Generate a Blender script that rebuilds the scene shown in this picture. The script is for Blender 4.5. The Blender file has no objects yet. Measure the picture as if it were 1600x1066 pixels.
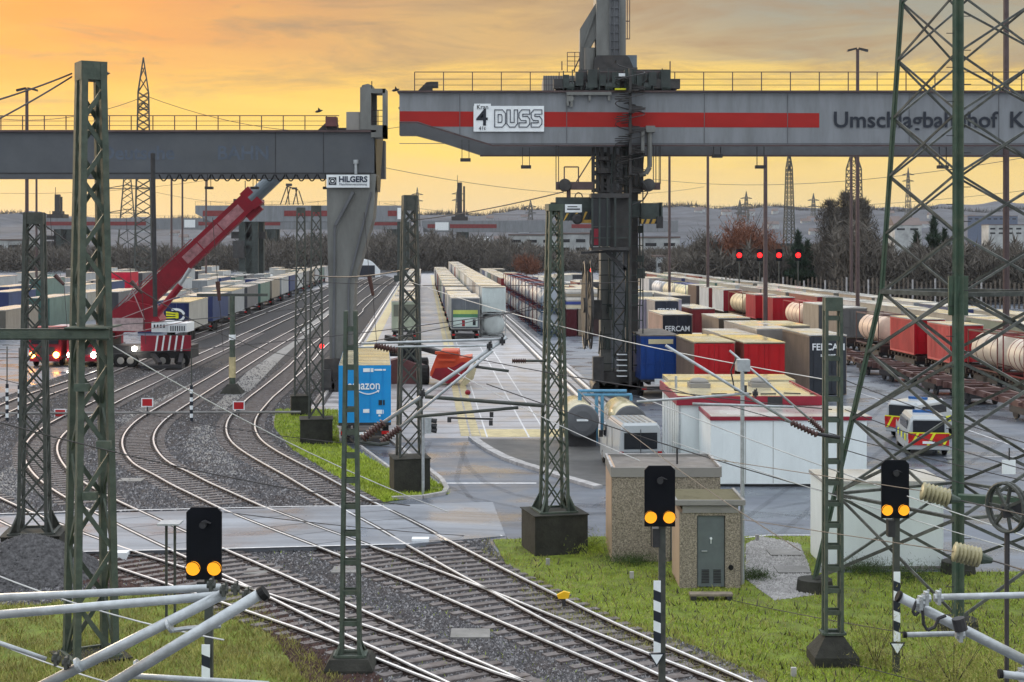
import bpy, math, random
import numpy as np
from mathutils import Vector, Matrix
random.seed(7); rng = np.random.default_rng(7)
SC = bpy.context.scene; COL = SC.collection
F, H, CX, HY = 2400.0, 10.0, 800.0, 380.0     # lens in pixels of a 1600 px wide frame, eye height, principal column, horizon row
R = math.radians

def P(px, py, Y):                              # the point seen at (px, py) at distance Y
    return Vector(((px-CX)*Y/F, Y, H-(py-HY)*Y/F))
def G(px, py, z=0.0):                          # the point seen at (px, py) lying at height z
    return P(px, py, F*(H-z)/(py-HY))
def LN(c, Y, z=0.0):                           # yard coordinates: c metres right of the lane axis, Y away
    return Vector((c-0.0571*Y, Y, z))
LD = Vector((-0.0571, 1, 0)).normalized(); LR = Vector((LD.y, -LD.x, 0))
LANG = math.atan2(0.0571, 1)

# ---------------------------------------------------------------- materials
def s2l(c):
    c /= 255.0
    return c/12.92 if c <= .04045 else ((c+.055)/1.055)**2.4
def C(r, g, b, k=1.0):
    return tuple(min(.9, s2l(v)*k) for v in (r, g, b))
MATS = {}; LOCALP = False
def mat(name, col, rough=.6, metal=0., var=.25, scale=1.5, bump=0., bscale=30., spec=.28, dirt=None, dscale=.6, damt=.5, rvar=0., emit=None, estr=1., stretch=None, coat=0.):
    if name in MATS: return MATS[name]
    m = bpy.data.materials.new(name); m.use_nodes = True; MATS[name] = m
    nt = m.node_tree; N = nt.nodes; Lk = nt.links; b = N['Principled BSDF']
    b.inputs['Roughness'].default_value = rough; b.inputs['Metallic'].default_value = metal
    b.inputs['Specular IOR Level'].default_value = spec
    b.inputs['Coat Weight'].default_value = coat; b.inputs['Coat Roughness'].default_value = .12
    geo = N.new('ShaderNodeNewGeometry'); vec = geo.outputs['Position']
    if stretch:
        mp = N.new('ShaderNodeMapping'); mp.inputs['Scale'].default_value = stretch
        Lk.new(vec, mp.inputs['Vector']); vec = mp.outputs['Vector']
    n = N.new('ShaderNodeTexNoise'); n.inputs['Scale'].default_value = scale; n.inputs['Detail'].default_value = 6; n.inputs['Roughness'].default_value = .65
    Lk.new(vec, n.inputs['Vector'])
    r = N.new('ShaderNodeMapRange'); r.inputs[1].default_value = .3; r.inputs[2].default_value = .7
    r.inputs[3].default_value = 1-var; r.inputs[4].default_value = 1+var
    Lk.new(n.outputs['Fac'], r.inputs[0])
    mul = N.new('ShaderNodeVectorMath'); mul.operation = 'SCALE'; mul.inputs[0].default_value = col
    Lk.new(r.outputs[0], mul.inputs['Scale']); out = mul.outputs[0]
    if dirt:
        n2 = N.new('ShaderNodeTexNoise'); n2.inputs['Scale'].default_value = dscale; n2.inputs['Detail'].default_value = 8; n2.inputs['Roughness'].default_value = .7
        Lk.new(vec, n2.inputs['Vector'])
        cr = N.new('ShaderNodeMapRange'); cr.inputs[1].default_value = .45; cr.inputs[2].default_value = .72; cr.inputs[4].default_value = damt
        Lk.new(n2.outputs['Fac'], cr.inputs[0])
        mx = N.new('ShaderNodeMix'); mx.data_type = 'RGBA'; mx.inputs['B'].default_value = (*dirt, 1)
        Lk.new(cr.outputs[0], mx.inputs['Factor']); Lk.new(out, mx.inputs['A']); out = mx.outputs['Result']
    Lk.new(out, b.inputs['Base Color'])
    if rvar:
        r2 = N.new('ShaderNodeMapRange'); r2.inputs[1].default_value = .35; r2.inputs[2].default_value = .65
        r2.inputs[3].default_value = max(.03, rough-rvar); r2.inputs[4].default_value = min(1, rough+rvar)
        n3 = N.new('ShaderNodeTexNoise'); n3.inputs['Scale'].default_value = .35; n3.inputs['Detail'].default_value = 5
        Lk.new(geo.outputs['Position'], n3.inputs['Vector']); Lk.new(n3.outputs['Fac'], r2.inputs[0]); Lk.new(r2.outputs[0], b.inputs['Roughness'])
    if bump:
        n4 = N.new('ShaderNodeTexNoise'); n4.inputs['Scale'].default_value = bscale; n4.inputs['Detail'].default_value = 4
        Lk.new(geo.outputs['Position'], n4.inputs['Vector'])
        bp = N.new('ShaderNodeBump'); bp.inputs['Strength'].default_value = bump; bp.inputs['Distance'].default_value = .03
        Lk.new(n4.outputs['Fac'], bp.inputs['Height']); Lk.new(bp.outputs[0], b.inputs['Normal'])
    if emit:
        b.inputs['Emission Color'].default_value = (*emit, 1); b.inputs['Emission Strength'].default_value = estr
    return m

K = 1.45
RUST = (.09, .035, .018)
M = dict(
 asphalt=mat('wet_asphalt', (.095,.11,.135), .38, var=.45, scale=.5, bump=.25, bscale=14, dirt=(.17,.19,.22), dscale=.12, damt=.8, rvar=.24, spec=.45, stretch=(.3,1.3,1)),
 asphalt_dark=mat('dark_asphalt', (.075,.075,.073), .55, var=.3, scale=.8, bump=.3, bscale=12, dirt=(.12,.12,.115), dscale=.3, damt=.7, rvar=.12),
 crossing=mat('crossing_panel', (.22,.24,.27), .42, var=.3, scale=.6, bump=.2, bscale=10, dirt=(.085,.088,.1), dscale=.35, damt=.8, rvar=.22, spec=.45, stretch=(.22,1.6,1)),
 earth=mat('earth', (.07,.065,.055), .9, var=.4, scale=.03, dirt=(.05,.06,.03), dscale=.01, damt=.7),
 ballast=mat('ballast_bed', (.022,.022,.024), .85, var=.55, scale=9, bump=1., bscale=18, dirt=(.035,.026,.022), dscale=.5, damt=.6),  # near-black tone paints in the shade of the gaps between stones
 stone=mat('ballast_stone', (.085,.083,.088), .7, var=.95, scale=11, dirt=(.06,.042,.034), dscale=.6, damt=.7),
 stone_rust=mat('rusty_ballast_stone', (.06,.032,.026), .8, var=.5, scale=5),
 coal=mat('dark_gravel', (.085,.083,.085), .7, var=.6, scale=6),
 grass=mat('grass_turf', (.13,.175,.022), .9, var=.45, scale=1.6, bump=.6, bscale=20, dirt=(.13,.10,.055), dscale=.9, damt=.6),
 blade=mat('grass_blade', (.29,.38,.035), .6, var=.4, scale=.9, dirt=(.44,.44,.09), dscale=.8, damt=.6),
 dryblade=mat('dry_grass_blade', (.30,.29,.08), .7, var=.4, scale=1.1, dirt=(.2,.15,.06), dscale=.9, damt=.7),
 path=mat('concrete_path', (.21,.205,.195), .7, var=.25, scale=1.2, bump=.2, bscale=9, dirt=(.1,.1,.09), dscale=.7, damt=.6),
 kerb=mat('kerb_stone', (.38,.37,.36), .7, var=.3, scale=3, dirt=(.15,.14,.13), dscale=2),
 white=mat('white_paint_marking', (.6,.6,.6), .6, var=.25, scale=5),
 yellow_mark=mat('yellow_lane_marking', (.52,.44,.24), .55, var=.25, scale=2, dirt=(.25,.22,.15), dscale=1.2),
 railtop=mat('polished_rail_top', (.95,.93,.90), .34, metal=.8, var=.1, scale=3),
 railside=mat('rusty_rail_side', (.03,.02,.017), .75, var=.4, scale=6),
 sleeper=mat('sleeper_concrete', (.155,.14,.136), .75, var=.35, scale=4, dirt=(.08,.055,.045), dscale=1.5, damt=.8),
 sleeper_wood=mat('sleeper_wood', (.17,.115,.09), .8, var=.4, scale=6),
 mast=mat('mast_green_paint', (.062,.082,.064), .55, var=.3, scale=4, dirt=(.13,.135,.10), dscale=3, damt=.5, bump=.25, bscale=25),
 mast_grey=mat('mast_grey_steel', (.06,.068,.06), .55, var=.35, scale=5, dirt=(.07,.06,.05), dscale=2.5, damt=.6),
 tower=mat('tower_green_paint', (.048,.08,.055), .5, var=.25, scale=3, dirt=(.13,.14,.095), dscale=2, damt=.55, bump=.2, bscale=25),
 tower_dk=mat('tower_brace_steel', (.05,.055,.05), .5, var=.3, scale=3, dirt=(.22,.23,.20), dscale=1.2, damt=.6),
 found=mat('mossy_concrete', (.030,.030,.025), .85, var=.4, scale=2.5, bump=.5, bscale=14, dirt=(.06,.06,.045), dscale=1.5, damt=.5),
 galv=mat('galvanised_tube', (.42,.45,.46), .38, metal=.35, var=.2, scale=8, dirt=(.28,.29,.29), dscale=5, damt=.5, bump=.1, bscale=40),
 dark=mat('dark_steel', (.035,.035,.037), .5, var=.3, scale=5),
 black=mat('black_rubber', (.012,.012,.012), .8, var=.3, scale=5),
 insul=mat('insulator_brown', (.07,.035,.03), .25, var=.2, scale=10),
 insul_tan=mat('insulator_tan', (.33,.30,.17), .35, var=.25, scale=10),
 wire=mat('wire_copper', (.06,.055,.055), .5, metal=.3),
 wire_light=mat('wire_bright', (.5,.5,.48), .4, metal=.4),
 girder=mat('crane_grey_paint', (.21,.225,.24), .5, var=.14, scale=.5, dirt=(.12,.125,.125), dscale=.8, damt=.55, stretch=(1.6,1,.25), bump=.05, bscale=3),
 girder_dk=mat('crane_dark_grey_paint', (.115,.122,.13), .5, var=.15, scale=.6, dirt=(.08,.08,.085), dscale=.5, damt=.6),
 leg=mat('crane_leg_paint', (.17,.175,.165), .5, var=.2, scale=.8, dirt=(.09,.09,.08), dscale=.7, damt=.6, stretch=(1,1,.35)),
 machine=mat('crane_machinery', (.045,.045,.045), .5, var=.45, scale=1.6, dirt=(.07,.055,.045), dscale=1.3, damt=.5),
 machine2=mat('crane_machinery_green', (.04,.052,.048), .5, var=.4, scale=1.6, dirt=(.04,.04,.04), dscale=1.3, damt=.5),
 rail_mauve=mat('handrail_steel', (.085,.06,.06), .6, var=.2, scale=2),
 crane_red=mat('crane_red_stripe', (.34,.016,.012), .6, spec=.25, var=.14, scale=.8, dirt=(.27,.02,.02), dscale=.5, damt=.5, stretch=(.4,1,1)),
 sign=mat('sign_white', (.78,.82,.83), .45, var=.08, scale=3),
 ink=mat('sign_ink', (.02,.025,.035), .5, var=.1),
 ink_blue=mat('sign_dark_blue', (.02,.03,.06), .5, var=.1),
 glass=mat('dark_glass', (.012,.014,.018), .15, var=.1, spec=.4),
 sigblack=mat('signal_black', (.004,.005,.008), .55, spec=.15, var=.2, scale=4),
 amber=mat('amber_lamp', (.8,.33,.02), .4, var=.12, scale=60, emit=(1,.36,.012), estr=.75),
 redlamp=mat('red_lamp', (.8,.02,.02), .4, emit=(1,.012,.012), estr=3.2),
 hl_white=mat('headlamp_white', (.9,.9,.85), .3, emit=(1,.93,.8), estr=40),
 hl_amber=mat('headlamp_amber', (.9,.6,.2), .3, emit=(1,.42,.08), estr=26),
 stopred=mat('stop_board_red', (.42,.015,.02), .5, var=.1),
 mobred=mat('mobile_crane_red', (.24,.008,.02), .5, spec=.3, var=.2, scale=1, dirt=(.12,.01,.015), dscale=.8, damt=.5, coat=.05),
 steel_blue=mat('boom_steel', (.14,.17,.19), .4, metal=.2, var=.2, scale=1),
 amz=mat('blue_trailer', (.015,.27,.62), .4, var=.06, scale=1),
 cream=mat('wet_sky_tinted_cream', (.50,.44,.27), .18, var=.18, scale=1.2, dirt=(.33,.28,.17), dscale=.8, damt=.5, rvar=.1, spec=.9),  # yellow reflection of the sky is mixed into this base colour
 roof_w=mat('wet_pale_roof', (.50,.50,.47), .2, var=.2, scale=.8, dirt=(.3,.28,.25), dscale=.6, damt=.5, rvar=.1, spec=.9),
 wallw=mat('white_panel_wall', (.76,.82,.81), .5, var=.05, scale=1, dirt=(.50,.54,.53), dscale=.8, damt=.4, stretch=(1,1,.3)),
 trimred=mat('burgundy_trim', (.26,.018,.035), .4, var=.1),
 hutfront=mat('exposed_aggregate', (.31,.27,.21), .85, var=.75, scale=26, bump=1., bscale=34, dirt=(.10,.085,.06), dscale=17, damt=.8),
 hutside=mat('warm_render', (.50,.36,.25), .75, var=.15, scale=2, bump=.2, bscale=20, dirt=(.36,.26,.19), dscale=2, damt=.5),
 hutroof=mat('bitumen_roof_weathered', (.17,.155,.14), .7, var=.35, scale=1.5, dirt=(.12,.10,.075), dscale=1.6, damt=.7, bump=.3, bscale=9),
 hutroof2=mat('mossy_roof', (.13,.115,.06), .85, var=.4, scale=3, bump=.6, bscale=16, dirt=(.07,.065,.045), dscale=3, damt=.7),
 doorgrey=mat('grey_steel_door', (.13,.155,.155), .5, var=.1, scale=3, dirt=(.1,.11,.11), dscale=2),
 fasciagrey=mat('grey_fascia', (.27,.26,.24), .65, var=.2, scale=2, dirt=(.16,.15,.13), dscale=2),
 orange=mat('orange_loader', (.66,.085,.03), .4, var=.2, scale=2, dirt=(.3,.05,.03), dscale=2, damt=.5),
 blueframe=mat('blue_pipe', (.10,.27,.42), .4, var=.15, scale=3),
 hivis=mat('hivis_yellow', (.72,.72,.03), .4),
 polblue=mat('police_blue', (.02,.10,.30), .4),
 polred=mat('police_red', (.5,.02,.02), .4),
 carwhite=mat('car_white', (.40,.43,.44), .3, var=.04, coat=.3),
 taillight=mat('taillight_red', (.4,.01,.01), .3),
 bark=mat('bark', (.06,.05,.04), .9, var=.4, scale=3),
 twig=mat('bare_twigs', (.095,.085,.072), .9, var=.5, scale=.5),
 twig_rust=mat('rust_twigs', (.17,.068,.038), .9, var=.4, scale=.6),
 conifer=mat('conifer_needles', (.022,.045,.024), .85, var=.4, scale=.8),
 shrub=mat('shrub_leaf', (.05,.085,.02), .8, var=.4, scale=2),
 hill=mat('far_hill', (.05,.058,.072), .95, var=.7, scale=.02, dirt=(.085,.09,.10), dscale=.008, damt=.6),  # bluish grey of the distant haze is put into the hill colour
 facade=mat('pale_facade', (.36,.38,.38), .6, var=.4, scale=.15),
 rooftile=mat('dull_roof_tile', (.13,.10,.09), .7, var=.2, scale=.1),
 wood=mat('weathered_board', (.20,.17,.13), .8, var=.3, scale=4),
 hazstripe=mat('hazard_yellow', (.45,.28,.06), .5, var=.25, scale=3),
)

# ---------------------------------------------------------------- mesh builder
class MB:
    def __init__(s): s.v = []; s.f = []; s.mi = []
    def add(s, vs, fs, m=0):
        o = len(s.v); s.v.extend([tuple(p) for p in vs]); s.f.extend([tuple(i+o for i in f) for f in fs]); s.mi.extend([m]*len(fs)); return s
    def hexa(s, p, m=0):            # 8 points: bottom 4 ccw, top 4 ccw
        return s.add(p, [(0,3,2,1),(4,5,6,7),(0,1,5,4),(1,2,6,5),(2,3,7,6),(3,0,4,7)], m)
    def box(s, x0, x1, y0, y1, z0, z1, m=0, T=None):
        p = [Vector(q) for q in ((x0,y0,z0),(x1,y0,z0),(x1,y1,z0),(x0,y1,z0),(x0,y0,z1),(x1,y0,z1),(x1,y1,z1),(x0,y1,z1))]
        if T: p = [T @ q for q in p]
        return s.hexa(p, m)
    def bar(s, a, b, w, h=None, m=0, up=(0,0,1)):
        a = Vector(a); b = Vector(b); h = h or w; d = b-a
        if d.length < 1e-6: return s
        d.normalize(); u = Vector(up)
        if abs(d.dot(u)) > .95: u = Vector((0,1,0)) if abs(d.y) < .9 else Vector((1,0,0))
        x = d.cross(u).normalized(); u = x.cross(d)
        x *= w/2; u *= h/2
        return s.hexa([a-x-u, a+x-u, b+x-u, b-x-u, a-x+u, a+x+u, b+x+u, b-x+u], m)
    def tube(s, a, b, r, r2=None, n=8, m=0, cap=True):
        a = Vector(a); b = Vector(b); r2 = r if r2 is None else r2; d = (b-a)
        if d.length < 1e-6: return s
        d.normalize()
        u = Vector((0,0,1)) if abs(d.z) < .9 else Vector((1,0,0))
        x = d.cross(u).normalized(); y = d.cross(x)
        vs = []
        for c, rr in ((a, r), (b, r2)):
            for i in range(n):
                t = 2*math.pi*i/n; vs.append(c+x*(rr*math.cos(t))+y*(rr*math.sin(t)))
        fs = [(i, (i+1) % n, n+(i+1) % n, n+i) for i in range(n)]
        if cap: fs += [tuple(range(n-1, -1, -1)), tuple(range(n, 2*n))]
        return s.add(vs, fs, m)
    def path(s, pts, r, n=6, m=0):
        pts = [Vector(p) for p in pts]
        for i in range(len(pts)-1): s.tube(pts[i], pts[i+1], r, n=n, m=m, cap=(i in (0, len(pts)-2)))
        return s
    def lathe(s, a, d, prof, n=16, m=0):        # prof: (distance along d, radius)
        a = Vector(a); d = Vector(d).normalized()
        u = Vector((0,0,1)) if abs(d.z) < .9 else Vector((1,0,0))
        x = d.cross(u).normalized(); y = d.cross(x); vs = []
        for t, r in prof:
            for i in range(n):
                q = 2*math.pi*i/n; vs.append(a+d*t+x*(r*math.cos(q))+y*(r*math.sin(q)))
        fs = []
        for k in range(len(prof)-1):
            for i in range(n):
                fs.append((k*n+i, k*n+(i+1) % n, (k+1)*n+(i+1) % n, (k+1)*n+i))
        fs += [tuple(range(n-1, -1, -1)), tuple(range((len(prof)-1)*n, len(prof)*n))]
        return s.add(vs, fs, m)
    def prism(s, pts, ext, m=0):                # polygon extruded by a vector
        pts = [Vector(p) for p in pts]; e = Vector(ext); n = len(pts)
        return s.add(pts+[p+e for p in pts], [tuple(range(n)), tuple(range(2*n-1, n-1, -1))]+[((i+1) % n, i, n+i, n+(i+1) % n) for i in range(n)], m)
    def sheet(s, pts, m=0):
        return s.add(pts, [tuple(range(len(pts)))], m)
    def build(s, name, mats, parent=None, smooth=False):
        me = bpy.data.meshes.new(name); me.from_pydata(s.v, [], s.f)
        for m in (mats if isinstance(mats, (list, tuple)) else [mats]): me.materials.append(M[m] if isinstance(m, str) else m)
        if any(s.mi): me.polygons.foreach_set('material_index', s.mi)
        if smooth: me.polygons.foreach_set('use_smooth', [True]*len(s.f))
        me.update()
        return link(me, name, parent)
def link(me, name, parent=None):
    o = bpy.data.objects.new(name, me); COL.objects.link(o)
    if parent is not None:
        o.parent = parent
        if LOCALP: return o
        if parent.type == 'EMPTY' or parent.parent: o.matrix_parent_inverse = wm(parent).inverted()
    return o
def wm(o):
    m = Matrix.Translation(o.location) @ o.rotation_euler.to_matrix().to_4x4()
    return m if o.parent is None else wm(o.parent) @ o.matrix_parent_inverse @ m
def tag(o, label, cat, group=None, kind=None):
    if label: o['label'] = label
    if cat: o['category'] = cat
    if group: o['group'] = group
    if kind: o['kind'] = kind
    return o
def thing(name, label, cat, loc=(0,0,0), group=None):
    o = bpy.data.objects.new(name, None); o.location = Vector(loc); o.empty_display_size = .3; COL.objects.link(o)
    return tag(o, label, cat, group)
def struct(mb, name, mats, kind='structure'):
    o = mb.build(name, mats); o['kind'] = kind; return o
def copy_thing(o, loc, rz=None, label=None):     # a thing with its parts and sub-parts
    c = o.copy(); COL.objects.link(c); c.location = Vector(loc)
    if rz is not None: c.rotation_euler = (0,0,rz)
    if label: c['label'] = label
    for ch in list(o.children):
        d = ch.copy(); COL.objects.link(d); d.parent = c; d.matrix_parent_inverse = ch.matrix_parent_inverse.copy()
        for g in list(ch.children):
            e = g.copy(); COL.objects.link(e); e.parent = d; e.matrix_parent_inverse = g.matrix_parent_inverse.copy()
    return c
ORD = ['first','second','third','fourth','fifth','sixth','seventh','eighth','ninth','tenth','eleventh','twelfth','thirteenth','fourteenth','fifteenth','sixteenth','seventeenth','eighteenth','nineteenth','twentieth','twenty-first','twenty-second','twenty-third','twenty-fourth','twenty-fifth','twenty-sixth','twenty-seventh','twenty-eighth','twenty-ninth','thirtieth']

def text_mesh(txt, size, mat_, parent, origin, right=(1,0,0), up=(0,0,1), name='lettering', ext=.006, bold=.0, align='CENTER', width=None, outline=False):
    cu = bpy.data.curves.new('t', 'FONT'); cu.body = txt; cu.size = size; cu.extrude = ext if not outline else 0; cu.offset = bold
    cu.align_x = align; cu.align_y = 'CENTER'; cu.resolution_u = 3
    if outline: cu.fill_mode = 'NONE'; cu.bevel_depth = outline
    ob = bpy.data.objects.new('t', cu); COL.objects.link(ob)
    dg = bpy.context.evaluated_depsgraph_get(); me = bpy.data.meshes.new_from_object(ob.evaluated_get(dg))
    bpy.data.objects.remove(ob)
    co = np.empty(len(me.vertices)*3); me.vertices.foreach_get('co', co); co = co.reshape(-1, 3)
    if width: co[:, 0] *= width/max(1e-6, (co[:, 0].max()-co[:, 0].min()))
    o_ = np.array(origin); r_ = np.array(Vector(right).normalized()); u_ = np.array(Vector(up).normalized()); n_ = np.cross(r_, u_)
    co = o_+co[:, :1]*r_+co[:, 1:2]*u_+co[:, 2:3]*n_
    me.vertices.foreach_set('co', co.ravel()); me.materials.clear(); me.materials.append(M[mat_]); me.update()
    return link(me, name, parent)

def inpoly(x, y, poly):
    ins = np.zeros(len(x), bool); n = len(poly)
    for i in range(n):
        x1, y1 = poly[i][0], poly[i][1]; x2, y2 = poly[(i+1) % n][0], poly[(i+1) % n][1]
        c = ((y1 > y) != (y2 > y)) & (x < (x2-x1)*(y-y1)/((y2-y1) or 1e-9)+x1)
        ins ^= c
    return ins
def fast_mesh(name, co, nper, mats, parent=None, faces=None):
    me = bpy.data.meshes.new(name)
    me.from_pydata(co.tolist() if len(co) < 10 else [], [], [])
    nv = len(co); nf = len(faces)
    me.clear_geometry(); me.vertices.add(nv); me.vertices.foreach_set('co', co.astype(np.float32).ravel())
    me.loops.add(nf*nper); me.loops.foreach_set('vertex_index', faces.astype(np.int32).ravel())
    me.polygons.add(nf); me.polygons.foreach_set('loop_start', np.arange(0, nf*nper, nper, dtype=np.int32))
    me.materials.append(M[mats]); me.update(calc_edges=True); me.validate()
    return link(me, name, parent)
M['hazbright'] = mat('marker_yellow', (.85,.50,.02), .4, var=.1)
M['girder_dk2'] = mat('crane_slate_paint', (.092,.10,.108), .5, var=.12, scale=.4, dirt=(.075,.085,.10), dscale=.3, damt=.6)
M['trimdull'] = mat('dull_maroon', (.12,.05,.05), .6)
M['ghost'] = mat('faded_lettering', (.085,.105,.135), .55)
M['panelpink'] = mat('pale_pink_panel', (.42,.33,.33), .5, var=.35, scale=2.5)
M['polblue_dull'] = mat('dull_blue_cladding', (.09,.12,.18), .6, var=.1, scale=.1)
M['twigslat'] = mat('weathered_slats', (.12,.10,.08), .8, var=.5, scale=1.2)
HAZE, SKY, SUN, EXPO = .000045, 1.0, 1.0, 0.22
M['fadedpink'] = mat('faded_band', (.34,.16,.17), .5, var=.5, scale=1.6)
M['hilltree'] = mat('hill_woods', (.05,.05,.045), .95, var=.3, scale=.05)
M['groove'] = mat('groove_dark', (.03,.03,.03), .8)
M['tyre'] = mat('tyre_mark', (.075,.08,.09), .5, var=.5, scale=2)
M['tyre'].node_tree.nodes['Principled BSDF'].inputs['Alpha'].default_value = .16
M['hazed_red'] = mat('hazed_crane_red', (.20,.045,.045), .7)  # stripe red with the dulling of distance haze painted in
M['pale_stone'] = mat('pale_ballast_stone', (.21,.205,.21), .7, var=.5, scale=7)
# ================================================================ the ground
def gp(pts, z=0.0): return [G(x, y, z) for x, y in pts]
m = MB(); m.sheet([(-4500,-60,-.06),(4500,-60,-.06),(4500,5200,-.06),(-4500,5200,-.06)]); struct(m, 'ground', 'earth')
m = MB(); m.sheet([(-140,12,0),(90,12,0),(110,560,0),(-240,560,0)]); struct(m, 'yard_pavement', 'asphalt')

# concrete lane between the crane tracks, with cast joints
cm = bpy.data.materials.new('concrete_lane'); cm.use_nodes = True; M['lane'] = cm
nt = cm.node_tree; N = nt.nodes; Lk = nt.links; b = N['Principled BSDF']
geo = N.new('ShaderNodeNewGeometry'); sep = N.new('ShaderNodeSeparateXYZ'); Lk.new(geo.outputs['Position'], sep.inputs[0])
mo = N.new('ShaderNodeMath'); mo.operation = 'MODULO'; mo.inputs[1].default_value = 2.6; Lk.new(sep.outputs['Y'], mo.inputs[0])
lt = N.new('ShaderNodeMath'); lt.operation = 'LESS_THAN'; lt.inputs[1].default_value = .38; Lk.new(mo.outputs[0], lt.inputs[0])
nz = N.new('ShaderNodeTexNoise'); nz.inputs['Scale'].default_value = .45; nz.inputs['Detail'].default_value = 7; Lk.new(geo.outputs['Position'], nz.inputs['Vector'])
mr = N.new('ShaderNodeMapRange'); mr.inputs[1].default_value = .35; mr.inputs[2].default_value = .65; mr.inputs[3].default_value = .27; mr.inputs[4].default_value = .40; Lk.new(nz.outputs['Fac'], mr.inputs[0])
ml = N.new('ShaderNodeMath'); ml.operation = 'MULTIPLY_ADD'; ml.inputs[1].default_value = -.15; Lk.new(lt.outputs[0], ml.inputs[0]); Lk.new(mr.outputs[0], ml.inputs[2])
cc = N.new('ShaderNodeVectorMath'); cc.operation = 'SCALE'; cc.inputs[0].default_value = (1,.98,1.0); Lk.new(ml.outputs[0], cc.inputs['Scale'])
Lk.new(cc.outputs[0], b.inputs['Base Color'])
mr2 = N.new('ShaderNodeMapRange'); mr2.inputs[1].default_value = .4; mr2.inputs[2].default_value = .6; mr2.inputs[3].default_value = .3; mr2.inputs[4].default_value = .65; Lk.new(nz.outputs['Fac'], mr2.inputs[0]); Lk.new(mr2.outputs[0], b.inputs['Roughness'])
m = MB(); m.sheet([LN(-6.9,78.7,.006), LN(11.9,78.7,.006), LN(11.9,500,.006), LN(-6.9,500,.006)]); struct(m, 'concrete_lane', 'lane')
m = MB(); m.sheet([LN(-24.2,118,.006), LN(-20,118,.006), LN(-20.5,480,.006), LN(-24.2,480,.006)]); struct(m, 'truck_lane', 'lane')

# polygons
BAL1 = gp([(600,430),(480,455),(300,513),(0,622),(-150,684),(-200,720),(-200,815),(0,804),(600,790),(520,742),(455,702),(428,668),(425,650),(481,640),(623,437)], .012)
BAL2 = gp([(-300,862),(100,862),(345,857),(760,841),(790,880),(880,940),(990,985),(1060,1000),(1150,1040),(1200,1066),(1330,1200),(1500,1400),(-600,1400)], .012)
m = MB(); m.sheet(BAL1); m.sheet(BAL2); struct(m, 'ballast_bed', 'ballast')
m = MB()
for q in ([(300,668),(330,662),(342,690),(380,738),(372,742),(318,741),(288,700)], [(178,656),(412,546),(470,522),(455,545),(330,612),(205,666)], [(400,566),(520,480),(524,484),(440,560),(398,604),(352,640),(330,640)], [(62,700),(0,740),(-40,760),(-40,800),(30,790),(60,760)]):
    pz_ = globals().get('pz_', .014)+.004; m.sheet(gp(q, pz_))
struct(m, 'walkway_paths', 'path')
GR1 = gp([(770,843),(940,838),(1275,838),(1275,895),(1600,893),(1800,893),(2100,1400),(1500,1400),(1330,1200),(1200,1066),(1150,1040),(1060,1000),(990,985),(880,940),(790,880)], .02)
GR2 = gp([(430,640),(528,640),(530,690),(610,735),(670,745),(697,764),(700,772),(610,783),(600,785),(520,742),(455,702),(428,668)], .02)
GR3 = gp([(-300,950),(60,945),(200,925),(380,915),(420,960),(470,1010),(540,1066),(760,1400),(-600,1400)], .02)
m = MB(); m.sheet(GR1); m.sheet(GR2); m.sheet(GR3); struct(m, 'grass_ground', 'grass')
PTH = gp([(1165,850),(1190,838),(1250,850),(1266,890),(1272,930),(1210,938),(1165,905)], .028)
m = MB(); m.sheet(PTH); struct(m, 'gravel_path', 'path')
m = MB(); m.sheet(gp([(746,686),(866,687),(960,700),(960,762),(900,750),(845,735),(790,716),(762,700)], .012)); struct(m, 'side_pavement', 'asphalt_dark')

# crossing: a raised slab flush with the rail heads, ramped down at its right end
m = MB(); T = .17
a0, a1, a2, a3 = G(-330,816,T), G(600,789,T), G(770,785,.0), G(790,838,.0)
b1, b0 = G(640,850,T), G(-330,871,T)
pts = [b0, b1, a3, a2, a1, a0]; pts2 = [Vector((p.x, p.y, -.02)) for p in pts]
pts[2].z = pts[3].z = .014
m.add([*pts2, *pts], [(6,7,8,9,10,11), (0,1,7,6), (1,2,8,7), (2,3,9,8), (3,4,10,9), (4,5,11,10), (5,0,6,11)])
struct(m, 'level_crossing_deck', 'crossing')
m = MB()
def gline(m, pts, w, z, mi=0):
    for p, q in zip(pts, pts[1:]):
        p = G(*p, z); q = G(*q, z); d = (q-p).normalized(); n = Vector((-d.y, d.x, 0))*w/2
        m.sheet([p-n, q-n, q+n, p+n], mi)
gline(m, [(0,802.5),(180,797.5),(480,791),(600,790.5)], .12, T+.008); gline(m, [(110,862),(345,857),(640,849.5)], .12, T+.008)
gline(m, [(672,755),(838,755)], .28, .008); gline(m, [(640,813),(766,813)], .07, .022)
gline(m, [(690,792),(720,806),(752,820),(784,838)], .10, .022)
for c in (5.35, 6.35): m.sheet([LN(c,79,.012), LN(c+.09,79,.012), LN(c+.09,150,.012), LN(c,150,.012)])
m.sheet([LN(3.2,79,.012), LN(3.28,79,.012), LN(3.28,300,.012), LN(3.2,300,.012)])
gline(m, [(1165,840),(1200,836),(1275,836)], .1, .03)
gline(m, [(1475,715),(1600,713)], .1, .008)
for c in (29.0,): m.sheet([LN(c,40,.01), LN(c+.1,40,.01), LN(c+.1,300,.01), LN(c,300,.01)])
struct(m, 'road_markings', 'white')
m = MB(); 
for c0, c1 in ((1.9,2.35),(2.45,2.9)): m.sheet([LN(c0,79.5,.012), LN(c1,79.5,.012), LN(c1,480,.012), LN(c0,480,.012)])
m.sheet([LN(-5.9,110,.012), LN(-4.8,110,.012), LN(-4.8,480,.012), LN(-5.9,480,.012)])
m.sheet([LN(2.95,79.2,.011), LN(9.4,79.2,.011), LN(9.4,82.5,.011), LN(2.95,82.5,.011)])
struct(m, 'yellow_markings', 'yellow_mark')
m = MB()
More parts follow.
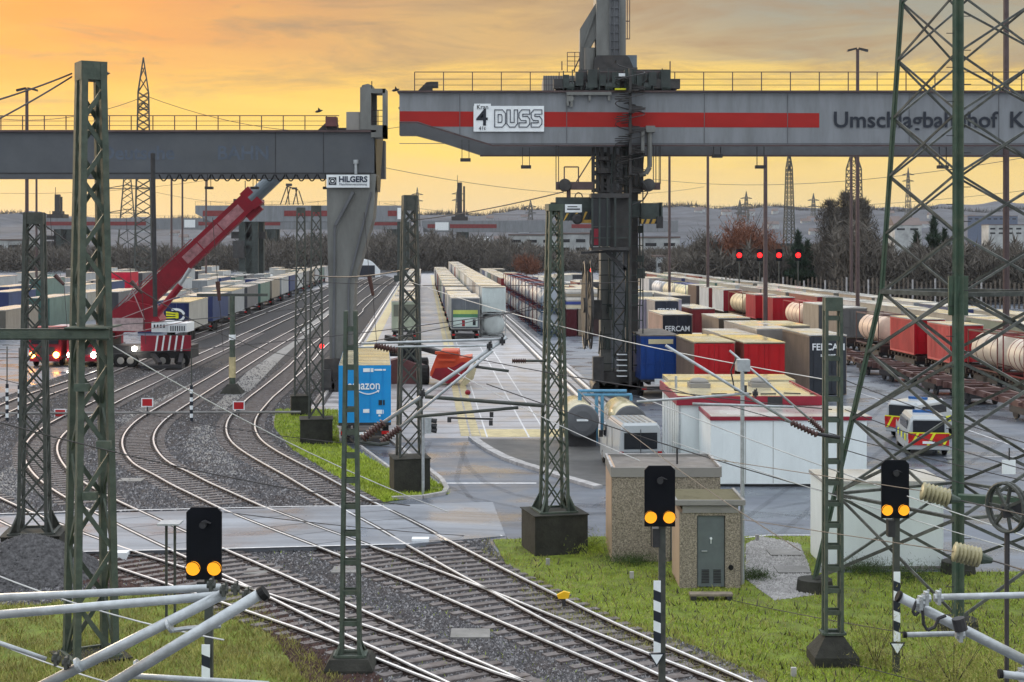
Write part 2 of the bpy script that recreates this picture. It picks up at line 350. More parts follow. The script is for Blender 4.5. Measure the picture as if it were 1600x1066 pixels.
for k in range(46): Y = 79.8+k*1.15; m.sheet([LN(1.88,Y,.018), LN(2.92,Y,.018), LN(2.92,Y+.07,.018), LN(1.88,Y+.07,.018)])
struct(m, 'lane_grid_joints', 'asphalt_dark')

def kerb(pts, w, h, name):
    m = MB(); P_ = [G(x, y) for x, y in pts]
    L = 0; out = [P_[0]]
    for p, q in zip(P_, P_[1:]):
        n = max(1, int((q-p).length/1.0))
        out += [p.lerp(q, (i+1)/n) for i in range(n)]
    for p, q in zip(out, out[1:]):
        d = q-p; m.bar(p+Vector((0,0,h/2))+d*.01, q+Vector((0,0,h/2))-d*.01, w, h)
    return struct(m, name, 'kerb')
kerb([(738,686),(748,694),(765,705),(788,717),(815,727),(845,736),(880,748),(935,764)], .42, .14, 'kerb')
kerb([(600,681),(650,720),(690,752),(698,766),(694,773),(660,779),(612,781)], .2, .13, 'kerb')
kerb([(528,668),(552,690),(585,715),(612,735)], .12, .1, 'kerb')

# ================================================================ railway tracks
def track_fit(L, Rr, extra, y0, y1, bw=.055):
    pts = []
    for side, poly in ((1, L), (-1, Rr)):
        g = [G(x, y, .17) for x, y in poly]
        for i, p in enumerate(g):
            a = g[max(0, i-1)]; c = g[min(len(g)-1, i+1)]; d = c-a; d.z = 0; d.normalize()
            n = Vector((-d.y, d.x, 0)) if d.y < 0 else Vector((d.y, -d.x, 0))
            if n.x < 0: n = -n
            pts.append(p+n*(.75*side))
    pts += [LN(c, Y) for c, Y in extra]
    u = np.log([p.y for p in pts]); X = np.array([p.x for p in pts]); out = []
    for t in np.linspace(math.log(y1), math.log(y0), 260):
        k = bw
        while True:
            w = np.exp(-((u-t)/k)**2/2)
            if (w > .2).sum() >= 4: break
            k *= 1.3
        A = np.stack([np.ones_like(u), u-t], 1); W = w[:, None]*A
        s = np.linalg.solve(A.T@W+np.diag([1e-6, 1e-5]), W.T@X); out.append((s[0], math.exp(t)))
    out = np.array(out)
    for _ in range(2): out[1:-1, 0] = (out[:-2, 0]+2*out[1:-1, 0]+out[2:, 0])/4
    d = np.r_[0, np.cumsum(np.hypot(*np.diff(out, axis=0).T))]; s = np.arange(0, d[-1], .6)
    return np.stack([np.interp(s, d, out[:, 0]), np.interp(s, d, out[:, 1])], 1)
TR = dict(
 A=track_fit([(480,549),(382,630),(352,654),(349,675),(364,696),(442,738),(480,762),(534,792),(636,850.6),(762,918),(810,943.6),(840,962.6),(1011,1042),(1100,1083)],
   [(553,501),(481,572),(415,630),(397,653),(400,681),(430,705),(499,738),(562.5,775.5),(648,813),(720,852),(825,909),(960,975),(988.5,985),(1177,1068),(1290,1120)], [(-8.9,300),(-8.6,450),(-9.1,220)], 27, 450),
 B=track_fit([(544.5,461.5),(502,490),(465,510),(358,571.6),(298,605),(216,651),(195,671),(186,686),(187,700),(204,720),(324,784.5),(480,844.6),(594,891),(780,970.7),(840,998),(960,1048),(1045,1083)],
   [(544.5,469),(501,504),(465,522),(358,590),(298,629),(263,651),(242,669),(236,684),(241,700),(261,720),(390,783),(480,817.5),(570,849),(720,900),(780,927),(850,953),(960,996),(1011,1016.5),(1173,1078),(1290,1125)], [(-13.6,300),(-13.2,450)], 27, 450),
 C=track_fit([(502,471),(465,484.5),(360,532.6),(298,559),(171,615),(112.6,642),(81,656),(45,679),(33,703),(45,738),(78,765),(132,792),(177,813),(288,867),(350,895),(420,927),(565,999),(707,1066)],
   [(463,492),(358,543),(298,571),(176,633),(112.6,665.7),(96,679),(86,694),(87,711),(111,739),(174,777),(258,816),(348,856.6),(480,915),(564,953),(762,1038),(900,1100)], [(-17.3,300),(-16.8,450)], 26, 450),
 D=track_fit([(99,855),(163.6,877.6),(288,915),(357,939),(480,981),(565,1013),(691,1066)],
   [(-90,730),(0,775.5),(84,816),(180,852),(288,888),(350,906),(420,930),(565,976),(750,1044)], [], 26, 66),
 E=track_fit([(464,465),(367,501),(304,523),(171,571),(112,592),(37,615),(0,632),(-80,668)], [(464,471),(367,508),(308,529),(171,585),(112,605),(37,634),(0,649)], [(-21.6,300),(-20.9,450)], 78, 450),
)
def sweep(path, off, prof, mats, name, parent, mi):
    p = np.asarray(path); t = np.gradient(p, axis=0); t /= np.linalg.norm(t, axis=1)[:, None]
    n = np.stack([t[:, 1], -t[:, 0]], 1)
    n *= np.where(n[:, :1] < 0, -1, 1)
    vs = []
    for i in range(len(p)):
        for a, z in prof: q = p[i]+n[i]*(off+a); vs.append((q[0], q[1], z))
    k = len(prof); mb = MB(); fs = []; ms = []
    for i in range(len(p)-1):
        for j in range(k): fs.append((i*k+j, i*k+(j+1) % k, (i+1)*k+(j+1) % k, (i+1)*k+j)); ms.append(mi[j])
    fs += [tuple(range(k)), tuple(range((len(p)-1)*k+k-1, (len(p)-1)*k-1, -1))]; ms += [0, 0]
    mb.v = vs; mb.f = fs; mb.mi = ms
    return mb.build(name, mats, parent)
RP = [(-.07,.0),(-.07,.02),(-.012,.04),(-.012,.125),(-.037,.135),(-.037,.172),(.037,.172),(.037,.135),(.012,.125),(.012,.04),(.07,.02),(.07,0)]
RMI = [0,0,0,0,1,1,1,0,0,0,0,0]
sl = MB(); sl.box(-1.3,1.3,-.13,.13,-.06,.07)
for s_ in (-1, 1):
    for o_ in (-.12, .12): sl.box(s_*.75+o_-.05, s_*.75+o_+.05, -.07, .07, .07, .095, 1)
sl_me = None
LBL = dict(A='curved railway track nearest the blue trailer, bending round to the switch by the grass', B='second curved railway track from the blue trailer, joining the switch at the right',
           C='long bending railway track behind the big left lattice mast with light sleepers', D='lowest railway track entering at the left edge below the crossing', E='farthest railway track passing right behind the red mobile crane')
for key, path in TR.items():
    dz_ = 'ABCDE'.index(key)*.004
    t = thing('railway_track', LBL[key], 'railway track', (path[len(path)//2][0], path[len(path)//2][1], 0), 'railway tracks of the yard')
    for off in (-.755, .755): sweep(path, off, RP, ['railside', 'railtop'], 'rail', t, RMI)
    tt = np.gradient(path, axis=0); cnt = 0; rest = MB()
    for i in range(len(path)-1, -1, -1):
        if path[i][1] > 170: continue
        px = CX+F*path[i][0]/path[i][1]; y = path[i][1]
        if px < -60 or px > 1660 or y < 32: continue
        v = HY+F*H/y
        if 789 < v < 862 and px < 640: continue      # under the crossing deck
        a = math.atan2(tt[i][1], tt[i][0])-math.pi/2
        if cnt < 100:
            if sl_me is None:
                o = sl.build('sleeper', ['sleeper', 'railside'], t); sl_me = o.data
            else: o = link(sl_me, 'sleeper', t)
            o.location = (path[i][0], path[i][1], dz_); o.rotation_euler = (0, 0, a)
            o.matrix_parent_inverse = wm(t).inverted(); cnt += 1
        else:
            T_ = Matrix.Translation((path[i][0], path[i][1], dz_)) @ Matrix.Rotation(a, 4, 'Z'); rest.box(-1.3,1.3,-.13,.13,-.06,.07, T=T_)
    if rest.v: o = rest.build('sleepers', 'sleeper', t); o['kind'] = 'stuff'
# crane rails
for c, lab in ((-6.5,'crane running rail beside the left yellow strip'), (10.0,'inner crane running rail right of the concrete lane'), (11.2,'outer crane running rail under the red-striped crane')):
    m = MB(); 
    for dx, w, mi, z in ((-.25,.09,1,.05),(0,.1,0,.12),(.25,.09,1,.05)):
        m.box(dx-w, dx+w, 0, 405, 0, z, mi, Matrix.Translation(LN(c,95)) @ Matrix.Rotation(LANG, 4, 'Z'))
    tag(m.build('crane_rail', ['railtop','dark']), lab, 'crane rail', 'crane running rails')

# stones and grass
def scatter(poly, n, ymax, size, name, mtl, zb, kind='stone', parent=None, excl=None, ymin=30, h=.12, pw=1.6):
    P_ = np.array([(p.x, p.y) for p in poly]); Q = []
    tot = 0
    while tot < n:
        u = rng.random(n*2); y = (ymin**-pw+u*(ymax**-pw-ymin**-pw))**(-1/pw)
        x = (rng.random(n*2)*1760-80-CX)*y/F
        k = inpoly(x, y, P_)
        for e in (excl or []): k &= ~inpoly(x, y, np.array([(p.x, p.y) for p in e]))
        Q.append(np.stack([x[k], y[k]], 1)); tot += k.sum()
        if k.sum() == 0: break
    Q = np.concatenate(Q)[:n]; n = len(Q)
    if kind == 'stone':
        base = np.array([(1,0,-.2),(-.5,.87,-.2),(-.5,-.87,-.2),(.1,.05,.8)])
        co = base[None]+rng.normal(0,.22,(n,4,3)); s = size*(.6+rng.random((n,1,1))*.9)
        a = rng.random(n)*6.28; ca, sa = np.cos(a)[:,None], np.sin(a)[:,None]
        co = co*s; x = co[...,0]*ca-co[...,1]*sa; y = co[...,0]*sa+co[...,1]*ca
        co = np.stack([x+Q[:,:1], y+Q[:,1:], co[...,2]+zb], -1)
        f = np.array([(0,1,3),(1,2,3),(2,0,3)]); faces = (f[None]+np.arange(n)[:,None,None]*4).reshape(-1,3)
        return fast_mesh(name, co.reshape(-1,3), 3, mtl, parent, faces)
    if kind == 'blade':
        dn = np.sin(Q[:,0]*1.3+np.sin(Q[:,1]*.9)*2)*np.sin(Q[:,1]*1.1+1.7*np.sin(Q[:,0]*.7))+.5*np.sin(Q[:,0]*4.1+Q[:,1]*3.3); Q = Q[dn+rng.random(n)*1.6 > .05]; n = len(Q)
    a = rng.random(n)*6.28; w = size*(.6+rng.random(n)*.8); hh = h*(.4+rng.random(n)); l = rng.normal(0,.45,(n,2))*hh[:,None]
    dx = np.cos(a)*w; dy = np.sin(a)*w
    co = np.stack([np.stack([Q[:,0]-dx,Q[:,1]-dy,np.full(n,zb)],1), np.stack([Q[:,0]+dx,Q[:,1]+dy,np.full(n,zb)],1), np.stack([Q[:,0]+l[:,0],Q[:,1]+l[:,1],zb+hh],1)],1)
    faces = (np.array([[0,1,2]])[None]+np.arange(n)[:,None,None]*3).reshape(-1,3)
    return fast_mesh(name, co.reshape(-1,3), 3, mtl, parent, faces)
o = scatter(BAL2, 75000, 62, .042, 'ballast_stones', 'stone', .015, ymin=31, excl=[GR3]); o['kind'] = 'stuff'
o = scatter(BAL1, 48000, 130, .06, 'ballast_stones', 'stone', .02, ymin=56); o['kind'] = 'stuff'
o = scatter(BAL2, 14000, 60, .04, 'pale_ballast_stones', 'pale_stone', .025, ymin=31, excl=[GR3]); o['kind'] = 'stuff'
o = scatter(BAL1, 9000, 120, .055, 'pale_ballast_stones', 'pale_stone', .025, ymin=56); o['kind'] = 'stuff'
rp = gp([(160,862),(250,870),(330,905),(360,930),(330,935),(200,925),(90,905),(100,870)], .02)
o = scatter(rp, 5000, 60, .055, 'rusty_stones', 'stone_rust', .03, ymin=38); o['kind'] = 'stuff'
rp = gp([(380,930),(430,950),(600,1066),(560,1100),(480,1066),(420,985)], .02)
o = scatter(rp, 5000, 60, .055, 'rusty_stones', 'stone_rust', .03, ymin=31); o['kind'] = 'stuff'
HUTX = [[Vector((3,48,0)),Vector((6.7,48,0)),Vector((6.7,51,0)),Vector((3,51,0))]]
o = scatter(GR1, 75000, 56, .014, 'grass', 'blade', .015, 'blade', excl=[PTH]+HUTX, h=.055, ymin=31); o['kind'] = 'stuff'
o = scatter(GR1, 9000, 56, .014, 'grass', 'dryblade', .015, 'blade', excl=[PTH]+HUTX, h=.14, ymin=31); o['kind'] = 'stuff'
o = scatter(GR2, 16000, 95, .025, 'grass', 'blade', .015, 'blade', h=.13, ymin=58); o['kind'] = 'stuff'
o = scatter(GR3, 45000, 44, .014, 'grass', 'dryblade', .015, 'blade', h=.13, ymin=31); o['kind'] = 'stuff'
o = scatter(gp([(765,843),(800,870),(880,930),(990,975),(1060,990),(1200,1055),(1290,1110),(1180,1110),(1040,1030),(970,1015),(850,962),(745,856)], .02), 5200, 60, .012, 'trackside_weeds', 'dryblade', .02, 'blade', h=.11, ymin=31); o['kind'] = 'stuff'
o = scatter(BAL2, 2600, 60, .012, 'trackside_weeds', 'blade', .03, 'blade', h=.08, ymin=31); o['kind'] = 'stuff'
o = scatter(GR1, 2200, 56, .02, 'dead_stalks', 'bark', .015, 'blade', excl=[PTH]+HUTX, h=.16, ymin=31); o['kind'] = 'stuff'
o = scatter(PTH, 4000, 56, .035, 'path_gravel', 'kerb', .03, ymin=40); o['kind'] = 'stuff'
# dark gravel heap in front of the left foundation
hp = G(52, 900); m = MB(); nn = 22
hm = []
for i in range(nn+1):
    for j in range(nn+1):
        x = (i/nn-.5)*4.6; y = (j/nn-.5)*4.4; r_ = math.hypot(x/2.3, y/2.2)
        hm.append((hp.x+x-.2, hp.y+y+.2, max(0, 1.15*(1-r_**1.5))+(random.random()*.05 if r_ < 1 else -.01)))
m.add(hm, [(i*(nn+1)+j, (i+1)*(nn+1)+j, (i+1)*(nn+1)+j+1, i*(nn+1)+j+1) for i in range(nn) for j in range(nn)])
heap = tag(m.build('gravel_heap', 'coal'), 'dark heap of gravel in front of the mossy mast foundation at the left', 'gravel heap')
n = 16000; rr = np.sqrt(rng.random(n)); aa = rng.random(n)*6.28
x = rr*np.cos(aa)*2.3; y = rr*np.sin(aa)*2.2; z = 1.15*(1-rr**1.5)
base = np.array([(1,0,-.2),(-.5,.87,-.2),(-.5,-.87,-.2),(.1,.05,.8)]); co = (base[None]+rng.normal(0,.25,(n,4,3)))*(.045*(.6+rng.random((n,1,1))))
co += np.stack([x+hp.x-.2, y+hp.y+.2, z+.02],1)[:,None]
faces = (np.array([(0,1,3),(1,2,3),(2,0,3)])[None]+np.arange(n)[:,None,None]*4).reshape(-1,3)
o = fast_mesh('loose_stones', co.reshape(-1,3), 3, 'coal', heap, faces); o['kind'] = 'stuff'

# grooves beside the rails in the crossing, panel joints and tyre marks
m = MB()
for key, path in TR.items():
    t_ = np.gradient(path, axis=0); t_ /= np.linalg.norm(t_, axis=1)[:, None]
    for i in range(0, len(path)-1):
        y = path[i][1]; v = HY+F*(H-.17)/y; px = CX+F*path[i][0]/y
        if not (797 < v < 853 and -300 < px < 640): continue
        nx, ny = t_[i][1], -t_[i][0]
        for o_ in (-.84,-.69,.69,.84):
            a_ = Vector((path[i][0]+nx*o_, path[i][1]+ny*o_, T+.004)); b_ = Vector((path[i+1][0]+nx*o_, path[i+1][1]+ny*o_, T+.004)); w_ = Vector((nx,ny,0))*.035
            m.sheet([a_-w_, b_-w_, b_+w_, a_+w_])
        if i % 3 == 0:
            a_ = Vector((path[i][0]-nx*.64, path[i][1]-ny*.64, T+.003)); b_ = Vector((path[i][0]+nx*.64, path[i][1]+ny*.64, T+.003)); w_ = Vector((t_[i][0],t_[i][1],0))*.02
            m.sheet([a_-w_, b_-w_, b_+w_, a_+w_])
struct(m, 'crossing_grooves', 'groove')
m = MB()
def tyre(pts, w, z):
    g = [G(x, y, z) for x, y in pts]
    for o_ in (-.9, .9):
        q_ = []
        for i, p in enumerate(g):
            d = (g[min(i+1,len(g)-1)]-g[max(0,i-1)]); d.z = 0; d.normalize(); q_.append(p+Vector((-d.y,d.x,0))*o_)
        for p, q in zip(q_, q_[1:]):
            d = (q-p).normalized(); n_ = Vector((-d.y,d.x,0))*w/2; m.sheet([p-n_, q-n_, q+n_, p+n_])
tyre([(690,700),(700,730),(725,755),(770,775),(840,790),(930,795)], .28, .0105); tyre([(700,690),(690,720),(680,750),(700,780),(740,800)], .22, .0145)
tyre([(1230,800),(1400,770),(1540,730),(1600,690)], .3, .0105); tyre([(1180,830),(1350,700),(1400,640),(1440,600)], .25, .0145); tyre([(860,800),(1000,790),(1270,815)], .25, .0185)
struct(m, 'tyre_marks', 'tyre')
# ================================================================ masts
def sq(cx, cy, w, z, rot=0, d=None):
    d = d or w; c, s = math.cos(rot), math.sin(rot)
    return [Vector((cx+x*c-y*s, cy+x*s+y*c, z)) for x, y in ((-w/2,-d/2),(w/2,-d/2),(w/2,d/2),(-w/2,d/2))]
def lat_faces(mb, B, T, ts, bw, style, faces=(0,1,2,3), th=.02, horiz=False, m=0):
    ph = 0
    for f in faces:
        a0, b0, a1, b1 = B[f], B[(f+1) % 4], T[f], T[(f+1) % 4]
        nrm = (b0-a0).cross(a1-a0).normalized()
        for k in range(len(ts)-1):
            p, q = a0.lerp(a1, ts[k]), b0.lerp(b1, ts[k]); r, s = a0.lerp(a1, ts[k+1]), b0.lerp(b1, ts[k+1])
            o = nrm*.012
            if style == 'x': mb.bar(p+o, s+o, bw, th, m, nrm); mb.bar(q-o, r-o, bw, th, m, nrm)
            elif style == 'z':
                if (k+f) % 2: mb.bar(p, s, bw, th, m, nrm)
                else: mb.bar(q, r, bw, th, m, nrm)
            elif style == 'b': mb.bar(p, q, bw*1.6, th, m, nrm)
            if horiz: mb.bar(r, s, bw, th, m, nrm)
def mast(name, label, cx, cy, z0, z1, wb, wt, n, style, mtl, legw, bw, rot=0., found=None, cap=None, flare=0., group='catenary masts', db=None, dt=None, cat='mast', th=.02):
    t = thing(name, label, cat, (cx, cy, 0), group)
    B = sq(cx, cy, wb, z0, rot, db); T = sq(cx, cy, wt, z1, rot, dt)
    for i in range(4): MB().bar(B[i], T[i], legw, legw*.75, up=(math.cos(rot+.001), math.sin(rot+.001), .01)).build('leg', mtl, t)
    mb = MB(); r = (wt/wb)**(1/n) if abs(wt-wb) > .01 else 1
    ts = [(1-r**k)/(1-r**n) if r != 1 else k/n for k in range(n+1)]
    if style == 'b':
        for k in range(len(ts)-1): mb = MB(); lat_faces(mb, B, T, ts[k:k+2], bw, style, th=th); mb.build('batten', mtl, t)
    else: lat_faces(mb, B, T, ts, bw, style, th=th); mb.build('lattice_bracing', mtl, t)
    if cap: mb = MB(); T_ = Matrix.Translation((cx, cy, 0)) @ Matrix.Rotation(rot, 4, 'Z'); w = cap[0]/2; mb.box(-w, w, -w, w, z1-cap[1], z1+.02, 0, T_); mb.build('head_plate', mtl, t)
    if flare:
        mb = MB(); Fb = sq(cx, cy, wb+flare, z0, rot, (db or wb)+flare); Ft = sq(cx, cy, wb, z0+flare*1.1, rot, db)
        for i in range(4):
            mb.add([B[i], Fb[i], B[i].lerp(T[i], flare*1.3/(z1-z0))], [(0,1,2),(2,1,0)])
            mb.bar(Fb[i], B[i].lerp(T[i], flare*1.3/(z1-z0)), .07, .04)
            mb.bar(Fb[i]+Vector((0,0,.03)), Fb[(i+1)%4]+Vector((0,0,.03)), .1, .05)
        mb.build('base_gusset', mtl, t)
    if found:
        mb = MB(); w, hgt = found[0], z0; T_ = Matrix.Translation((cx, cy, 0)) @ Matrix.Rotation(rot, 4, 'Z')
        if len(found) > 1:   # pyramidal
            a, c_ = w/2, found[1]/2
            mb.hexa([T_ @ Vector(q) for q in ((-a,-a,-.1),(a,-a,-.1),(a,a,-.1),(-a,a,-.1),(-a,-a,hgt*.35),(a,-a,hgt*.35),(a,a,hgt*.35),(-a,a,hgt*.35))])
            mb.hexa([T_ @ Vector(q) for q in ((-a,-a,hgt*.35),(a,-a,hgt*.35),(a,a,hgt*.35),(-a,a,hgt*.35),(-c_,-c_,hgt),(c_,-c_,hgt),(c_,c_,hgt),(-c_,c_,hgt))])
        else: mb.box(-w/2, w/2, -w/2, w/2, -.1, z0-.03, 0, T_); mb.box(-w/2-.04, w/2+.04, -w/2-.04, w/2+.04, z0-.03, z0, 0, T_)
        mb.build('foundation', 'found', t)
    return t
def gx(px, Y): return (px-CX)*Y/F
def gz(py, Y): return H-(py-HY)*Y/F
m1 = mast('lattice_mast', 'tall thick green lattice mast with boxed head in front of the dark gravel heap', gx(142,37), 37, .1, gz(99,37), .92, .44, 15, 'z', 'mast', .20, .11, rot=R(31), found=(1.5,), cap=(.62,.42), flare=.2, th=.05)
mb = MB(); z = gz(520,37)
mb.box(gx(-220,36.4), gx(172,36.4), 36.28, 36.34, z-.12, z+.12); mb.box(gx(-220,36.4), gx(172,36.4), 36.28, 36.45, z+.10, z+.13); mb.box(gx(-220,36.4), gx(172,36.4), 36.28, 36.45, z-.13, z-.10)
mb.box(gx(104,36.4), gx(170,36.4), 36.2, 37.6, z+.13, z+.17); mb.build('cross_arm', 'mast', m1)
for (a, b, c) in ((115, 600, .1), (150, 690, .12), (128, 770, .14)): MB().box(gx(a,36.3), gx(a+22,36.3), 36.3, 36.5, gz(b+12,36.3), gz(b,36.3)).build('bracket', 'mast', m1)
m2 = mast('lattice_mast', 'grey lattice mast on a mossy block behind the dark gravel heap', gx(54,48), 48, 1.0, gz(333,48), .84, .5, 13, 'x', 'mast_grey', .13, .05, rot=R(8), found=(1.75,), cap=(.56,.35), flare=.5)
m3 = mast('ladder_mast', 'narrow ladder-like mast standing between the tracks in front of the blue trailer', gx(548,36), 36, .35, gz(486,36), .42, .22, 14, 'b', 'mast', .11, .07, found=(1.15,.9), db=.3, dt=.2, flare=.25, th=.03)
m4 = mast('lattice_mast', 'thin lattice mast on the farther of two dark blocks left of the blue trailer', gx(470,89.5), 89.5, 1.15, gz(325,89.5), .72, .42, 12, 'x', 'mast_grey', .11, .05, rot=R(10), found=(1.15,), cap=(.48,.3))
m4b = mast('lattice_mast', 'lattice mast on the nearer dark block left of the blue trailer', gx(494,77), 77, 1.25, gz(322,77), .72, .42, 13, 'x', 'mast_grey', .11, .05, rot=R(8), found=(1.6,), cap=(.48,.3))
m5 = mast('lattice_mast', 'lattice mast on a dark block at the kerb corner beside the traffic light', gx(640,62), 62, 1.4, gz(306,62), .92, .48, 14, 'x', 'mast_grey', .13, .055, rot=R(12), found=(1.45,), cap=(.55,.6))
m6 = mast('lattice_mast', 'green lattice mast on the largest dark block, at the grass corner by the concrete hut', gx(866,50), 50, 1.3, gz(320,50), .74, .34, 13, 'x', 'mast', .12, .05, rot=R(14), found=(1.75,), cap=(.5,.2), flare=.45)
m7 = mast('ladder_mast', 'ladder-like mast on a pyramid footing in the grass right of the concrete hut', gx(1301,36.6), 36.6, .7, gz(466,36.6), .38, .34, 16, 'b', 'mast', .1, .065, found=(1.05,.42), db=.3, dt=.28, cap=(.4,.3), th=.03, flare=.1)
# far steel column with T head
t = thing('steel_column', 'stout mossy column with a T-shaped crossbar and white band between the curved tracks', 'column', G(363,612), 'catenary masts')
cx, cy = gx(363,102), 102
MB().tube((cx,cy,.6),(cx,cy,gz(462,102)),.2,.17,n=10).build('shaft','mast',t)
MB().bar((gx(308,102),cy,gz(461,102)),(gx(418,102),cy,gz(461,102)),.25,.18).build('crossbar','mast_grey',t)
MB().tube((cx,cy,gz(531,102)),(cx,cy,gz(523,102)),.23,n=10).build('white_band','sign',t)
MB().tube((cx,cy,gz(590,102)),(cx,cy,gz(558,102)),.225,n=10).build('yellow_band','yellow_mark',t)
mb = MB(); B = sq(cx,cy,1.5,0); T_ = sq(cx,cy,.6,.65); mb.hexa(B+T_); mb.build('foundation','found',t)

# big tower at the right
Y0 = 43.0; TX = gx(1497, Y0)
def tw(z, hl, hr, hd, hb):   # near, left, back, right
    c = Vector((TX, Y0, z)); rx = Vector((Y0, -TX, 0)).normalized(); ry = Vector((TX, Y0, 0)).normalized()
    return [c-ry*hd, c+rx*hr, c+ry*hb, c-rx*hl]
z_n = gz(457, Y0); z_t = gz(-90, Y0)
Bb = tw(.35, 3.95, 4.6, 3.7, 3.7); Nn = tw(z_n, 2.08, 2.75, 2.0, 2.0); Tt = tw(z_t, 1.42, 2.1, 1.5, 1.5)
t = thing('lattice_tower', 'large green lattice tower with wide splayed legs filling the right edge', 'tower', (TX, Y0, 0))
for i in range(4):
    mb = MB(); w = (.33,.17,.17,.15)[i]
    mb.bar(Bb[i], Nn[i], w, .05, up=(1,1,0)); mb.bar(Bb[i], Nn[i], .05, w, up=(1,1,0)); mb.bar(Nn[i], Tt[i], w*.95, .05, up=(1,1,0)); mb.bar(Nn[i], Tt[i], .05, w*.95, up=(1,1,0))
    if i == 0:
        for q in (Nn[0],): mb.bar(q-Vector((0,0,.55)), q+Vector((0,0,.5)), .52, .09)
    d = (Nn[i]-Bb[i]).normalized()
    mb.build('leg', 'tower', t)
for i in range(4):
    mb = MB(); mb.tube((Bb[i].x,Bb[i].y,-.1),(Bb[i].x,Bb[i].y,.36),.55,.5,n=12); mb.build('foundation','found',t)
mb = MB(); mb2 = MB()
for f in range(4):
    a0, b0, a1, b1 = Nn[f], Nn[(f+1)%4], Tt[f], Tt[(f+1)%4]; nrm = (b0-a0).cross(a1-a0).normalized()
    n = 6
    for k in range(n):
        q = mb if f in (0,3) else mb2
        q.bar(a0.lerp(a1,k/n)+nrm*.04, b0.lerp(b1,(k+1)/n)+nrm*.04, .062, .03, 0, nrm); q.bar(b0.lerp(b1,k/n)-nrm*.04, a0.lerp(a1,(k+1)/n)-nrm*.04, .06, .03, 0, nrm)
    mb.bar(a0, b0, .16, .12)
    a0, b0, a1, b1 = Bb[f], Bb[(f+1)%4], Nn[f], Nn[(f+1)%4]
    ts = [0,.30,.56,.79,1]
    for k in range(4):
        mb.bar(a0.lerp(a1,ts[k])+nrm*.04, b0.lerp(b1,ts[k+1])+nrm*.04, .085, .04, 0, nrm); mb.bar(b0.lerp(b1,ts[k])-nrm*.04, a0.lerp(a1,ts[k+1])-nrm*.04, .08, .04, 0, nrm)
    for k in (1,): mb.bar(a0.lerp(a1,ts[k]), b0.lerp(b1,ts[k]), .12, .08)
mb.build('front_bracing', 'tower_dk', t); mb2.build('rear_bracing', 'tower_dk', t)
mb = MB()
for k in range(38):
    q = Bb[0].lerp(Nn[0], k*.4/8.3) if k*.4 < 8.3 else Nn[0].lerp(Tt[0], min(1,(k*.4-8.3)/8.5))
    s = 1 if k % 2 else -1; mb.tube(q+Vector((s*.1,-.05,0)), q+Vector((s*.33,-.05,0)), .012, n=5)
mb.build('step_bolts', 'dark', t)['kind'] = 'stuff'
mb = MB()
rx = Vector((Y0, -TX, 0)).normalized()
mb.bar(Bb[0]+Vector((0,0,3.1)), Bb[0]+Vector((0,0,3.1))+rx*4, .3, .2)
mb.build('cross_arm', 'tower', t)

# ================================================================ signals
def board(px, top, bot, w, pyb, Y, label, stripe=None, tri=None):
    x = gx(px, Y); s = F/Y; t = thing('distant_signal', label, 'signal', (x, Y, 0), 'distant signals with two amber lamps')
    zt, zb = gz(top, Y), gz(bot, Y); hw = w/2/s; ch = hw*.28
    mb = MB(); mb.prism([(x-hw,Y,zb),(x+hw,Y,zb),(x+hw,Y,zt-ch),(x+hw-ch,Y,zt),(x-hw+ch,Y,zt),(x-hw,Y,zt-ch)], (0,.06,0)); mb.build('board','sigblack',t)
    zl = gz(pyb, Y)
    for sx in (-.60, .60):
        l = MB(); l.tube((x+sx*hw, Y-.005, zl), (x+sx*hw, Y-.03, zl), hw*.40, n=20); lo = l.build('lamp','amber',t)
        l = MB()
        for k in range(9):
            a = math.pi*(k/8); a2 = math.pi*((k+1)/8)
            if k < 8: l.bar((x+sx*hw+hw*.43*math.cos(a),Y-.11,zl+hw*.43*math.sin(a)), (x+sx*hw+hw*.43*math.cos(a2),Y-.11,zl+hw*.43*math.sin(a2)), .012, .012)
        l.build('hood','sigblack',lo)
    mb = MB(); mb.tube((x, Y-.002, zt-hw*.95), (x, Y-.12, zt-hw*.95), hw*.2, n=12); mb.prism([(x-hw*.1,Y-.13,zt-hw*.75),(x+hw*.45,Y-.13,zt-hw*.85),(x+hw*.1,Y-.13,zt-hw*.68)], (0,.1,0)); mb.build('upper_lamp_hood','dark',t)
    mb = MB(); mb.box(x-.07+.06, x+.07+.06, Y+.1, Y+.24, -.1, zb+.15); mb.build('post','mast_grey',t)
    mb = MB(); mb.box(x-hw*.45, x+hw*.05, Y+.07, Y+.3, zb-.45, zb-.06); mb.box(x-hw*.5, x+hw*.5, Y+.06, Y+.2, zb+.1, zb+.2); mb.build('switch_box','dark',t)
    if stripe:
        sx, a, b, n = stripe; sx = gx(sx, Y)
        mb = MB(); w2 = .075; zz = [gz(a+(b-a)*k/n, Y) for k in range(n+1)]
        for k in range(n):
            sl_ = .03 if k not in (0,) else 0; sl2 = .03 if k != n-1 else 0
            mb.prism([(sx-w2,Y+.02,zz[k+1]+sl2),(sx+w2,Y+.02,zz[k+1]-sl2),(sx+w2,Y+.02,zz[k]-sl_),(sx-w2,Y+.02,zz[k]+sl_)], (0,.02,0), k % 2)
        mb.build('striped_plate', ['sign','ink'], t)
    if tri:
        tx, ty, tb = tri; tx = gx(tx,Y); a = gz(ty,Y); b = gz(tb,Y); hw2 = (a-b)*.6
        MB().prism([(tx-hw2,Y+.0,a),(tx+hw2,Y+.0,a),(tx,Y+.0,b)], (0,.02,0)).build('triangle_border','ink',t)
        c = .74; am = a-(a-b)*.09; MB().prism([(tx-hw2*c,Y-.012,am),(tx+hw2*c,Y-.012,am),(tx,Y-.012,am-(a-b)*.74)], (0,.01,0)).build('triangle_plate','sign',t)
    return t
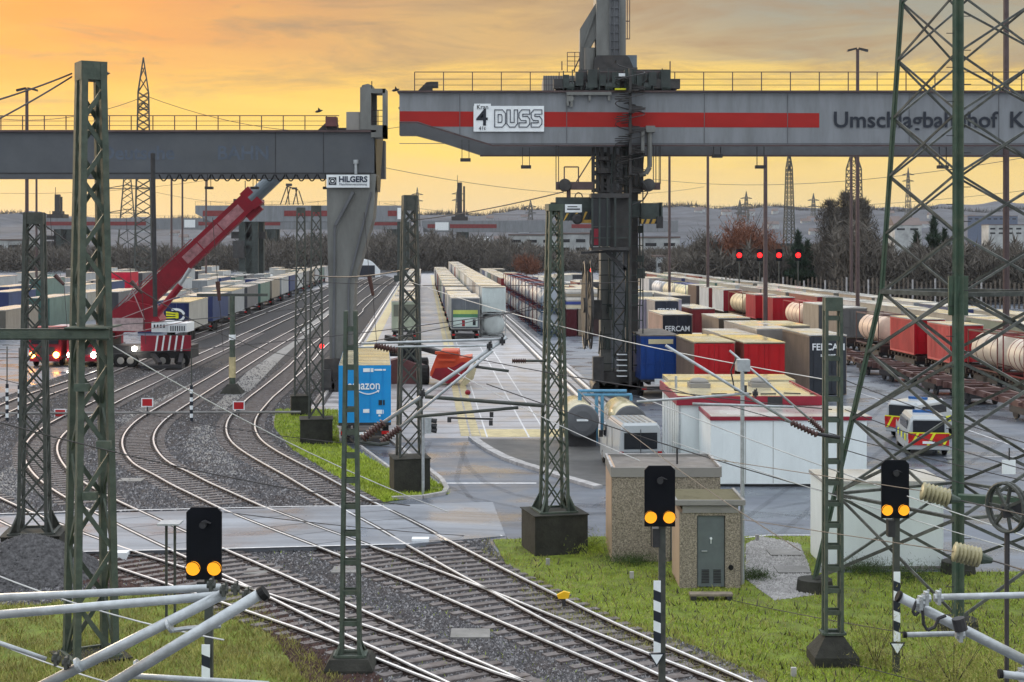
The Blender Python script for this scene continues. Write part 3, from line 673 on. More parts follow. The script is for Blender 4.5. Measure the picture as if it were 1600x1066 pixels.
board(318.5,793,906,55,888,28,'black signal board with two amber lamps above the grey pipes at the lower left', (321,1008,1060,3))
board(1031,728,823,48,808,32,'black signal board with two amber lamps in front of the concrete hut', (1027,908,1020,7), (1026,1021,1042))
board(1399,719,810,43,797,35.5,'black signal board with two amber lamps in front of the white kiosk', (1402,894,1003,7), (1402,1004,1025))
# service platforms beside two boards
for px, py0, py1, Y, w, lab in ((266,816,890,40,34,'small steel inspection platform beside the lower left signal'),):
    t = thing('inspection_stand', lab, 'stand', G(px,py1+10)); x = gx(px,Y)
    mb = MB(); mb.box(x-w/2/60, x+w/2/60, Y-.3, Y+.3, gz(py0,Y)-.04, gz(py0,Y)); mb.build('platform','galv',t)
    for k in (-.1,.12): MB().bar((x+k,Y,0),(x+k,Y,gz(py0,Y)-.04),.06).build('leg','mast_grey',t)

# ================================================================ concrete hut, kiosk, white building
def cbox(name, mats, parent, x0,x1,y0,y1,z0,z1): return MB().box(x0,x1,y0,y1,z0,z1).build(name, mats, parent)
t = thing('concrete_hut', 'old concrete hut with exposed pebble walls and flat weathered roof behind the middle signal', 'hut', (3.1,48.1,0))
hx0,hx1,hy0,hy1,hz = 3.1,6.57,48.1,51.1,2.97
mb = MB(); mb.box(hx0+.04,hx0+1.86,hy0+.03,hy0+.2,0,hz-.3,0); mb.box(hx0+2.75,hx1-.04,hy0+.03,hy0+.2,0,hz-.3,0); mb.box(hx0+1.86,hx0+2.75,hy0+.03,hy0+.2,2.1,hz-.3,0)
mb.box(hx1-.15,hx1-.04,hy0+.2,hy1,0,hz-.3,0); mb.box(hx0+.15,hx1-.15,hy1-.1,hy1,0,hz-.3,0); mb.build('front_wall','hutfront',t)
mb = MB(); mb.box(hx0+.02,hx0+.15,hy0+.2,hy1,0,hz-.02); mb.build('side_wall','hutside',t)
mb = MB()
for k in range(2): mb.box(hx0+1.25+k*.02-.005, hx0+1.27+k*.02, hy0+.015, hy0+.03, .5, hz-.4)
mb.box(hx0+1.27,hx0+1.5,hy0+.0,hy0+.03,.6,.66); mb.build('conduit','dark',t)
mb = MB(); mb.box(hx0,hx1,hy0,hy0+.06,hz-.3,hz+.0); mb.box(hx0,hx0+.06,hy0+.06,hy1,hz-.3,hz); mb.box(hx1-.06,hx1,hy0+.06,hy1,hz-.3,hz); mb.box(hx0+.06,hx1-.06,hy1-.06,hy1,hz-.3,hz); mb.build('fascia','fasciagrey',t)
r_ = MB().box(hx0+.06,hx1-.06,hy0+.06,hy1-.06,hz-.2,hz-.06).build('roof','hutroof',t)
mb = MB()
for (a,b) in (((hx0+.03,hy0+.03),(hx0+.03,hy1)),((hx1-.03,hy0+.03),(hx1-.03,hy1)),((hx0+.03,hy1),(hx1-.03,hy1))): mb.bar((*a,hz+.02),(*b,hz+.02),.07,.03)
mb.build('roof_edging','kerb',t); MB().tube((hx0+2.2,hy0+1.2,hz-.06),(hx0+2.2,hy0+1.2,hz+.45),.03).build('vent_pipe','dark',t)
d = MB().box(hx0+1.88,hx0+2.73,hy0+.1,hy0+.14,.05,2.08).build('door','doorgrey',t); MB().box(hx0+1.98,hx0+2.6,hy0+.08,hy0+.1,.75,1.75).build('door_panel','wallw',d)
t = thing('concrete_annex', 'smaller concrete switch hut with mossy roof and grey steel door beside the taller hut', 'hut', (4.83,44.4,0))
ax0,ax1,ay0,ay1,az = 4.83,6.64,44.4,46.6,2.58
mb = MB(); mb.box(ax0+.03,ax0+.52,ay0+.03,ay0+.2,0,2.2); mb.box(ax0+1.34,ax1-.03,ay0+.03,ay0+.2,0,2.2); mb.box(ax0+.52,ax0+1.34,ay0+.03,ay0+.2,2.12,2.2); mb.box(ax1-.15,ax1-.03,ay0+.2,ay1,0,2.2); mb.box(ax0+.15,ax1-.15,ay1-.1,ay1,0,2.2); mb.build('front_wall','hutfront',t)
MB().box(ax0+.02,ax0+.15,ay0+.2,ay1,0,2.2).build('side_wall','hutside',t)
MB().box(ax0+.1,ax1-.1,ay0+.0,ay0+.06,2.2,2.42).build('white_board','fasciagrey',t)
mb = MB(); mb.box(ax0-.12,ax1+.1,ay0-.08,ay0,2.43,az); mb.box(ax0-.12,ax0-.04,ay0,ay1,2.43,az); mb.box(ax1+.02,ax1+.1,ay0,ay1,2.43,az); mb.build('fascia','fasciagrey',t)
MB().box(ax0-.04,ax1+.02,ay0,ay1,2.4,az-.04).build('roof','hutroof2',t)
d = MB().box(ax0+.54,ax0+1.32,ay0+.09,ay0+.13,.05,2.1).build('door','doorgrey',t)
mb = MB()
for k in (0,1):
    for j in range(9): mb.box(ax0+.66+k*.34,ax0+.88+k*.34,ay0+.075,ay0+.09,.16+j*.045,.185+j*.045)
mb.build('vent_grille','dark',d)
mb = MB(); mb.tube((ax0+.93,ay0+.09,1.45),(ax0+.93,ay0+.03,1.45),.035); mb.box(ax0+.92,ax0+.94,ay0+.06,ay0+.08,1.3,1.42); mb.build('lamp_knob','sign',d)
mb = MB(); mb.box(ax0+.66,ax0+.82,ay0+.05,ay0+.08,1.07,1.1); mb.build('handle','galv',d)
MB().tube((ax0+1.5,ay0+.03,.62),(ax0+1.5,ay0+.0,.62),.075,n=14).build('vent_hole','black',t)
MB().tube((ax1+.02,ay0+.15,.1),(ax1+.02,ay0+.15,2.3),.04).build('drain_pipe','fasciagrey',t)
t = thing('white_kiosk', 'plain white cabin with flat roof in the grass behind the right signal', 'cabin', (9.6,47,0))
MB().box(9.6,13.2,47,49.4,0,2.62).build('wall','wallw',t); MB().box(9.55,13.28,46.94,49.46,2.62,2.72).build('roof','roof_w',t)
MB().box(9.58,13.2,46.97,47,.02,.12).build('plinth','fasciagrey',t)
t = thing('site_building', 'white flat building with cream wet roof, skylight domes and burgundy edge in the middle right', 'building', (7.2,67,0))
bx0,bx1,by0,by1,bz = 7.3,13.45,67.15,74.6,3.3
MB().box(bx0,bx1,by0,by1,0,bz-.35).build('wall','wallw',t)
mb = MB(); mb.box(bx0-.12,bx1+.1,by0-.15,by0-.05,bz-.38,bz+.02); mb.box(bx0-.12,bx0-.04,by0-.05,by1+.1,bz-.38,bz+.02); mb.box(bx1+.02,bx1+.1,by0-.05,by1+.1,bz-.38,bz+.02); mb.build('roof_edge','trimred',t)
MB().box(bx0-.04,bx1+.02,by0-.05,by1+.1,bz-.36,bz-.05).build('roof','cream',t)
for dx, dy, w in ((1.0,4.4,.95),(3.9,4.6,.9)):
    k = MB().box(bx0+dx,bx0+dx+w,by0+dy,by0+dy+1.2,bz-.05,bz+.15).build('skylight_curb','fasciagrey',t)
    MB().lathe((bx0+dx+w/2,by0+dy+.6,bz+.15),(0,0,1),[(0,w*.5),(.12,w*.44),(.2,w*.3),(.24,.05)],14).build('dome','fasciagrey',k,True)
MB().tube((bx0+.35,by0+4.5,bz-.05),(bx0+.35,by0+4.5,bz+.5),.06).build('vent_pipe','galv',t)
MB().tube((bx0+3.2,by0+2,bz-.05),(bx0+3.2,by0+2,bz+.3),.08).build('roof_cowl','dark',t)
for k in range(5): MB().bar((bx0+1.6+k*1.1,by0+1.4+.4*(k%2),bz-.03),(bx0+2.3+k*1.1,by0+1.5,bz-.03),.05,.05).build('roof_strip','dark',t)
MB().box(bx0+3.85,bx0+4.5,by0-.16,by0-.151,bz-.36,bz).build('dark_patch','dark',t)
mb = MB()
for k in range(9): mb.box(bx0-.02,bx0,by0+.3+k*.75,by0+.36+k*.75,.1,bz-.4)
for x in (bx0+.02, bx0+1.1): mb.tube((x,by0-.05,0),(x,by0-.05,bz-.4),.035)
mb.build('downpipe','galv',t)
t = thing('white_extension', 'low white container-like block with thin burgundy edge in front of the cream-roofed building', 'building', (8.15,63,0))
ex0,ex1,ey0,ey1,ez = 8.15,14.55,63,66.9,2.88
MB().box(ex0,ex1,ey0,ey1,.12,ez-.16).build('wall','wallw',t); MB().box(ex0-.03,ex1+.2,ey0-.06,ey1,ez-.15,ez-.0).build('roof_edge','trimred',t); MB().box(ex0+.02,ex1+.15,ey0-.01,ey1-.05,ez,ez+.03).build('roof','roof_w',t)
MB().box(ex0+.05,ex1-.05,ey0+.1,ey1-.1,0,.12).build('plinth','dark',t)
d = MB().box(ex0+.5,ex0+1.4,ey0-.012,ey0,.15,2.2).build('door','wallw',t); MB().box(ex0+.56,ex0+.68,ey0-.05,ey0-.012,1.05,1.09).build('handle','dark',d)
mb = MB()
for x in (1.42,2.55): mb.box(ex0+x,ex0+x+.02,ey0-.008,ey0,.15,2.7)
mb.build('panel_joint','fasciagrey',t)
t = thing('rear_cabin', 'low cabin with cream wet roof behind the white flat building', 'cabin', (7.9,76.5,0))
MB().box(7.9,14,76.5,79.6,0,3.0).build('wall','wallw',t); MB().box(7.8,14.1,76.4,79.7,3.0,3.2).build('roof','cream',t)

# ================================================================ vehicles
def wheel(parent, c, r=.5, w=.3, axis=(1,0,0), name='wheel'):
    a = Vector(axis).normalized(); o = MB().lathe(Vector(c)-a*w/2, a, [(0,r*.8),(w*.1,r),(w*.9,r),(w,r*.8)], 16).build(name,'black',parent)
    MB().lathe(Vector(c)-a*(w/2+.02), a, [(0,r*.4),(.03,r*.52),(w+.01,r*.52),(w+.04,r*.4)], 12).build('rim','fasciagrey',o); return o
def TM(origin, ang): return Matrix.Translation(Vector(origin)) @ Matrix.Rotation(ang, 4, 'Z')
def place(t, origin, ang): t.location = Vector(origin); t.rotation_euler = (0,0,ang)

# blue trailer
t = thing('semi_trailer', 'bright blue lorry trailer with white lettering parked behind the ladder mast', 'trailer', (0,0,0))
W_, L_ = 2.56, 13.4
MB().box(0,W_,0,L_,1.2,4.0).build('box_body','amz',t)
MB().box(0.02,W_-.02,0.02,L_,4.0,4.03).build('roof','cream',t)
mb = MB()
for k in range(12): mb.box(.02,W_-.02,.6+k*1.05,.64+k*1.05,4.03,4.045)
mb.build('roof_rib','fasciagrey',t)
mb = MB()
for x in (.35,.95,1.55,2.15): mb.tube((x,-.03,1.3),(x,-.03,3.9),.015)
mb.box(1.27,1.29,-.012,0,1.25,3.95); mb.build('door_bars','amz',t)
text_mesh('amazon',.62,'sign',t,(1.25,-.045,3.02),width=1.55,bold=.008)
mb = MB(); pts = [(1.0+.9*k/10, -.045, 2.73-.13*math.sin(math.pi*k/10)) for k in range(11)]
for p, q in zip(pts, pts[1:]): mb.bar(p,q,.02,.05,0,(0,0,1))
mb.prism([(1.86,-.045,2.79),(2.0,-.045,2.78),(1.95,-.045,2.66)],(0,.01,0)); mb.build('smile_mark','sign',t)
mb = MB(); mb.box(1.2,1.7,-.03,0,3.68,3.86); mb.box(1.75,2.3,-.02,0,3.74,3.82); mb.box(1.85,2.2,-.02,0,1.62,1.82); mb.box(1.2,1.5,-.02,0,1.68,1.86); mb.box(1.95,2.05,-.02,0,1.5,1.58); mb.build('stickers','sign',t)
MB().box(1.95,2.25,-.03,0,2.05,2.3).build('plate_box','ink',t)
mb = MB(); mb.box(0,W_,0,.15,1.05,1.2); mb.box(.1,W_-.1,.0,.1,.55,.8); mb.box(.7,.85,.1,L_,.85,1.15); mb.box(1.7,1.85,.1,L_,.85,1.15); mb.box(.5,.6,0,.15,.7,1.1); mb.box(1.95,2.05,0,.15,.7,1.1); mb.build('chassis','dark',t)
for x in (.12,2.1): MB().box(x,x+.36,-.02,0,.62,.78).build('tail_light','taillight',t)
MB().box(1.0,1.55,-.03,-.0,.6,.74).build('number_plate','sign',t)
for y in (2.2,3.5,4.8):
    for x in (.25,W_-.25): wheel(t,(x,y,.5))
place(t, (gx(529,75.2),75.2,0), .088)
# van
t = thing('van', 'white panel van with dark rear window parked behind the concrete hut', 'van', (0,0,0))
def hull(secs, name, mtl, parent, smooth=False):   # secs: list of (y, [(x,z)...]) loops
    n = len(secs[0][1]); mb = MB(); vs = [(x,y,z) for y, lp in secs for x, z in lp]
    fs = [(i*n+j, i*n+(j+1)%n, (i+1)*n+(j+1)%n, (i+1)*n+j) for i in range(len(secs)-1) for j in range(n)]
    fs += [tuple(range(n-1,-1,-1)), tuple(range((len(secs)-1)*n, len(secs)*n))]; mb.add(vs, fs); return mb.build(name, mtl, parent, smooth)
def vsec(y, w, zt, zb, tum=.12): return (y, [(-w/2,zb),(-w/2,zb+.5),(-w/2+tum*.3,zb+.9),(-w/2+tum,zt-.15),(-w/2+tum+.12,zt),(w/2-tum-.12,zt),(w/2-tum,zt-.15),(w/2-tum*.3,zb+.9),(w/2,zb+.5),(w/2,zb)])
hull([vsec(0,1.9,2.15,.35),vsec(.12,1.95,2.25,.3),vsec(3.2,1.95,2.25,.3),vsec(3.9,1.93,2.0,.3),(4.5,vsec(4.5,1.9,1.25,.3,.08)[1]),(5.1,vsec(5.1,1.8,1.1,.35,.06)[1])],'body','carwhite',t)
MB().box(-.72,.72,-.03,.02,1.15,1.85).build('rear_window','glass',t)
for x in (-.93,.75): MB().box(x,x+.18,-.035,.02,.75,1.05).build('tail_light','taillight',t)
MB().box(-.28,.28,-.04,0,.62,.76).build('number_plate','sign',t)
mb = MB()
for k in range(5): mb.box(-.55+k*.25,-.45+k*.25,.4,3.0,2.25,2.28)
mb.build('roof_rib','fasciagrey',t); mb = MB(); mb.box(-.012,.012,-.045,-.02,.5,2.0); mb.box(-.9,.9,-.04,-.02,1.02,1.035); mb.box(-.97,-.955,1.6,1.63,.4,1.9); mb.box(-.97,-.955,2.9,2.93,.4,1.9); mb.box(-.95,.95,-.06,0,.35,.5); mb.build('door_seam','dark',t); MB().box(-.96,-.93,3.4,3.9,1.3,1.8).build('side_window','glass',t)
for y in (.9,4.1):
    for x in (-.85,.85): wheel(t,(x,y,.33),.33,.22)
MB().box(-1.15,-.97,3.9,4.0,1.2,1.5).build('mirror','dark',t)
place(t, (gx(1001,66),66,0), .11)
# police cars
def police(label, px, Y, ang, back=True):
    t = thing('police_car', label, 'police car', (0,0,0), 'parked police cars')
    hull([vsec(0,1.85,1.75,.35,.14),vsec(.15,1.95,1.9,.3,.14),vsec(2.9,1.95,1.9,.3,.14),(3.7,vsec(3.7,1.93,1.25,.3,.1)[1]),(4.8,vsec(4.8,1.8,1.05,.35,.06)[1])],'body','carwhite',t)
    MB().box(-.72,.72,-.03,.03,1.15,1.7).build('rear_window','glass',t)
    mb = MB(); mb.box(-.93,.93,-.045,0,.55,1.1)
    mb.build('rear_marking','polred',t)
    mb = MB()
    for x in (-.85,-.1,.6): mb.prism([(x,-.055,.55),(x+.12,-.055,.55),(x+.42,-.055,1.1),(x+.3,-.055,1.1)],(0,.01,0))
    mb.box(-.93,.93,-.055,-.045,1.1,1.15); mb.build('hivis_bars','hivis',t)
    mb = MB(); mb2 = MB()
    for k in range(6):
        for sx in (-1,1):
            (mb if k % 2 else mb2).box(min(sx*.98,sx*1.0),max(sx*.98,sx*1.0),.4+k*.6,.98+k*.6,.7,1.0)
    mb.build('blue_blocks','polblue',t); mb2.build('yellow_blocks','hivis',t)
    for sx in (-1,1): MB().box(min(sx*.9,sx*.93),max(sx*.9,sx*.93),.5,3.0,1.2,1.65).build('side_window','glass',t)
    MB().box(-.5,.5,1.6,1.8,1.9,2.02).build('light_bar','polblue',t)
    for x in (-.94,.76): MB().box(x,x+.18,-.06,0,.85,1.1).build('tail_light','taillight',t)
    MB().box(-.28,.28,-.065,0,.62,.74).build('number_plate','sign',t)
    for y in (.9,3.8):
        for x in (-.85,.85): wheel(t,(x,y,.36),.36,.22)
    place(t, (gx(px,Y),Y,0), ang)
police('white police car with red and yellow rear markings seen behind the tower leg', 1451, 71.8, -.12)
police('white police car with yellow and blue side blocks left of the red-marked one', 1409, 78.5, -.75)
# bicycle
t = thing('bicycle', 'bicycle leaning by the white wall behind the hut roof', 'bicycle', (0,0,0)); Y = 62; x0 = gx(1068,Y)
def ring(c, r, w, parent, name, mtl):
    mb = MB(); pts = [(c[0]+r*math.cos(2*math.pi*k/18), c[1], c[2]+r*math.sin(2*math.pi*k/18)) for k in range(19)]; return mb.path(pts, w, 5).build(name, mtl, parent)
for dx in (0,1.05): wo = ring((x0+dx,Y,.34),.33,.02,t,'wheel','black')
mb = MB(); a = (x0,Y,.34); b_ = (x0+.42,Y,.3); c_ = (x0+.3,Y,.85); d_ = (x0+.85,Y,.8); e_ = (x0+1.05,Y,.34)
for p, q in ((a,b_),(b_,c_),(c_,a),(b_,d_),(c_,d_),(d_,e_)): mb.tube(p,q,.02)
mb.build('frame','polblue',t); MB().box(x0+.2,x0+.42,Y-.06,Y+.06,.9,.95).build('saddle','black',t); MB().tube((x0+.85,Y-.25,1.0),(x0+.85,Y+.25,1.0),.015).build('handlebar','galv',t)
# dark tanks on the apron and blue frame
for px, pc, lab in ((910,658,'dark grey storage tank with white plate beside the blue pipe frame'),(985,660,'dark storage tank half hidden behind the white van')):
    Y = 75; x = gx(px,Y); zc = gz(pc,Y); r = .82
    t = thing('storage_tank', lab, 'tank', (x,Y,0), 'storage tanks on the apron')
    MB().lathe((x,Y,zc),LD,[(0,r*.9),(.06,r),(4.4,r),(4.5,r*.9)],28).build('shell','cream',t,True)  # cream paints the yellow light on top of a dark grey tank
    MB().lathe((x,Y-.02,zc),LD,[(-.06,r*.6),(0,r*.93),(.07,r*1.005)],28).build('end_cap','girder_dk',t)
    MB().box(x-.28,x+.28,Y-.12,Y-.08,zc+.0,zc+.1).build('label_plate','sign',t)
    for d_ in (.5,3.2): MB().box(x-.7,x+.7,Y+d_,Y+d_+.2,0,zc-.5).build('cradle','dark',t)
t = thing('pipe_frame', 'light blue steel pipe frame over the two storage tanks', 'frame', (gx(938,77),77,0)); Y = 77
for px in (932,941): MB().tube((gx(px,Y),Y,0),(gx(px,Y),Y,gz(616,Y)),.09).build('post','blueframe',t)
mb = MB(); mb.tube((gx(902,Y),Y,gz(611,Y)),(gx(979,Y),Y,gz(611,Y)),.08); mb.tube((gx(903,Y),Y,gz(617,Y)),(gx(987,Y),Y,gz(617,Y)),.08); mb.tube((gx(986,Y),Y,gz(617,Y)),(gx(986,Y),Y,gz(626,Y)),.08); mb.tube((gx(906,Y),Y,gz(611,Y)),(gx(906,Y),Y,gz(630,Y)),.1); mb.build('top_pipe','blueframe',t)
# traffic light
t = thing('traffic_light', 'traffic light seen from the side at the mossy mast block', 'traffic light', G(661,770)); Y = 61
x = gx(661,Y); MB().tube((x,Y,0),(x,Y,gz(652,Y)),.06).build('pole','galv',t)
MB().box(gx(664,Y),gx(674,Y),Y-.15,Y+.15,gz(677,Y),gz(652,Y)).build('housing','galv',t)
mb = MB()
for py in (657,665,672): mb.lathe((gx(674,Y),Y,gz(py,Y)),(1,0,-.15),[(0,.09),(.22,.1)],10)
mb.build('hood','dark',t)
# reach stacker (orange rear, dark cab at its left)
t = thing('reach_stacker', 'orange-red container handler with black wheels and teal cab beside the blue trailer', 'reach stacker', (0,0,0)); Y = 108; 
def q(px, py, y=Y): return Vector((gx(px,y), y, gz(py,y)))
mb = MB(); mb.prism([q(672,588),q(672,582),q(682,556),q(690,548),q(716,548),q(718,560),q(737,557),q(737,566),q(712,578),q(690,584),q(680,590)],(0,2.6,0)); mb.build('body','orange',t)
mb = MB(); mb.prism([q(674,590,107.8),q(680,576,107.8),q(708,574,107.8),q(722,566,107.8),q(736,568,107.8),q(722,590,107.8),q(700,600,107.8)],(0,2.0,0)); mb.build('counterweight','mobred',t)
mb = MB(); mb.prism([q(716,606,107.4),q(742,566,107.4),q(746,570,107.4),q(740,592,107.4),q(726,604,107.4)],(0,.8,0)); mb.build('pale_guard','cream',t)
mb = MB(); mb.box(gx(680,107.9),gx(716,107.9),107.6,108,gz(553,108),gz(549,108)); mb.box(gx(684,107.9),gx(712,107.9),107.7,108,gz(564,108),gz(560,108)); mb.build('engine_hood','orange',t)
for px, y, r_ in ((663,113,.8),(713,113.5,.8),(664,108.6,.7)): wheel(t, (gx(px,y), y, r_), r_, .6)
mb = MB(); mb.prism([q(600,592,109),q(602,566,109),q(625,560,109),q(668,576,109),q(668,594,109),q(640,604,109),q(612,602,109)],(0,2.2,0)); mb.build('front_chassis','trimdull',t)
c_ = MB().box(gx(622,110),gx(650,110),110,112,gz(578,110),gz(541,110)).build('cab','machine2',t); mb = MB(); mb.box(gx(625,110),gx(634,110),109.9,109.96,gz(566,110),gz(545,110)); mb.box(gx(637,110),gx(647,110),109.9,109.96,gz(566,110),gz(545,110)); mb.build('window','glass',c_)
MB().bar(q(690,552,109.5), Vector((gx(604,114),114,3.0)), .4,.4).build('boom','machine',t)
mb = MB(); mb.bar((gx(600,114),114,gz(552,114)),(gx(655,114),114,gz(552,114)),.5,.45); mb.build('spreader','dark',t)
# rubber ball marker and yellow switch lamp and little things
tag(MB().lathe(G(731,617)+Vector((0,0,.0)),(0,0,1),[(0,.1),(.08,.18),(.2,.2),(.3,.12),(.33,.03)],10).build('marker_bollard','mobred'), 'tiny dark red bollard on the lane in front of the orange machine', 'bollard')
t = thing('switch_lamp', 'small yellow switch marker between the rails at the junction', 'switch marker', G(881,952)); p = G(881,952)
MB().prism([p+Vector((-.15,0,.28)),p+Vector((.12,0,.28)),p+Vector((.17,0,.44)),p+Vector((0,0,.48)),p+Vector((-.19,0,.38))],(0,.12,0)).build('yellow_plate','hazbright',t)
MB().box(p.x-.05,p.x+.05,p.y+.02,p.y+.1,0,.28).build('foot','dark',t)
for px, py, lab in ((657,852,'white point motor box between the rails below the crossing'),(186,874,'pale point motor box right of the big left mast'),(1042,1040,'') ):
    if not lab: continue
    p = G(px,py); t = thing('point_motor', lab, 'point motor', p); MB().box(p.x-.28,p.x+.28,p.y-.2,p.y+.2,0,.24).build('case','sign',t); MB().tube(p+Vector((-.8,0,.1)),p+Vector((.9,.1,.1)),.04).build('rod','dark',t)
# slabs and boards in the grass
for px, py, w, d_, mtl, lab in ((1112,940,1.0,.35,'wood','low wooden bench-like plank on blocks in the grass below the concrete huts'),):
    p = G(px,py); t = thing('plank', lab, 'plank', p); MB().box(p.x-w*.6,p.x+w*.6,p.y,p.y+d_,.14,.2).build('board',mtl,t)
    for s_ in (-.5,0,.5): MB().box(p.x+s_*w-.08,p.x+s_*w+.08,p.y,p.y+d_,0,.14).build('block','dark',t)
for px, py, lab in ((735,993,'pale concrete slab lying in the ballast between the lower tracks'),(410,895,'pale concrete slab by the lower mast'),(545,893,'small white slab in the ballast under the ladder mast'),(1225,866,'pale paving slab in the gravel path near the grass'),(1238,893,'lower paving slab in the gravel path'),(205,752,'rough pale slab between the left tracks')):
    p = G(px,py); tag(MB().box(p.x-.5,p.x+.5,p.y-.45,p.y+.45,0,.07).build('concrete_slab','path'), lab, 'slab', 'slabs')
for px, py, lab in ((856,884,'small concrete stub in the grass by the big dark block'),(987,905,'small white marker stake in the grass left of the annex'),(1240,1058,'short white marker post at the bottom edge'),(1183,846,'low stub by the path')):
    p = G(px,py); tag(MB().box(p.x-.06,p.x+.06,p.y-.05,p.y+.05,0,.22).build('marker_stub','kerb'), lab, 'marker')
# low pipe across the tracks and red stop boards
tag(MB().tube((gx(-150,88),88,.22),(gx(470,88),88,.32),.07).build('cross_pipe','path'), 'long pale pipe crossing all tracks at the foot of the red boards', 'pipe')
for px, py, lab in ((230,629,'red stop board between the second curve and the walkway, middle of three'),(373,634,'red stop board nearest the blue trailer, rightmost of three'),(94,646,'red stop board behind the left lattice mast, leftmost of three')):
    Y = 88; x = gx(px,Y); z = gz(py,Y); t = thing('stop_board', lab, 'signal board', (x,Y,0), 'red stop boards')
    MB().box(x-.34,x+.34,Y,Y+.03,z-.25,z+.25).build('white_backing','sign',t); MB().box(x-.28,x+.28,Y-.01,Y,z-.20,z+.20).build('red_plate','stopred',t); MB().box(x-.03,x+.03,Y+.03,Y+.08,0,z).build('post','dark',t)
for px, py, top, lab in ((299,668,602,'black and white striped post between the curved tracks'),(11,668,600,'striped post at the left edge beside the track'),(30,668,602,'second striped post near the left edge')):
    Y = 86; x = gx(px,Y); t = thing('striped_post', lab, 'post', (x,Y,0), 'striped posts'); n = 9; zt = gz(top,Y)
    mb = MB()
    for k in range(n): mb.tube((x,Y,zt*k/n),(x,Y,zt*(k+1)/n),.09,n=8,m=k%2)
    mb.build('pole',['ink','sign'],t); MB().tube((x,Y,zt),(x,Y,zt+2.1),.035).build('upper_rod','mast_grey',t)
# ================================================================ gantry crane with red stripe
def X(px, Y=100): return gx(px, Y)
def Z(py, Y=100): return gz(py, Y)
def xz(pts, Y): return [Vector((gx(a,100), Y, gz(b,100))) for a, b in pts]   # pixel outline at 100 m, set at distance Y with the same real size
gA = thing('gantry_crane', 'huge grey gantry crane with red stripe, sign with 4 and dark slewing column', 'gantry crane', (X(970),100,0))
prof = [(624,145),(1720,145),(1720,228),(768,226),(690,201),(652,191),(624,191)]
g1 = MB().prism(xz(prof,100),(0,1.3,0)).build('girder','girder',gA)
prof2 = [(616,145),(1720,145),(1720,228),(760,226),(690,203),(645,191),(616,191)]
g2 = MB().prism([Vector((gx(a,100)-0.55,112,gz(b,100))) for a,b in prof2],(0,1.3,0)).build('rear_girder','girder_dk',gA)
mb = MB(); mb.box(X(621),X(1720),99.75,101.5,Z(145),Z(142)); mb.bar((X(624),99.95,Z(192)),(X(652),99.95,Z(192)),.12,.1); mb.bar((X(652),99.95,Z(192)),(X(768),99.95,Z(227)),.12,.1); mb.box(X(768),X(1720),99.85,100,Z(229),Z(226.5)); mb.build('flange','rail_mauve',g1)
mb = MB(); mb.box(X(616)-.6,X(1720),111.8,113.4,Z(145),Z(142.4)); mb.box(X(756)-.5,X(1720),111.85,112,Z(228.6),Z(226)); mb.build('rear_flange','rail_mauve',g2)
MB().prism(xz([(624.5,174),(1280,177),(1280,199.5),(690,198),(675,197.5),(653,190),(624.5,190)],99.985),(0,.015,0)).build('red_stripe','crane_red',g1)
mb = MB()
for px in (718,885,1100,1230,1420,1560): mb.box(X(px),X(px)+.04,99.965,99.985,Z(225),Z(147))
mb.box(X(624),X(1700),99.97,99.985,Z(225),Z(224)); mb.build('web_seam','girder_dk',g1)
MB().box(X(740),X(850),99.86,99.94,Z(206),Z(166)).build('sign_plate','sign',g1)
MB().box(X(741),X(767),99.85,99.93,Z(171),Z(162.5)).build('number_tab','sign',g1)
text_mesh('Kran',.42,'ink',g1,(X(754),99.82,Z(168)),width=.72); text_mesh('4',1.55,'ink',g1,(X(753.5),99.83,Z(185)),bold=.02)
text_mesh('41t',.34,'ink',g1,(X(753.5),99.83,Z(201)))
OUTL = {'D':[[(0,0),(0,1),(.72,1),(1,.8),(1,.2),(.72,0)],[(.32,.27),(.32,.73),(.6,.73),(.68,.65),(.68,.35),(.6,.27)]],'U':[[(0,1),(0,.2),(.25,0),(.75,0),(1,.2),(1,1),(.68,1),(.68,.27),(.32,.27),(.32,1)]],'S':[[(1,1),(.25,1),(0,.82),(0,.55),(.2,.38),(.66,.38),(.66,.25),(0,.25),(0,0),(.75,0),(1,.18),(1,.45),(.8,.62),(.34,.62),(.34,.75),(1,.75)]]}
for i, ch in enumerate('DUSS'):
    mb = MB()
    for lp in OUTL[ch]:
        pts = [Vector((X(773)+i*.79+u*.70, 99.82, Z(199)+v*1.12)) for u, v in lp]
        for p, q_ in zip(pts, pts[1:]+pts[:1]): d_ = (q_-p).normalized()*.025; mb.bar(p-d_, q_+d_, .05, .02, 0, (0,1,0))
    mb.build('lettering', 'ink_blue', g1)
text_mesh('Umschlagbahnhof',1.45,'ink',g1,(X(1429),99.93,Z(188.5)),width=10.7,bold=.025)
text_mesh('Köln',1.45,'ink',g1,(X(1576),99.93,Z(188.5)),width=2.75,bold=.025,align='LEFT')
def handrail(x0, x1, Y, zb, zt, step, parent, name='handrail'):
    mb = MB()
    for z in (zt, zb+(zt-zb)*.62, zb+(zt-zb)*.3): mb.tube((x0,Y,z),(x1,Y,z),.03 if z == zt else .018,n=5)
    n = int((x1-x0)/step)
    for k in range(n+1): mb.box(x0+k*step-.03,x0+k*step+.03,Y-.03,Y+.03,zb,zt)
    return mb.build(name,'rail_mauve',parent)
handrail(X(648),X(1700),99.9,Z(142),Z(113),1.88,gA); handrail(X(648)-.5,X(1700),113,Z(142),Z(113),1.88,gA)
mb = MB(); mb.prism(xz([(652,142),(666,128),(675,127),(675,142)],100.2),(0,.8,0)); mb.box(X(672),X(684),100.3,100.9,Z(136),Z(127)); mb.build('end_stop','machine',gA)
mb = MB()
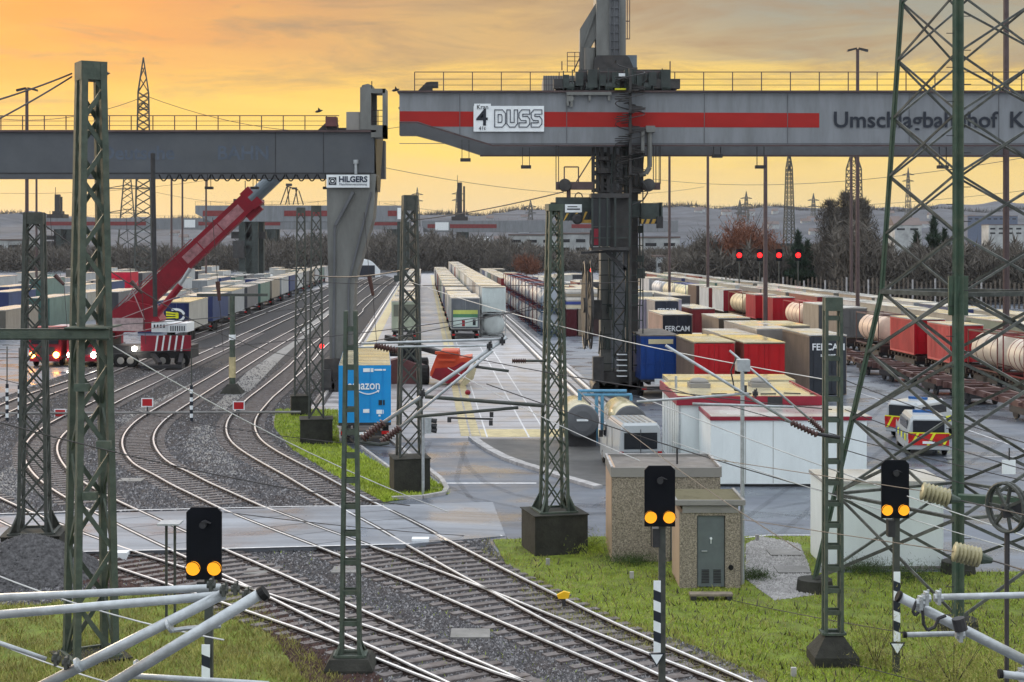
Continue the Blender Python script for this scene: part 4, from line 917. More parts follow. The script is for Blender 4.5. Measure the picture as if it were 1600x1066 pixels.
for px, top, bot in ((727,218,251),(822,230,262),(1122,229,245),(1190,229,262),(1476,229,262)):
    mb.box(X(px-6),X(px-5),100.4,100.5,Z(bot-3),Z(top)); mb.box(X(px+5),X(px+6),100.4,100.5,Z(bot-3),Z(top)); mb.box(X(px-8),X(px+8),100.2,100.7,Z(bot+1),Z(bot-4))
mb.build('hanging_lamp','dark',gA)
# trolley
tr = MB(); Yt = 101.8
for a,b,c,d,y0,y1 in ((868,1058,140,126,100.2,112),(905,1045,126,106,101,111),(938,1000,106,100,102,110),(865,890,139,124,99.7,100.3),(1020,1062,139,124,99.7,100.3)):
    tr.box(X(a),X(b),y0,y1,Z(c),Z(d))
tro = tr.build('trolley_frame','machine',gA)
mb = MB()
for k in range(9): a = 880+k*19; mb.box(X(a),X(a+9+k%3*3),99.6,100.9,Z(138-k%2*3),Z(118-k%3*4))
for k in range(6): mb.tube((X(885+k*30),99.9,Z(136)),(X(885+k*30)+.5,99.9,Z(136)),.28,n=12)
mb.build('bogie_gear','machine2',tro)
mb = MB(); mb.box(X(851),X(905),104,110,Z(142),Z(108)); mb.box(X(1000),X(1046),104,110,Z(142),Z(107)); mb.build('machine_house','fasciagrey',tro)
mb = MB()
for k in range(14): mb.box(X(851+k*4),X(852.5+k*4),103.95,104,Z(142),Z(108))
mb.build('louvre','girder_dk',tro)
mb = MB(); mb.box(X(937),X(985),104,107.6,Z(84),31); mb.build('column','leg',tro)
mb = MB(); mb.prism([Vector((gx(a,100),103.6,gz(b,100))) for a,b in ((931,104),(1000,104),(990,80),(985,76),(937,76),(934,82))],(0,4.4,0)); mb.box(X(938),X(985),103.8,104,Z(82),Z(79)); mb.build('column_foot','machine',tro)
mb = MB(); mb.prism([Vector((gx(a,100),104.6,gz(b,100))) for a,b in ((911,103),(911,30),(937,-12),(937,45),(930,58),(918,64),(918,103))],(0,1.6,0)); mb.tube((X(927),104.4,Z(103)),(X(927),104.4,Z(62)),.42,n=14); mb.bar((X(915),104.5,Z(60)),(X(936),104.5,Z(2)),.1); mb.build('ballast_plate','leg',tro)
mb = MB()
for px in (958.5,965,974): mb.box(X(px),X(px)+.06,103.85,103.95,Z(78),31)
for k in range(26): mb.box(X(958),X(975),103.88,103.94,Z(78)+k*.55,Z(78)+k*.55+.05)
mb.box(X(961),X(973),103.97,104.0,Z(78),30.9); mb.build('ladder','girder_dk',tro)
mb = MB(); mb.box(X(985.5),X(1004),104.5,107,Z(101),Z(73)); mb.build('switch_cabinet','steel_blue',tro)
mb = MB()
for px in (988,992): mb.bar((X(px),104.4,Z(47)),(X(px),104.4,31),.05)
mb.bar((X(985),104.4,Z(47)),(X(992),104.4,Z(47)),.06); mb.bar((X(985),104.4,Z(18)),(X(992),104.4,Z(18)),.06)
for px in (889,901,909): mb.bar((X(px),103,Z(104)),(X(px),103,Z(73)),.05)
for py in (73,80,87,95): mb.bar((X(889),103,Z(py)),(X(909),103,Z(py)),.04)
mb.bar((X(899),103,Z(103)),(X(909),103,Z(82)),.08)
for px in (878,1047): mb.bar((X(px),100,Z(110)),(X(px),100,Z(96)),.07)
mb.build('cage_rail','rail_mauve',tro)
MB().box(X(966),X(976),99.5,99.55,Z(122),Z(116)).build('small_plate','sign',tro); MB().box(X(960),X(977),99.4,99.9,Z(142),Z(139.5)).build('yellow_step','hivis',tro)
mb = MB()
for k in range(12): a = 880+k*14; mb.bar((X(a),99.7,Z(142)),(X(a),99.7,Z(112-(k%3)*2)),.07)
mb.path([Vector((X(a),99.5,Z(b))) for a,b in ((1003,112),(1009,118),(1008,126),(1000,133),(999,140))],.035)
mb.build('trolley_railing','machine2',tro)
# spiral stair in front of the girder
mb = MB(); mb.box(X(981),X(985),98.9,99.3,Z(600),Z(110))
for k in range(64):
    a = k*.55; z = Z(300)+k*(Z(120)-Z(300))/64; c_ = Vector((X(983),99.1,z)); mb.bar(c_, c_+Vector((math.cos(a)*1.0,math.sin(a)*.8,0)), .28, .05)
for s in (.95,):
    pts = [Vector((X(983)+math.cos(k*.275)*s, 99.1+math.sin(k*.275)*.8, Z(300)+1+k*(Z(120)-Z(300))/128)) for k in range(128)]
    mb.path(pts,.03,4)
mb.build('spiral_stair','machine',gA)
mb = MB(); mb.box(X(1008),X(1022),99.2,99.9,Z(208),Z(198)); mb.path([Vector((X(a),99.5,Z(b))) for a,b in ((1014,208),(1014,262),(1008,272),(998,274))],.16,8); mb.box(X(1000),X(1005),99,99.6,Z(240),Z(205)); mb.build('exhaust_duct','leg',gA)
mb = MB()
for px,a,b in ((887,148,166),(893,146,168),(921,146,158),(951,146,158)): mb.bar((X(px),99.8,Z(a)),(X(px),99.8,Z(b)),.15)
mb.bar((X(885),99.75,Z(147)),(X(955),99.75,Z(147)),.2); mb.tube((X(892),99.7,Z(155)),(X(892),99.9,Z(155)),.2,n=10); mb.build('bracket','leg',gA)
# legs and stairs
Yl = 103
lg = MB(); lg.box(X(942),X(959),102.4,104.4,Z(592),Z(392)); lg.box(X(944),X(957),102.6,104.4,Z(392),Z(240)-1.2); 
l1 = lg.build('leg','leg',gA)
lg = MB(); lg.box(X(985),X(1003),103,104.6,Z(592),Z(300)); lg.prism([Vector((gx(a,100),103.1,gz(b,100))) for a,b in ((980,300),(1008,300),(1014,228),(975,228))],(0,1.5,0)); lg.build('leg','machine',gA)
mb = MB()
zz = [Z(585)+k*1.05 for k in range(14)]
for k, z in enumerate(zz):
    s = 1 if k % 2 else -1; a, b = (X(963),X(981)) if s > 0 else (X(981),X(963))
    mb.bar((a,102.2,z),(b,102.2,z+1.0),.5,.06); mb.bar((a,101.9,z+1),(b,101.9,z+2),.04); mb.box(X(961),X(984),101.8,102.8,z-.03,z+.02)
mb.bar((X(962),101.8,Z(590)),(X(962),101.8,Z(300)),.09); mb.bar((X(983),101.8,Z(590)),(X(983),101.8,Z(300)),.09)
mb.build('leg_stairs','machine2',gA)
mb = MB()
for px in (928,935,942,952,962,972,986,996,1003): mb.bar((X(px),101,Z(300)),(X(px),101,Z(229)),.22)
for k in range(5): mb.bar((X(930),101,Z(240+k*14)),(X(958),101,Z(254+k*14)),.14); mb.bar((X(958),101.4,Z(240+k*14)),(X(930),101.4,Z(254+k*14)),.14); mb.bar((X(928),101,Z(246+k*13)),(X(1000),101,Z(246+k*13)),.12)
mb.box(X(938),X(954),101.5,103.5,Z(300),Z(236)); mb.tube((X(946),101,Z(270)),(X(946),101,Z(262)),.55,n=14); mb.tube((X(946),101,Z(250)),(X(946),101,Z(244)),.5,n=14)
mb.build('hoist_mast','machine',gA)
rq = random.Random(3); mb = MB()
for k in range(46):
    x_ = X(rq.uniform(926,1006)); z0_ = rq.uniform(2,17); y_ = rq.uniform(100.6,102.3); L_ = rq.uniform(.6,3.5)
    if k % 3: mb.tube((x_,y_,z0_),(x_+rq.uniform(-.15,.15),y_,z0_+L_),.05,n=5)
    else: mb.box(x_,x_+rq.uniform(.25,.7),y_,y_+.3,z0_,z0_+rq.uniform(.3,.9))
for k in range(16): z_ = 2+k*.98; mb.tube((X(980),100.7,z_),(X(1006),100.7,z_),.035,n=5); mb.tube((X(938),101.9,z_),(X(962),101.9,z_),.03,n=5)
for x_ in (980,1006): mb.tube((X(x_),100.7,1.5),(X(x_),100.7,17),.045,n=6)
mb.build('service_pipes','machine2',gA)['kind'] = 'stuff'
# cab
cb = MB(); cb.box(X(921),X(979),97.6,100.4,Z(391),Z(386)); cb.box(X(921),X(979),97.6,100.4,Z(311),Z(304)); cb.box(X(950),X(979),98.2,100.4,Z(386),Z(311)); cabo = cb.build('operator_cab','machine',gA)
mb = MB(); mb.box(X(923.5),X(950),97.75,98.3,Z(385),Z(312)); mb.build('window','glass',cabo)
mb = MB()
for px in (921,932,944,956,978): mb.box(X(px),X(px)+.12,97.55,97.7,Z(386),Z(311))
for py in (355,372): mb.box(X(921),X(979),97.56,97.66,Z(py)-.03,Z(py)+.03)
mb.build('window_frame','machine2',cabo); MB().box(X(925),X(932),97.7,97.74,Z(383),Z(358)).build('seat_panel','trimred',cabo)
mb = MB(); mb.bar((X(945),98.5,Z(392)),(X(975),98.5,Z(422)),.25); mb.bar((X(974),98.5,Z(392)),(X(974),98.5,Z(422)),.25); mb.bar((X(906),98.5,Z(395)),(X(978),98.5,Z(391.5)),.15); mb.path([Vector((X(a),97.6,Z(b))) for a,b in ((921,388),(919,380),(920,360))],.06)
mb.build('cab_support','dark',gA)
# spreader
sp = MB(); sp.box(X(868),X(925),99,100.4,Z(345),Z(309)); sp.box(X(1000),X(1030),99,100.4,Z(350),Z(318)); sp.box(X(860),X(870),99,100.4,Z(336),Z(317)); sp.box(X(1028),X(1033),99,100.4,Z(345),Z(317)); sp.box(X(925),X(1000),99.4,100.4,Z(340),Z(315)); spo = sp.build('spreader','machine2',gA)
mb = MB(); mb.box(X(868),X(926),99.2,99.9,Z(297),Z(285)); mb.box(X(1003),X(1030),99.2,99.9,Z(297),Z(286)); mb.box(X(885),X(891),99.3,99.8,Z(309),Z(297)); mb.bar((X(900),99.3,Z(285)),(X(925),99.3,Z(245)),.08); mb.build('head_block','rail_mauve',spo)
mb = MB()
for px in (882,1012): mb.lathe((X(px),98.9,Z(290)),(0,1,0),[(0,.12),(.02,.38),(.3,.42),(.9,.42)],18)
mb.build('rope_sheave','machine',spo)
mb = MB()
for a,b in (((881,285),(881,262)),((903,285),(903,262)),((881,262),(903,262))): mb.bar((X(a[0]),99.2,Z(a[1])),(X(b[0]),99.2,Z(b[1])),.08)
mb.build('guard_frame','rail_mauve',spo)
mb = MB(); h0, h1 = Z(350), Z(336)
for k in range(8):
    a = 879+k*7.2; mb.prism([Vector((X(u),98.95,v)) for u,v in ((a,h0+.12),(a+3.6,h0+.3),(a+9,Z(334-k*.6)),(a+5.4,Z(334-k*.6)))],(0,.04,0),k%2)
mb.box(X(905),X(946),98.9,98.98,Z(349),Z(344)); mb.box(X(1000),X(1026),98.9,98.98,Z(350),Z(343))
for k in range(3): mb.prism([Vector((X(1002+k*9+u),98.86,v)) for u,v in ((0,Z(350)),(3.5,Z(350)),(6.5,Z(343)),(3,Z(343)))],(0,.03,0),1)
mb.build('hazard_stripes',['hazstripe','ink'],spo)
mb = MB(); mb.lathe((X(901),98.7,Z(343)),(0,1,0),[(0,.2),(.05,.34),(.25,.34)],16); mb.box(X(1024),X(1033),98.7,99.3,Z(357),Z(339)); mb.build('flipper','dark',spo)
MB().box(X(882),X(908),98.96,98.99,Z(332.5),Z(320)).build('plate','sign',spo); mb = MB(); mb.box(X(885),X(905),98.945,98.96,Z(328.5),Z(326.5)); mb.box(X(886),X(901),98.945,98.96,Z(324.5),Z(323)); mb.build('plate_text','ink',spo)
mb = MB()
for px in (868.5,872.5,1020,1024,1029,1031): mb.tube((X(px),99.6,Z(288)),(X(px),99.6,Z(228)),.03,n=5)
mb.path([Vector((X(a),98.7,Z(b))) for a,b in ((897,310),(898,305),(902,302),(907,304),(909,309))],.04); mb.path([Vector((X(a),98.7,Z(b))) for a,b in ((1000,284),(1007,293),(1009,303),(1002,314),(985,322))],.05)
mb.build('hoist_rope','dark',spo)
# cable reel seen edge-on
mb = MB(); cc_ = Vector((X(919),101,Z(478))); ax = Vector((1,.10,0)).normalized()
pts = [cc_+(Vector((0,1,0))*math.cos(2*math.pi*k/28)+Vector((0,0,1))*math.sin(2*math.pi*k/28))*2.85 for k in range(29)]
for o_ in (-.2,.2): mb.path([p+ax*o_ for p in pts],.07,6)
for k in range(14): mb.bar(cc_+(Vector((0,1,0))*math.cos(2*math.pi*k/14)+Vector((0,0,1))*math.sin(2*math.pi*k/14))*2.8, cc_, .06)
mb.lathe(cc_-ax*.3,ax,[(0,.5),(.6,.5)],14); mb.lathe(cc_-ax*.1,ax,[(0,2.3),(.2,2.3)],28); mb.build('cable_reel','machine',gA)
mb = MB(); mb.box(X(921),X(942),100.9,101.6,Z(500),Z(470)); mb.build('reel_bracket','machine',gA)
# bogies and feet
mb = MB(); mb.box(X(932),X(1008),101.4,104.6,Z(600),Z(584)); mb.box(X(938),X(1004),101.2,104.8,Z(612),Z(600)); mb.box(X(968),X(985),100.8,101.2,Z(590),Z(552)); mb.box(X(928),X(945),101.0,102.0,Z(598),Z(560)); mb.build('foot_beam','machine',gA)
for dx in (944,962,984,1000): mb = MB(); mb.tube((X(dx)-.3,101.2,.42),(X(dx)-.3,104.9,.42),.42,n=16); mb.build('wheel','dark',gA)
mb = MB()
for k in range(5): mb.box(X(965),X(981),100.6,101.1,Z(590-k*8.5),Z(590-k*8.5)+.06)
mb.build('ladder_rungs','sign',gA)
# far legs at the right end and rear leg
for (c, Yq) in ((14,113.5),): 
    mb = MB(); p = LN(12.8,Yq); mb.box(X(944)+.4,X(1000)+.4,112.2,113.2,0,Z(228)); mb.build('rear_leg','girder_dk',gA)
# ================================================================ left gantry crane
gB = thing('gantry_crane', 'grey gantry crane with faded lettering and HILGERS sign reaching in from the left', 'gantry crane', (gx(545,106),106,0)); Y = 104
def q(px, py, y=Y): return Vector((gx(px,y), y, gz(py,y)))
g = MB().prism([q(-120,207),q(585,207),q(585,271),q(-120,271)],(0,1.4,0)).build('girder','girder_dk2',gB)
MB().box(gx(-120,Y),gx(588,Y),Y-.2,Y+1.7,gz(207,Y),gz(203.5,Y)).build('flange','rail_mauve',g)
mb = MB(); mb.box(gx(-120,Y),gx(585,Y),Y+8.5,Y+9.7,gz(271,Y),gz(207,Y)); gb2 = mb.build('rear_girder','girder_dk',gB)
MB().box(gx(-120,Y),gx(580,Y),Y-.08,Y+.0,gz(272.5,Y),gz(270,Y)).build('lower_edge','dark',g)
MB().prism([q(585.5,204),q(598,212,Y+8),q(593,300,Y+8),q(589,300)],(0,.6,0)).build('end_plate','machine',gB)
mb = MB()
for px in (505,430): mb.box(gx(px,Y),gx(px+1,Y),Y-.02,Y,gz(270,Y),gz(207,Y))
mb.build('web_seam','dark',g)
handrail(gx(-100,Y),gx(530,Y),Y-.05,gz(203,Y),gz(181,Y),1.47,gB)
mb = MB()
for k in range(16):
    x0 = gx(250+k*16.5,Y+1.2)
    mb.path([Vector((x0+.65*j/5, Y+.9, gz(272,Y)-.45*math.sin(math.pi*j/5))) for j in range(6)],.045,5)
mb.build('festoon_cable','dark',gB)
mb = MB(); mb.box(gx(500,Y),gx(560,Y),Y+.5,Y+1.5,gz(203,Y),gz(199,Y)); mb.prism([q(497,203),q(511,190),q(524,182),q(527,203)],(0,1.2,0)); mb.build('end_stop','machine',gB)
MB().box(gx(509,Y-.2),gx(526,Y-.2),Y-.4,Y+.6,gz(198,Y),gz(183,Y)).build('hoist_motor','trimdull',gB)
mb = MB(); mb.box(gx(541,Y),gx(562,Y),Y,Y+2.5,gz(203,Y),gz(175,Y)); cab = mb.build('end_box','fasciagrey',gB)
mb = MB(); mb.box(gx(563,Y),gx(580,Y),Y-.2,Y+1.6,gz(203,Y),gz(137,Y)); mb.prism([q(563,140),q(566,133),q(575,131),q(582,134),q(582,140)],(0,1.6,0)); mb.box(gx(580,Y),gx(602,Y),Y-.2,Y+1.6,gz(146,Y),gz(139,Y)); mb.box(gx(598,Y),gx(603,Y),Y-.2,Y+1.6,gz(215,Y),gz(139,Y)); mb.box(gx(580,Y),gx(603,Y),Y-.2,Y+1.6,gz(215,Y),gz(196,Y)); mb.box(gx(580,Y),gx(586,Y),Y+1.2,Y+1.6,gz(196,Y),gz(146,Y)); mb.build('stair_tower','leg',gB)
handrail(gx(581,Y),gx(600,Y),Y+.2,gz(197,Y),gz(172,Y),.4,gB,'tower_rail')
MB().bar(q(581,140),q(581,127),.06).build('mast_pin','dark',gB)
lg = MB(); lg.prism([q(510,272),q(588,272),q(583,340),q(554,440),(gx(549,Y),Y,gz(560,Y)),(gx(515,Y),Y,gz(560,Y)),q(513,440)],(0,2.2,0)); l = lg.build('leg','leg',gB)
mb = MB(); mb.bar(q(580,300,Y-.1),q(545,440,Y-.1),.14,.12); mb.bar(q(552,300,Y-.1),q(524,352,Y-.1),.35,.2); mb.bar(q(523,352,Y-.1),q(521,560,Y-.1),.16,.14); mb.bar(q(545,440,Y-.1),q(543,560,Y-.1),.14,.1)
mb.build('leg_rib','girder_dk',l)
mb = MB(); mb.box(gx(508,Y),gx(566,Y),Y-.6,Y+9,0.8,gz(560,Y)); mb.box(gx(505,Y),gx(520,Y),Y-1,Y+9.5,.3,1.5); mb.build('foot_beam','machine',gB)
for dx in (516,530,548,560): MB().tube((gx(dx,Y),Y-.9,.4),(gx(dx,Y),Y-.3,.4),.4,n=14).build('wheel','dark',gB)
Yr = Y+8.6; MB().prism([(gx(515,Yr),Yr,2),(gx(546,Yr),Yr,2),(gx(551,Yr),Yr,gz(440,Yr)),(gx(582,Yr),Yr,gz(285,Yr)),(gx(515,Yr),Yr,gz(285,Yr))],(0,1,0)).build('rear_leg','girder_dk',gB)
s_ = MB().box(gx(511,Y),gx(578,Y),Y-.35,Y-.25,gz(293.5,Y),gz(273.5,Y)).build('sign_plate','sign',gB)
text_mesh('HILGERS',.54,'ink_blue',s_,(gx(552.5,Y),Y-.38,gz(281,Y)),width=1.92,bold=.018); text_mesh('Maschinenvermietung',.2,'ink_blue',s_,(gx(552.5,Y),Y-.38,gz(288.5,Y)),width=1.85)
mb = MB(); mb.box(gx(514.5,Y),gx(526.5,Y),Y-.37,Y-.35,gz(289.5,Y),gz(277.5,Y)); lo = mb.build('logo_square','ink',s_)
mb = MB()
for k in range(16):
    a, b_ = 2*math.pi*k/16, 2*math.pi*(k+1)/16; c_ = Vector((gx(520.5,Y),Y-.39,gz(283.5,Y))); mb.bar(c_+Vector((math.cos(a),0,math.sin(a)))*.19,c_+Vector((math.cos(b_),0,math.sin(b_)))*.19,.035,.02)
mb.box(c_.x-.07,c_.x+.07,c_.y,c_.y+.01,c_.z-.07,c_.z+.07); mb.build('logo_ring','sign',lo)
mb = MB(); mb.tube(q(556,272,Y-.1),q(556,254,Y-.1),.1); mb.tube(q(556,256,Y-.1),q(556,250,Y-.1),.18,n=10); mb.build('sign_lamp','galv',gB)
mb = MB()
for px in (322,394,508): mb.box(gx(px-3,Y),gx(px-2.3,Y),Y+1,Y+1.1,gz(292,Y),gz(271,Y)); mb.box(gx(px+2.3,Y),gx(px+3,Y),Y+1,Y+1.1,gz(292,Y),gz(271,Y)); mb.box(gx(px-6,Y),gx(px+6,Y),Y+.8,Y+1.3,gz(295,Y),gz(291,Y))
mb.build('hanging_lamp','dark',gB)
for px, txt in ((215,'Deutsche'),(380,'BAHN')): text_mesh(txt,1.3,'ghost',g,(gx(px,Y),Y-.01,gz(240,Y)),bold=.03)
# ================================================================ far gantry cranes
def far_crane(label, x0, x1, Y, zt, zb, stripe, legs, tower=None, mtl='girder', sp2=None):
    t = thing('gantry_crane', label, 'gantry crane', (gx((x0+x1)/2,Y),Y,0), 'distant gantry cranes')
    g = MB().prism([(gx(x0,Y),Y,zt),(gx(x1,Y),Y,zt),(gx(x1,Y),Y,zb),(gx(x0,Y)+4,Y,zb),(gx(x0,Y),Y,zt-(zt-zb)*.5)],(0,1.5,0)).build('girder',mtl,t)
    MB().box(gx(x0,Y),gx(x1,Y),Y+10,Y+11.5,zb,zt).build('rear_girder','girder_dk',t)
    for a,b in stripe: MB().box(gx(a,Y),gx(b,Y),Y-.08,Y,zb+(zt-zb)*.34,zb+(zt-zb)*.68).build('red_stripe','hazed_red',g)
    handrail(gx(x0,Y),gx(x1,Y),Y,zt,zt+1.1,4,t)
    if sp2: MB().box(gx(sp2[0],Y),gx(sp2[1],Y),Y-.12,Y-.09,zb+(zt-zb)*.15,zb+(zt-zb)*.85).build('sign_plate','sign',g)
    for a, w in legs:
        mb = MB(); mb.box(gx(a,Y)-w/2,gx(a,Y)-w/6,Y+.2,Y+1.4,0,zb); mb.box(gx(a,Y)+w/6,gx(a,Y)+w/2,Y+.2,Y+1.4,0,zb); mb.box(gx(a,Y)-w/2,gx(a,Y)+w/2,Y+9,Y+11,0,zb); mb.box(gx(a,Y)-w/6,gx(a,Y)+w/6,Y+.3,Y+1,zb*.6,zb*.68); mb.box(gx(a,Y)-w*.8,gx(a,Y)+w*.8,Y-1,Y+12,0,1.6)
        for k in range(5): mb.bar((gx(a,Y)-w/6,Y+.3,zb*k/5),(gx(a,Y)+w/6,Y+.3,zb*(k+1)/5),.25)
        mb.build('leg','machine2',t)
    if tower:
        a, h_ = tower; x = gx(a,Y); mb = MB(); mb.box(x-1.1,x+.9,Y+3,Y+5,zt,zt+h_); mb.box(x-3.4,x+3.4,Y,Y+8,zt+.1,zt+1.7); mb.box(x-1.8,x+2.2,Y+2,Y+6,zt+1.7,zt+3); mb.box(x+1.4,x+2.2,Y+3,Y+3.2,zt+2,zt+h_*.9); mb.box(x-1.4,x+1.4,Y+3,Y+6,zb-7,zt); mb.box(x-4.5,x+4.5,Y+3,Y+5,zb-4.4,zb-2.6); mb.box(x-3.5,x-.5,Y-.5,Y+2.5,zb-9.5,zb-5); mb.bar((x-1,Y+4,zt+h_),(x-1,Y+4,zt+h_+3),.2); mb.build('trolley','machine',t)
    return t
far_crane('distant gantry crane with red stripes behind the red boom, nearer of the two', 305, 641, 400, 19.8, 15.6, [(317,372),(444,512),(606,620)], [(388,5),(628,2.5)], (385,3.6), sp2=(621,632))
far_crane('distant gantry crane, long low red-striped beam from the left lattice masts past the Hilgers leg', 62, 640, 640, 20.4, 15.8, [(72,228),(310,438),(560,622)], [(100,7),(420,6),(612,4)], (86,10), sp2=(288,305))
far_crane('distant gantry crane with a tower at its left end, right of the tapering grey leg', 659, 1060, 640, 19.4, 14.6, [(668,680),(703,776),(893,935)], [(726,3),(640,1)], (718,16), sp2=(680,701))
# ropes tower of the middle crane
t = thing('rope_gallows', 'small rope gallows on top of the far crane left of the HILGERS sign', 'gallows', (gx(460,395),395,18)); mb = MB(); Y = 395
for a,b in (((438,320),(448,292)),((446,320),(454,292)),((452,320),(449,292)),((458,320),(464,296)),((466,320),(462,296)),((474,320),(467,298)),((448,291),(466,297))): mb.bar((gx(a[0],Y),Y,gz(a[1],Y)),(gx(b[0],Y),Y,gz(b[1],Y)),.25)
mb.box(gx(447,Y),gx(456,Y),Y-.5,Y+.5,gz(291,Y),gz(287,Y)); mb.box(gx(456,Y),gx(464,Y),Y-.5,Y+.5,gz(296,Y),gz(293,Y)); mb.build('frame','machine',t)
# ================================================================ mobile crane and trucks
t = thing('mobile_crane', 'red mobile crane with long raised telescopic boom and white counterweights at the left', 'mobile crane', (0,0,0)); Y = 123
mb = MB(); mb.box(gx(160,Y),gx(300,Y),Y,Y+2.6,gz(560,Y),gz(540,Y)); mb.box(gx(150,Y),gx(176,Y),Y-.1,Y+2.7,gz(562,Y),gz(520,Y)); mb.build('carrier','dark',t)
mb = MB(); mb.prism([q(170,520,Y),q(172,488,Y),q(200,470,Y),q(236,478,Y),q(250,500,Y),q(238,518,Y)],(0,2.4,0)); mb.box(gx(150,Y),gx(172,Y),Y,Y+2.4,gz(520,Y),gz(490,Y)); mb.build('superstructure','mobred',t)
MB().box(gx(172,Y),gx(224,Y),Y-.12,Y-.0,gz(517,Y),gz(497,Y)).build('pale_panel','panelpink',t)
b0, b1 = q(192,500,Y+1.2), q(392,312,Y+1.2)
bm = MB(); d_ = (b1-b0).normalized(); up = Vector((-d_.z,0,d_.x)) if d_.x > 0 else Vector((0,0,1))
bm.bar(b0-d_*1.5,b1,1.0,1.5,0,up); bo = bm.build('boom','mobred',t)
mb = MB()
for k in range(1,6): c_ = b0.lerp(b1,k/6.5); mb.bar(c_-d_*.05,c_+d_*.05,1.06,1.6,0,up)
mb.bar(b0+up*.95,b0.lerp(b1,.6)+up*.95,.06); mb.bar(b0+up*1.15,b0.lerp(b1,.3)+up*1.15,.05)
mb.build('boom_collar','mobred',bo)
mb = MB(); mb.bar(b1-d_*.3,b1+d_*.6,1.15,1.75,0,up); mb.bar(b1-d_*1.2-up*.9,b1+d_*.2-up*.9,.6,.7,0,up); mb.build('boom_head','mobred',bo)
rn = random.Random(4)
mb = MB()
c_ = b0.lerp(b1,.72); mb.bar(c_-d_*3.2+Vector((0,-.51,0)),c_+d_*3.0+Vector((0,-.51,0)),.02,.75,0,up)
mb.build('pale_band','fadedpink',bo)
MB().tube(b1,b1+(b1-b0).normalized()*5.4,.62,.58,n=18).build('inner_boom','steel_blue',t)
MB().tube(q(232,508,Y+.4),q(282,446,Y+.4),.28,n=12).build('luffing_cylinder','mobred',t); MB().tube(q(275,455,Y+.4),q(297,420,Y+.4),.16,n=12).build('piston_rod','galv',t)
mb = MB()
for a in ((170,505,300,455),(206,452,226,500),(160,530,300,500),(215,440,196,470)): mb.bar(q(a[0],a[1],Y-.6),q(a[2],a[3],Y-.6),.06)
mb.build('stay_line','panelpink',t)
mb = MB(); mb.box(gx(238,Y),gx(262,Y),Y-.3,Y+2.6,gz(519,Y),gz(503,Y)); mb.box(gx(263,Y),gx(293,Y),Y-.35,Y+2.6,gz(519,Y),gz(505,Y)); wb_ = mb.build('counterweight','sign',t)
mb = MB()
for k in range(7): mb.box(gx(266+k*3.5,Y-.4),gx(267.5+k*3.5,Y-.4),Y-.38,Y-.35,gz(517,Y),gz(509,Y))
for k in range(4): mb.box(gx(240+k*5,Y-.4),gx(242+k*5,Y-.4),Y-.36,Y-.3,gz(512,Y),gz(507,Y))
mb.build('dark_slots','ink',wb_)
mb = MB(); h0, h1 = gz(548,Y), gz(524,Y)
for k in range(9):
    a = 244+k*5; mb.prism([(gx(a,Y),Y-.5,h0),(gx(a+2.5,Y),Y-.5,h0),(gx(a+6,Y),Y-.5,h1),(gx(a+3.5,Y),Y-.5,h1)],(0,.05,0),k%2)
mb.box(gx(222,Y),gx(300,Y),Y-.44,Y-.3,h0,h1,2); mb.build('striped_plates',['sign','mobred','trimred'],t)
mb = MB(); mb.bar((gx(232,Y),Y-2.2,.3),(gx(296,Y),Y-2.2,.3),1.1,.25); mb.bar((gx(240,Y),Y-.3,1.1),(gx(260,Y),Y-2.2,.5),.3); mb.bar((gx(285,Y),Y-.3,1.1),(gx(290,Y),Y-2.2,.5),.3); mb.build('outrigger','dark',t)
for dx in (165,190,205,255,285): wheel(t,(gx(dx,Y),Y-.1,.6),.6,.4,(0,1,0))
MB().tube(q(210,545,Y-.5),q(210,545,Y-.62),.2,n=12).build('work_lamp','hl_white',t)
MB().box(gx(152,Y),gx(166,Y),Y-.15,Y-.1,gz(515,Y),gz(498,Y)).build('window','glass',t)
for px, lab, ha in ((70,'red lorry with glowing yellow headlamps facing the camera behind the left grey mast',('hl_amber','hl_amber')),(129,'red lorry with white headlamps facing the camera behind the big lattice mast',('hl_white','hl_white'))):
    Y = 124; t = thing('lorry', lab, 'lorry', (0,0,0), 'red lorries by the crane'); w = 2.55
    mb = MB(); mb.prism([(-w/2,0,.6),(w/2,0,.6),(w/2,0,2.9),(w/2-.15,.1,3.2),(-w/2+.15,.1,3.2),(-w/2,0,2.9)],(0,2.2,0)); mb.build('cab','mobred',t)
    MB().box(-1.1,1.1,-.03,0,1.85,2.75).build('windscreen','glass',t); MB().box(-1.2,1.2,-.12,0,.45,.85).build('bumper','trimred',t); MB().box(-.8,.8,-.03,0,1.0,1.6).build('grille','dark',t)
    mb = MB(); mb.box(-1.2,1.2,2.2,9,.7,1.4); mb.build('chassis','dark',t); MB().box(-1.15,1.15,3,8.5,1.4,3.0).build('load_body','panelpink' if px < 100 else 'trimred',t)
    for sx, h_ in ((-.96,ha[0]),(.96,ha[1])): MB().tube((sx,-.13,.98),(sx,-.17,.98),.24,n=14).build('headlamp',h_,t)
    for y in (1.2,6.5):
        for sx in (-1.05,1.05): wheel(t,(sx,y,.5))
    place(t,(gx(px,Y),Y,0),.0)
    for sx, h_ in ((-.96,ha[0]),(.96,ha[1])): pass
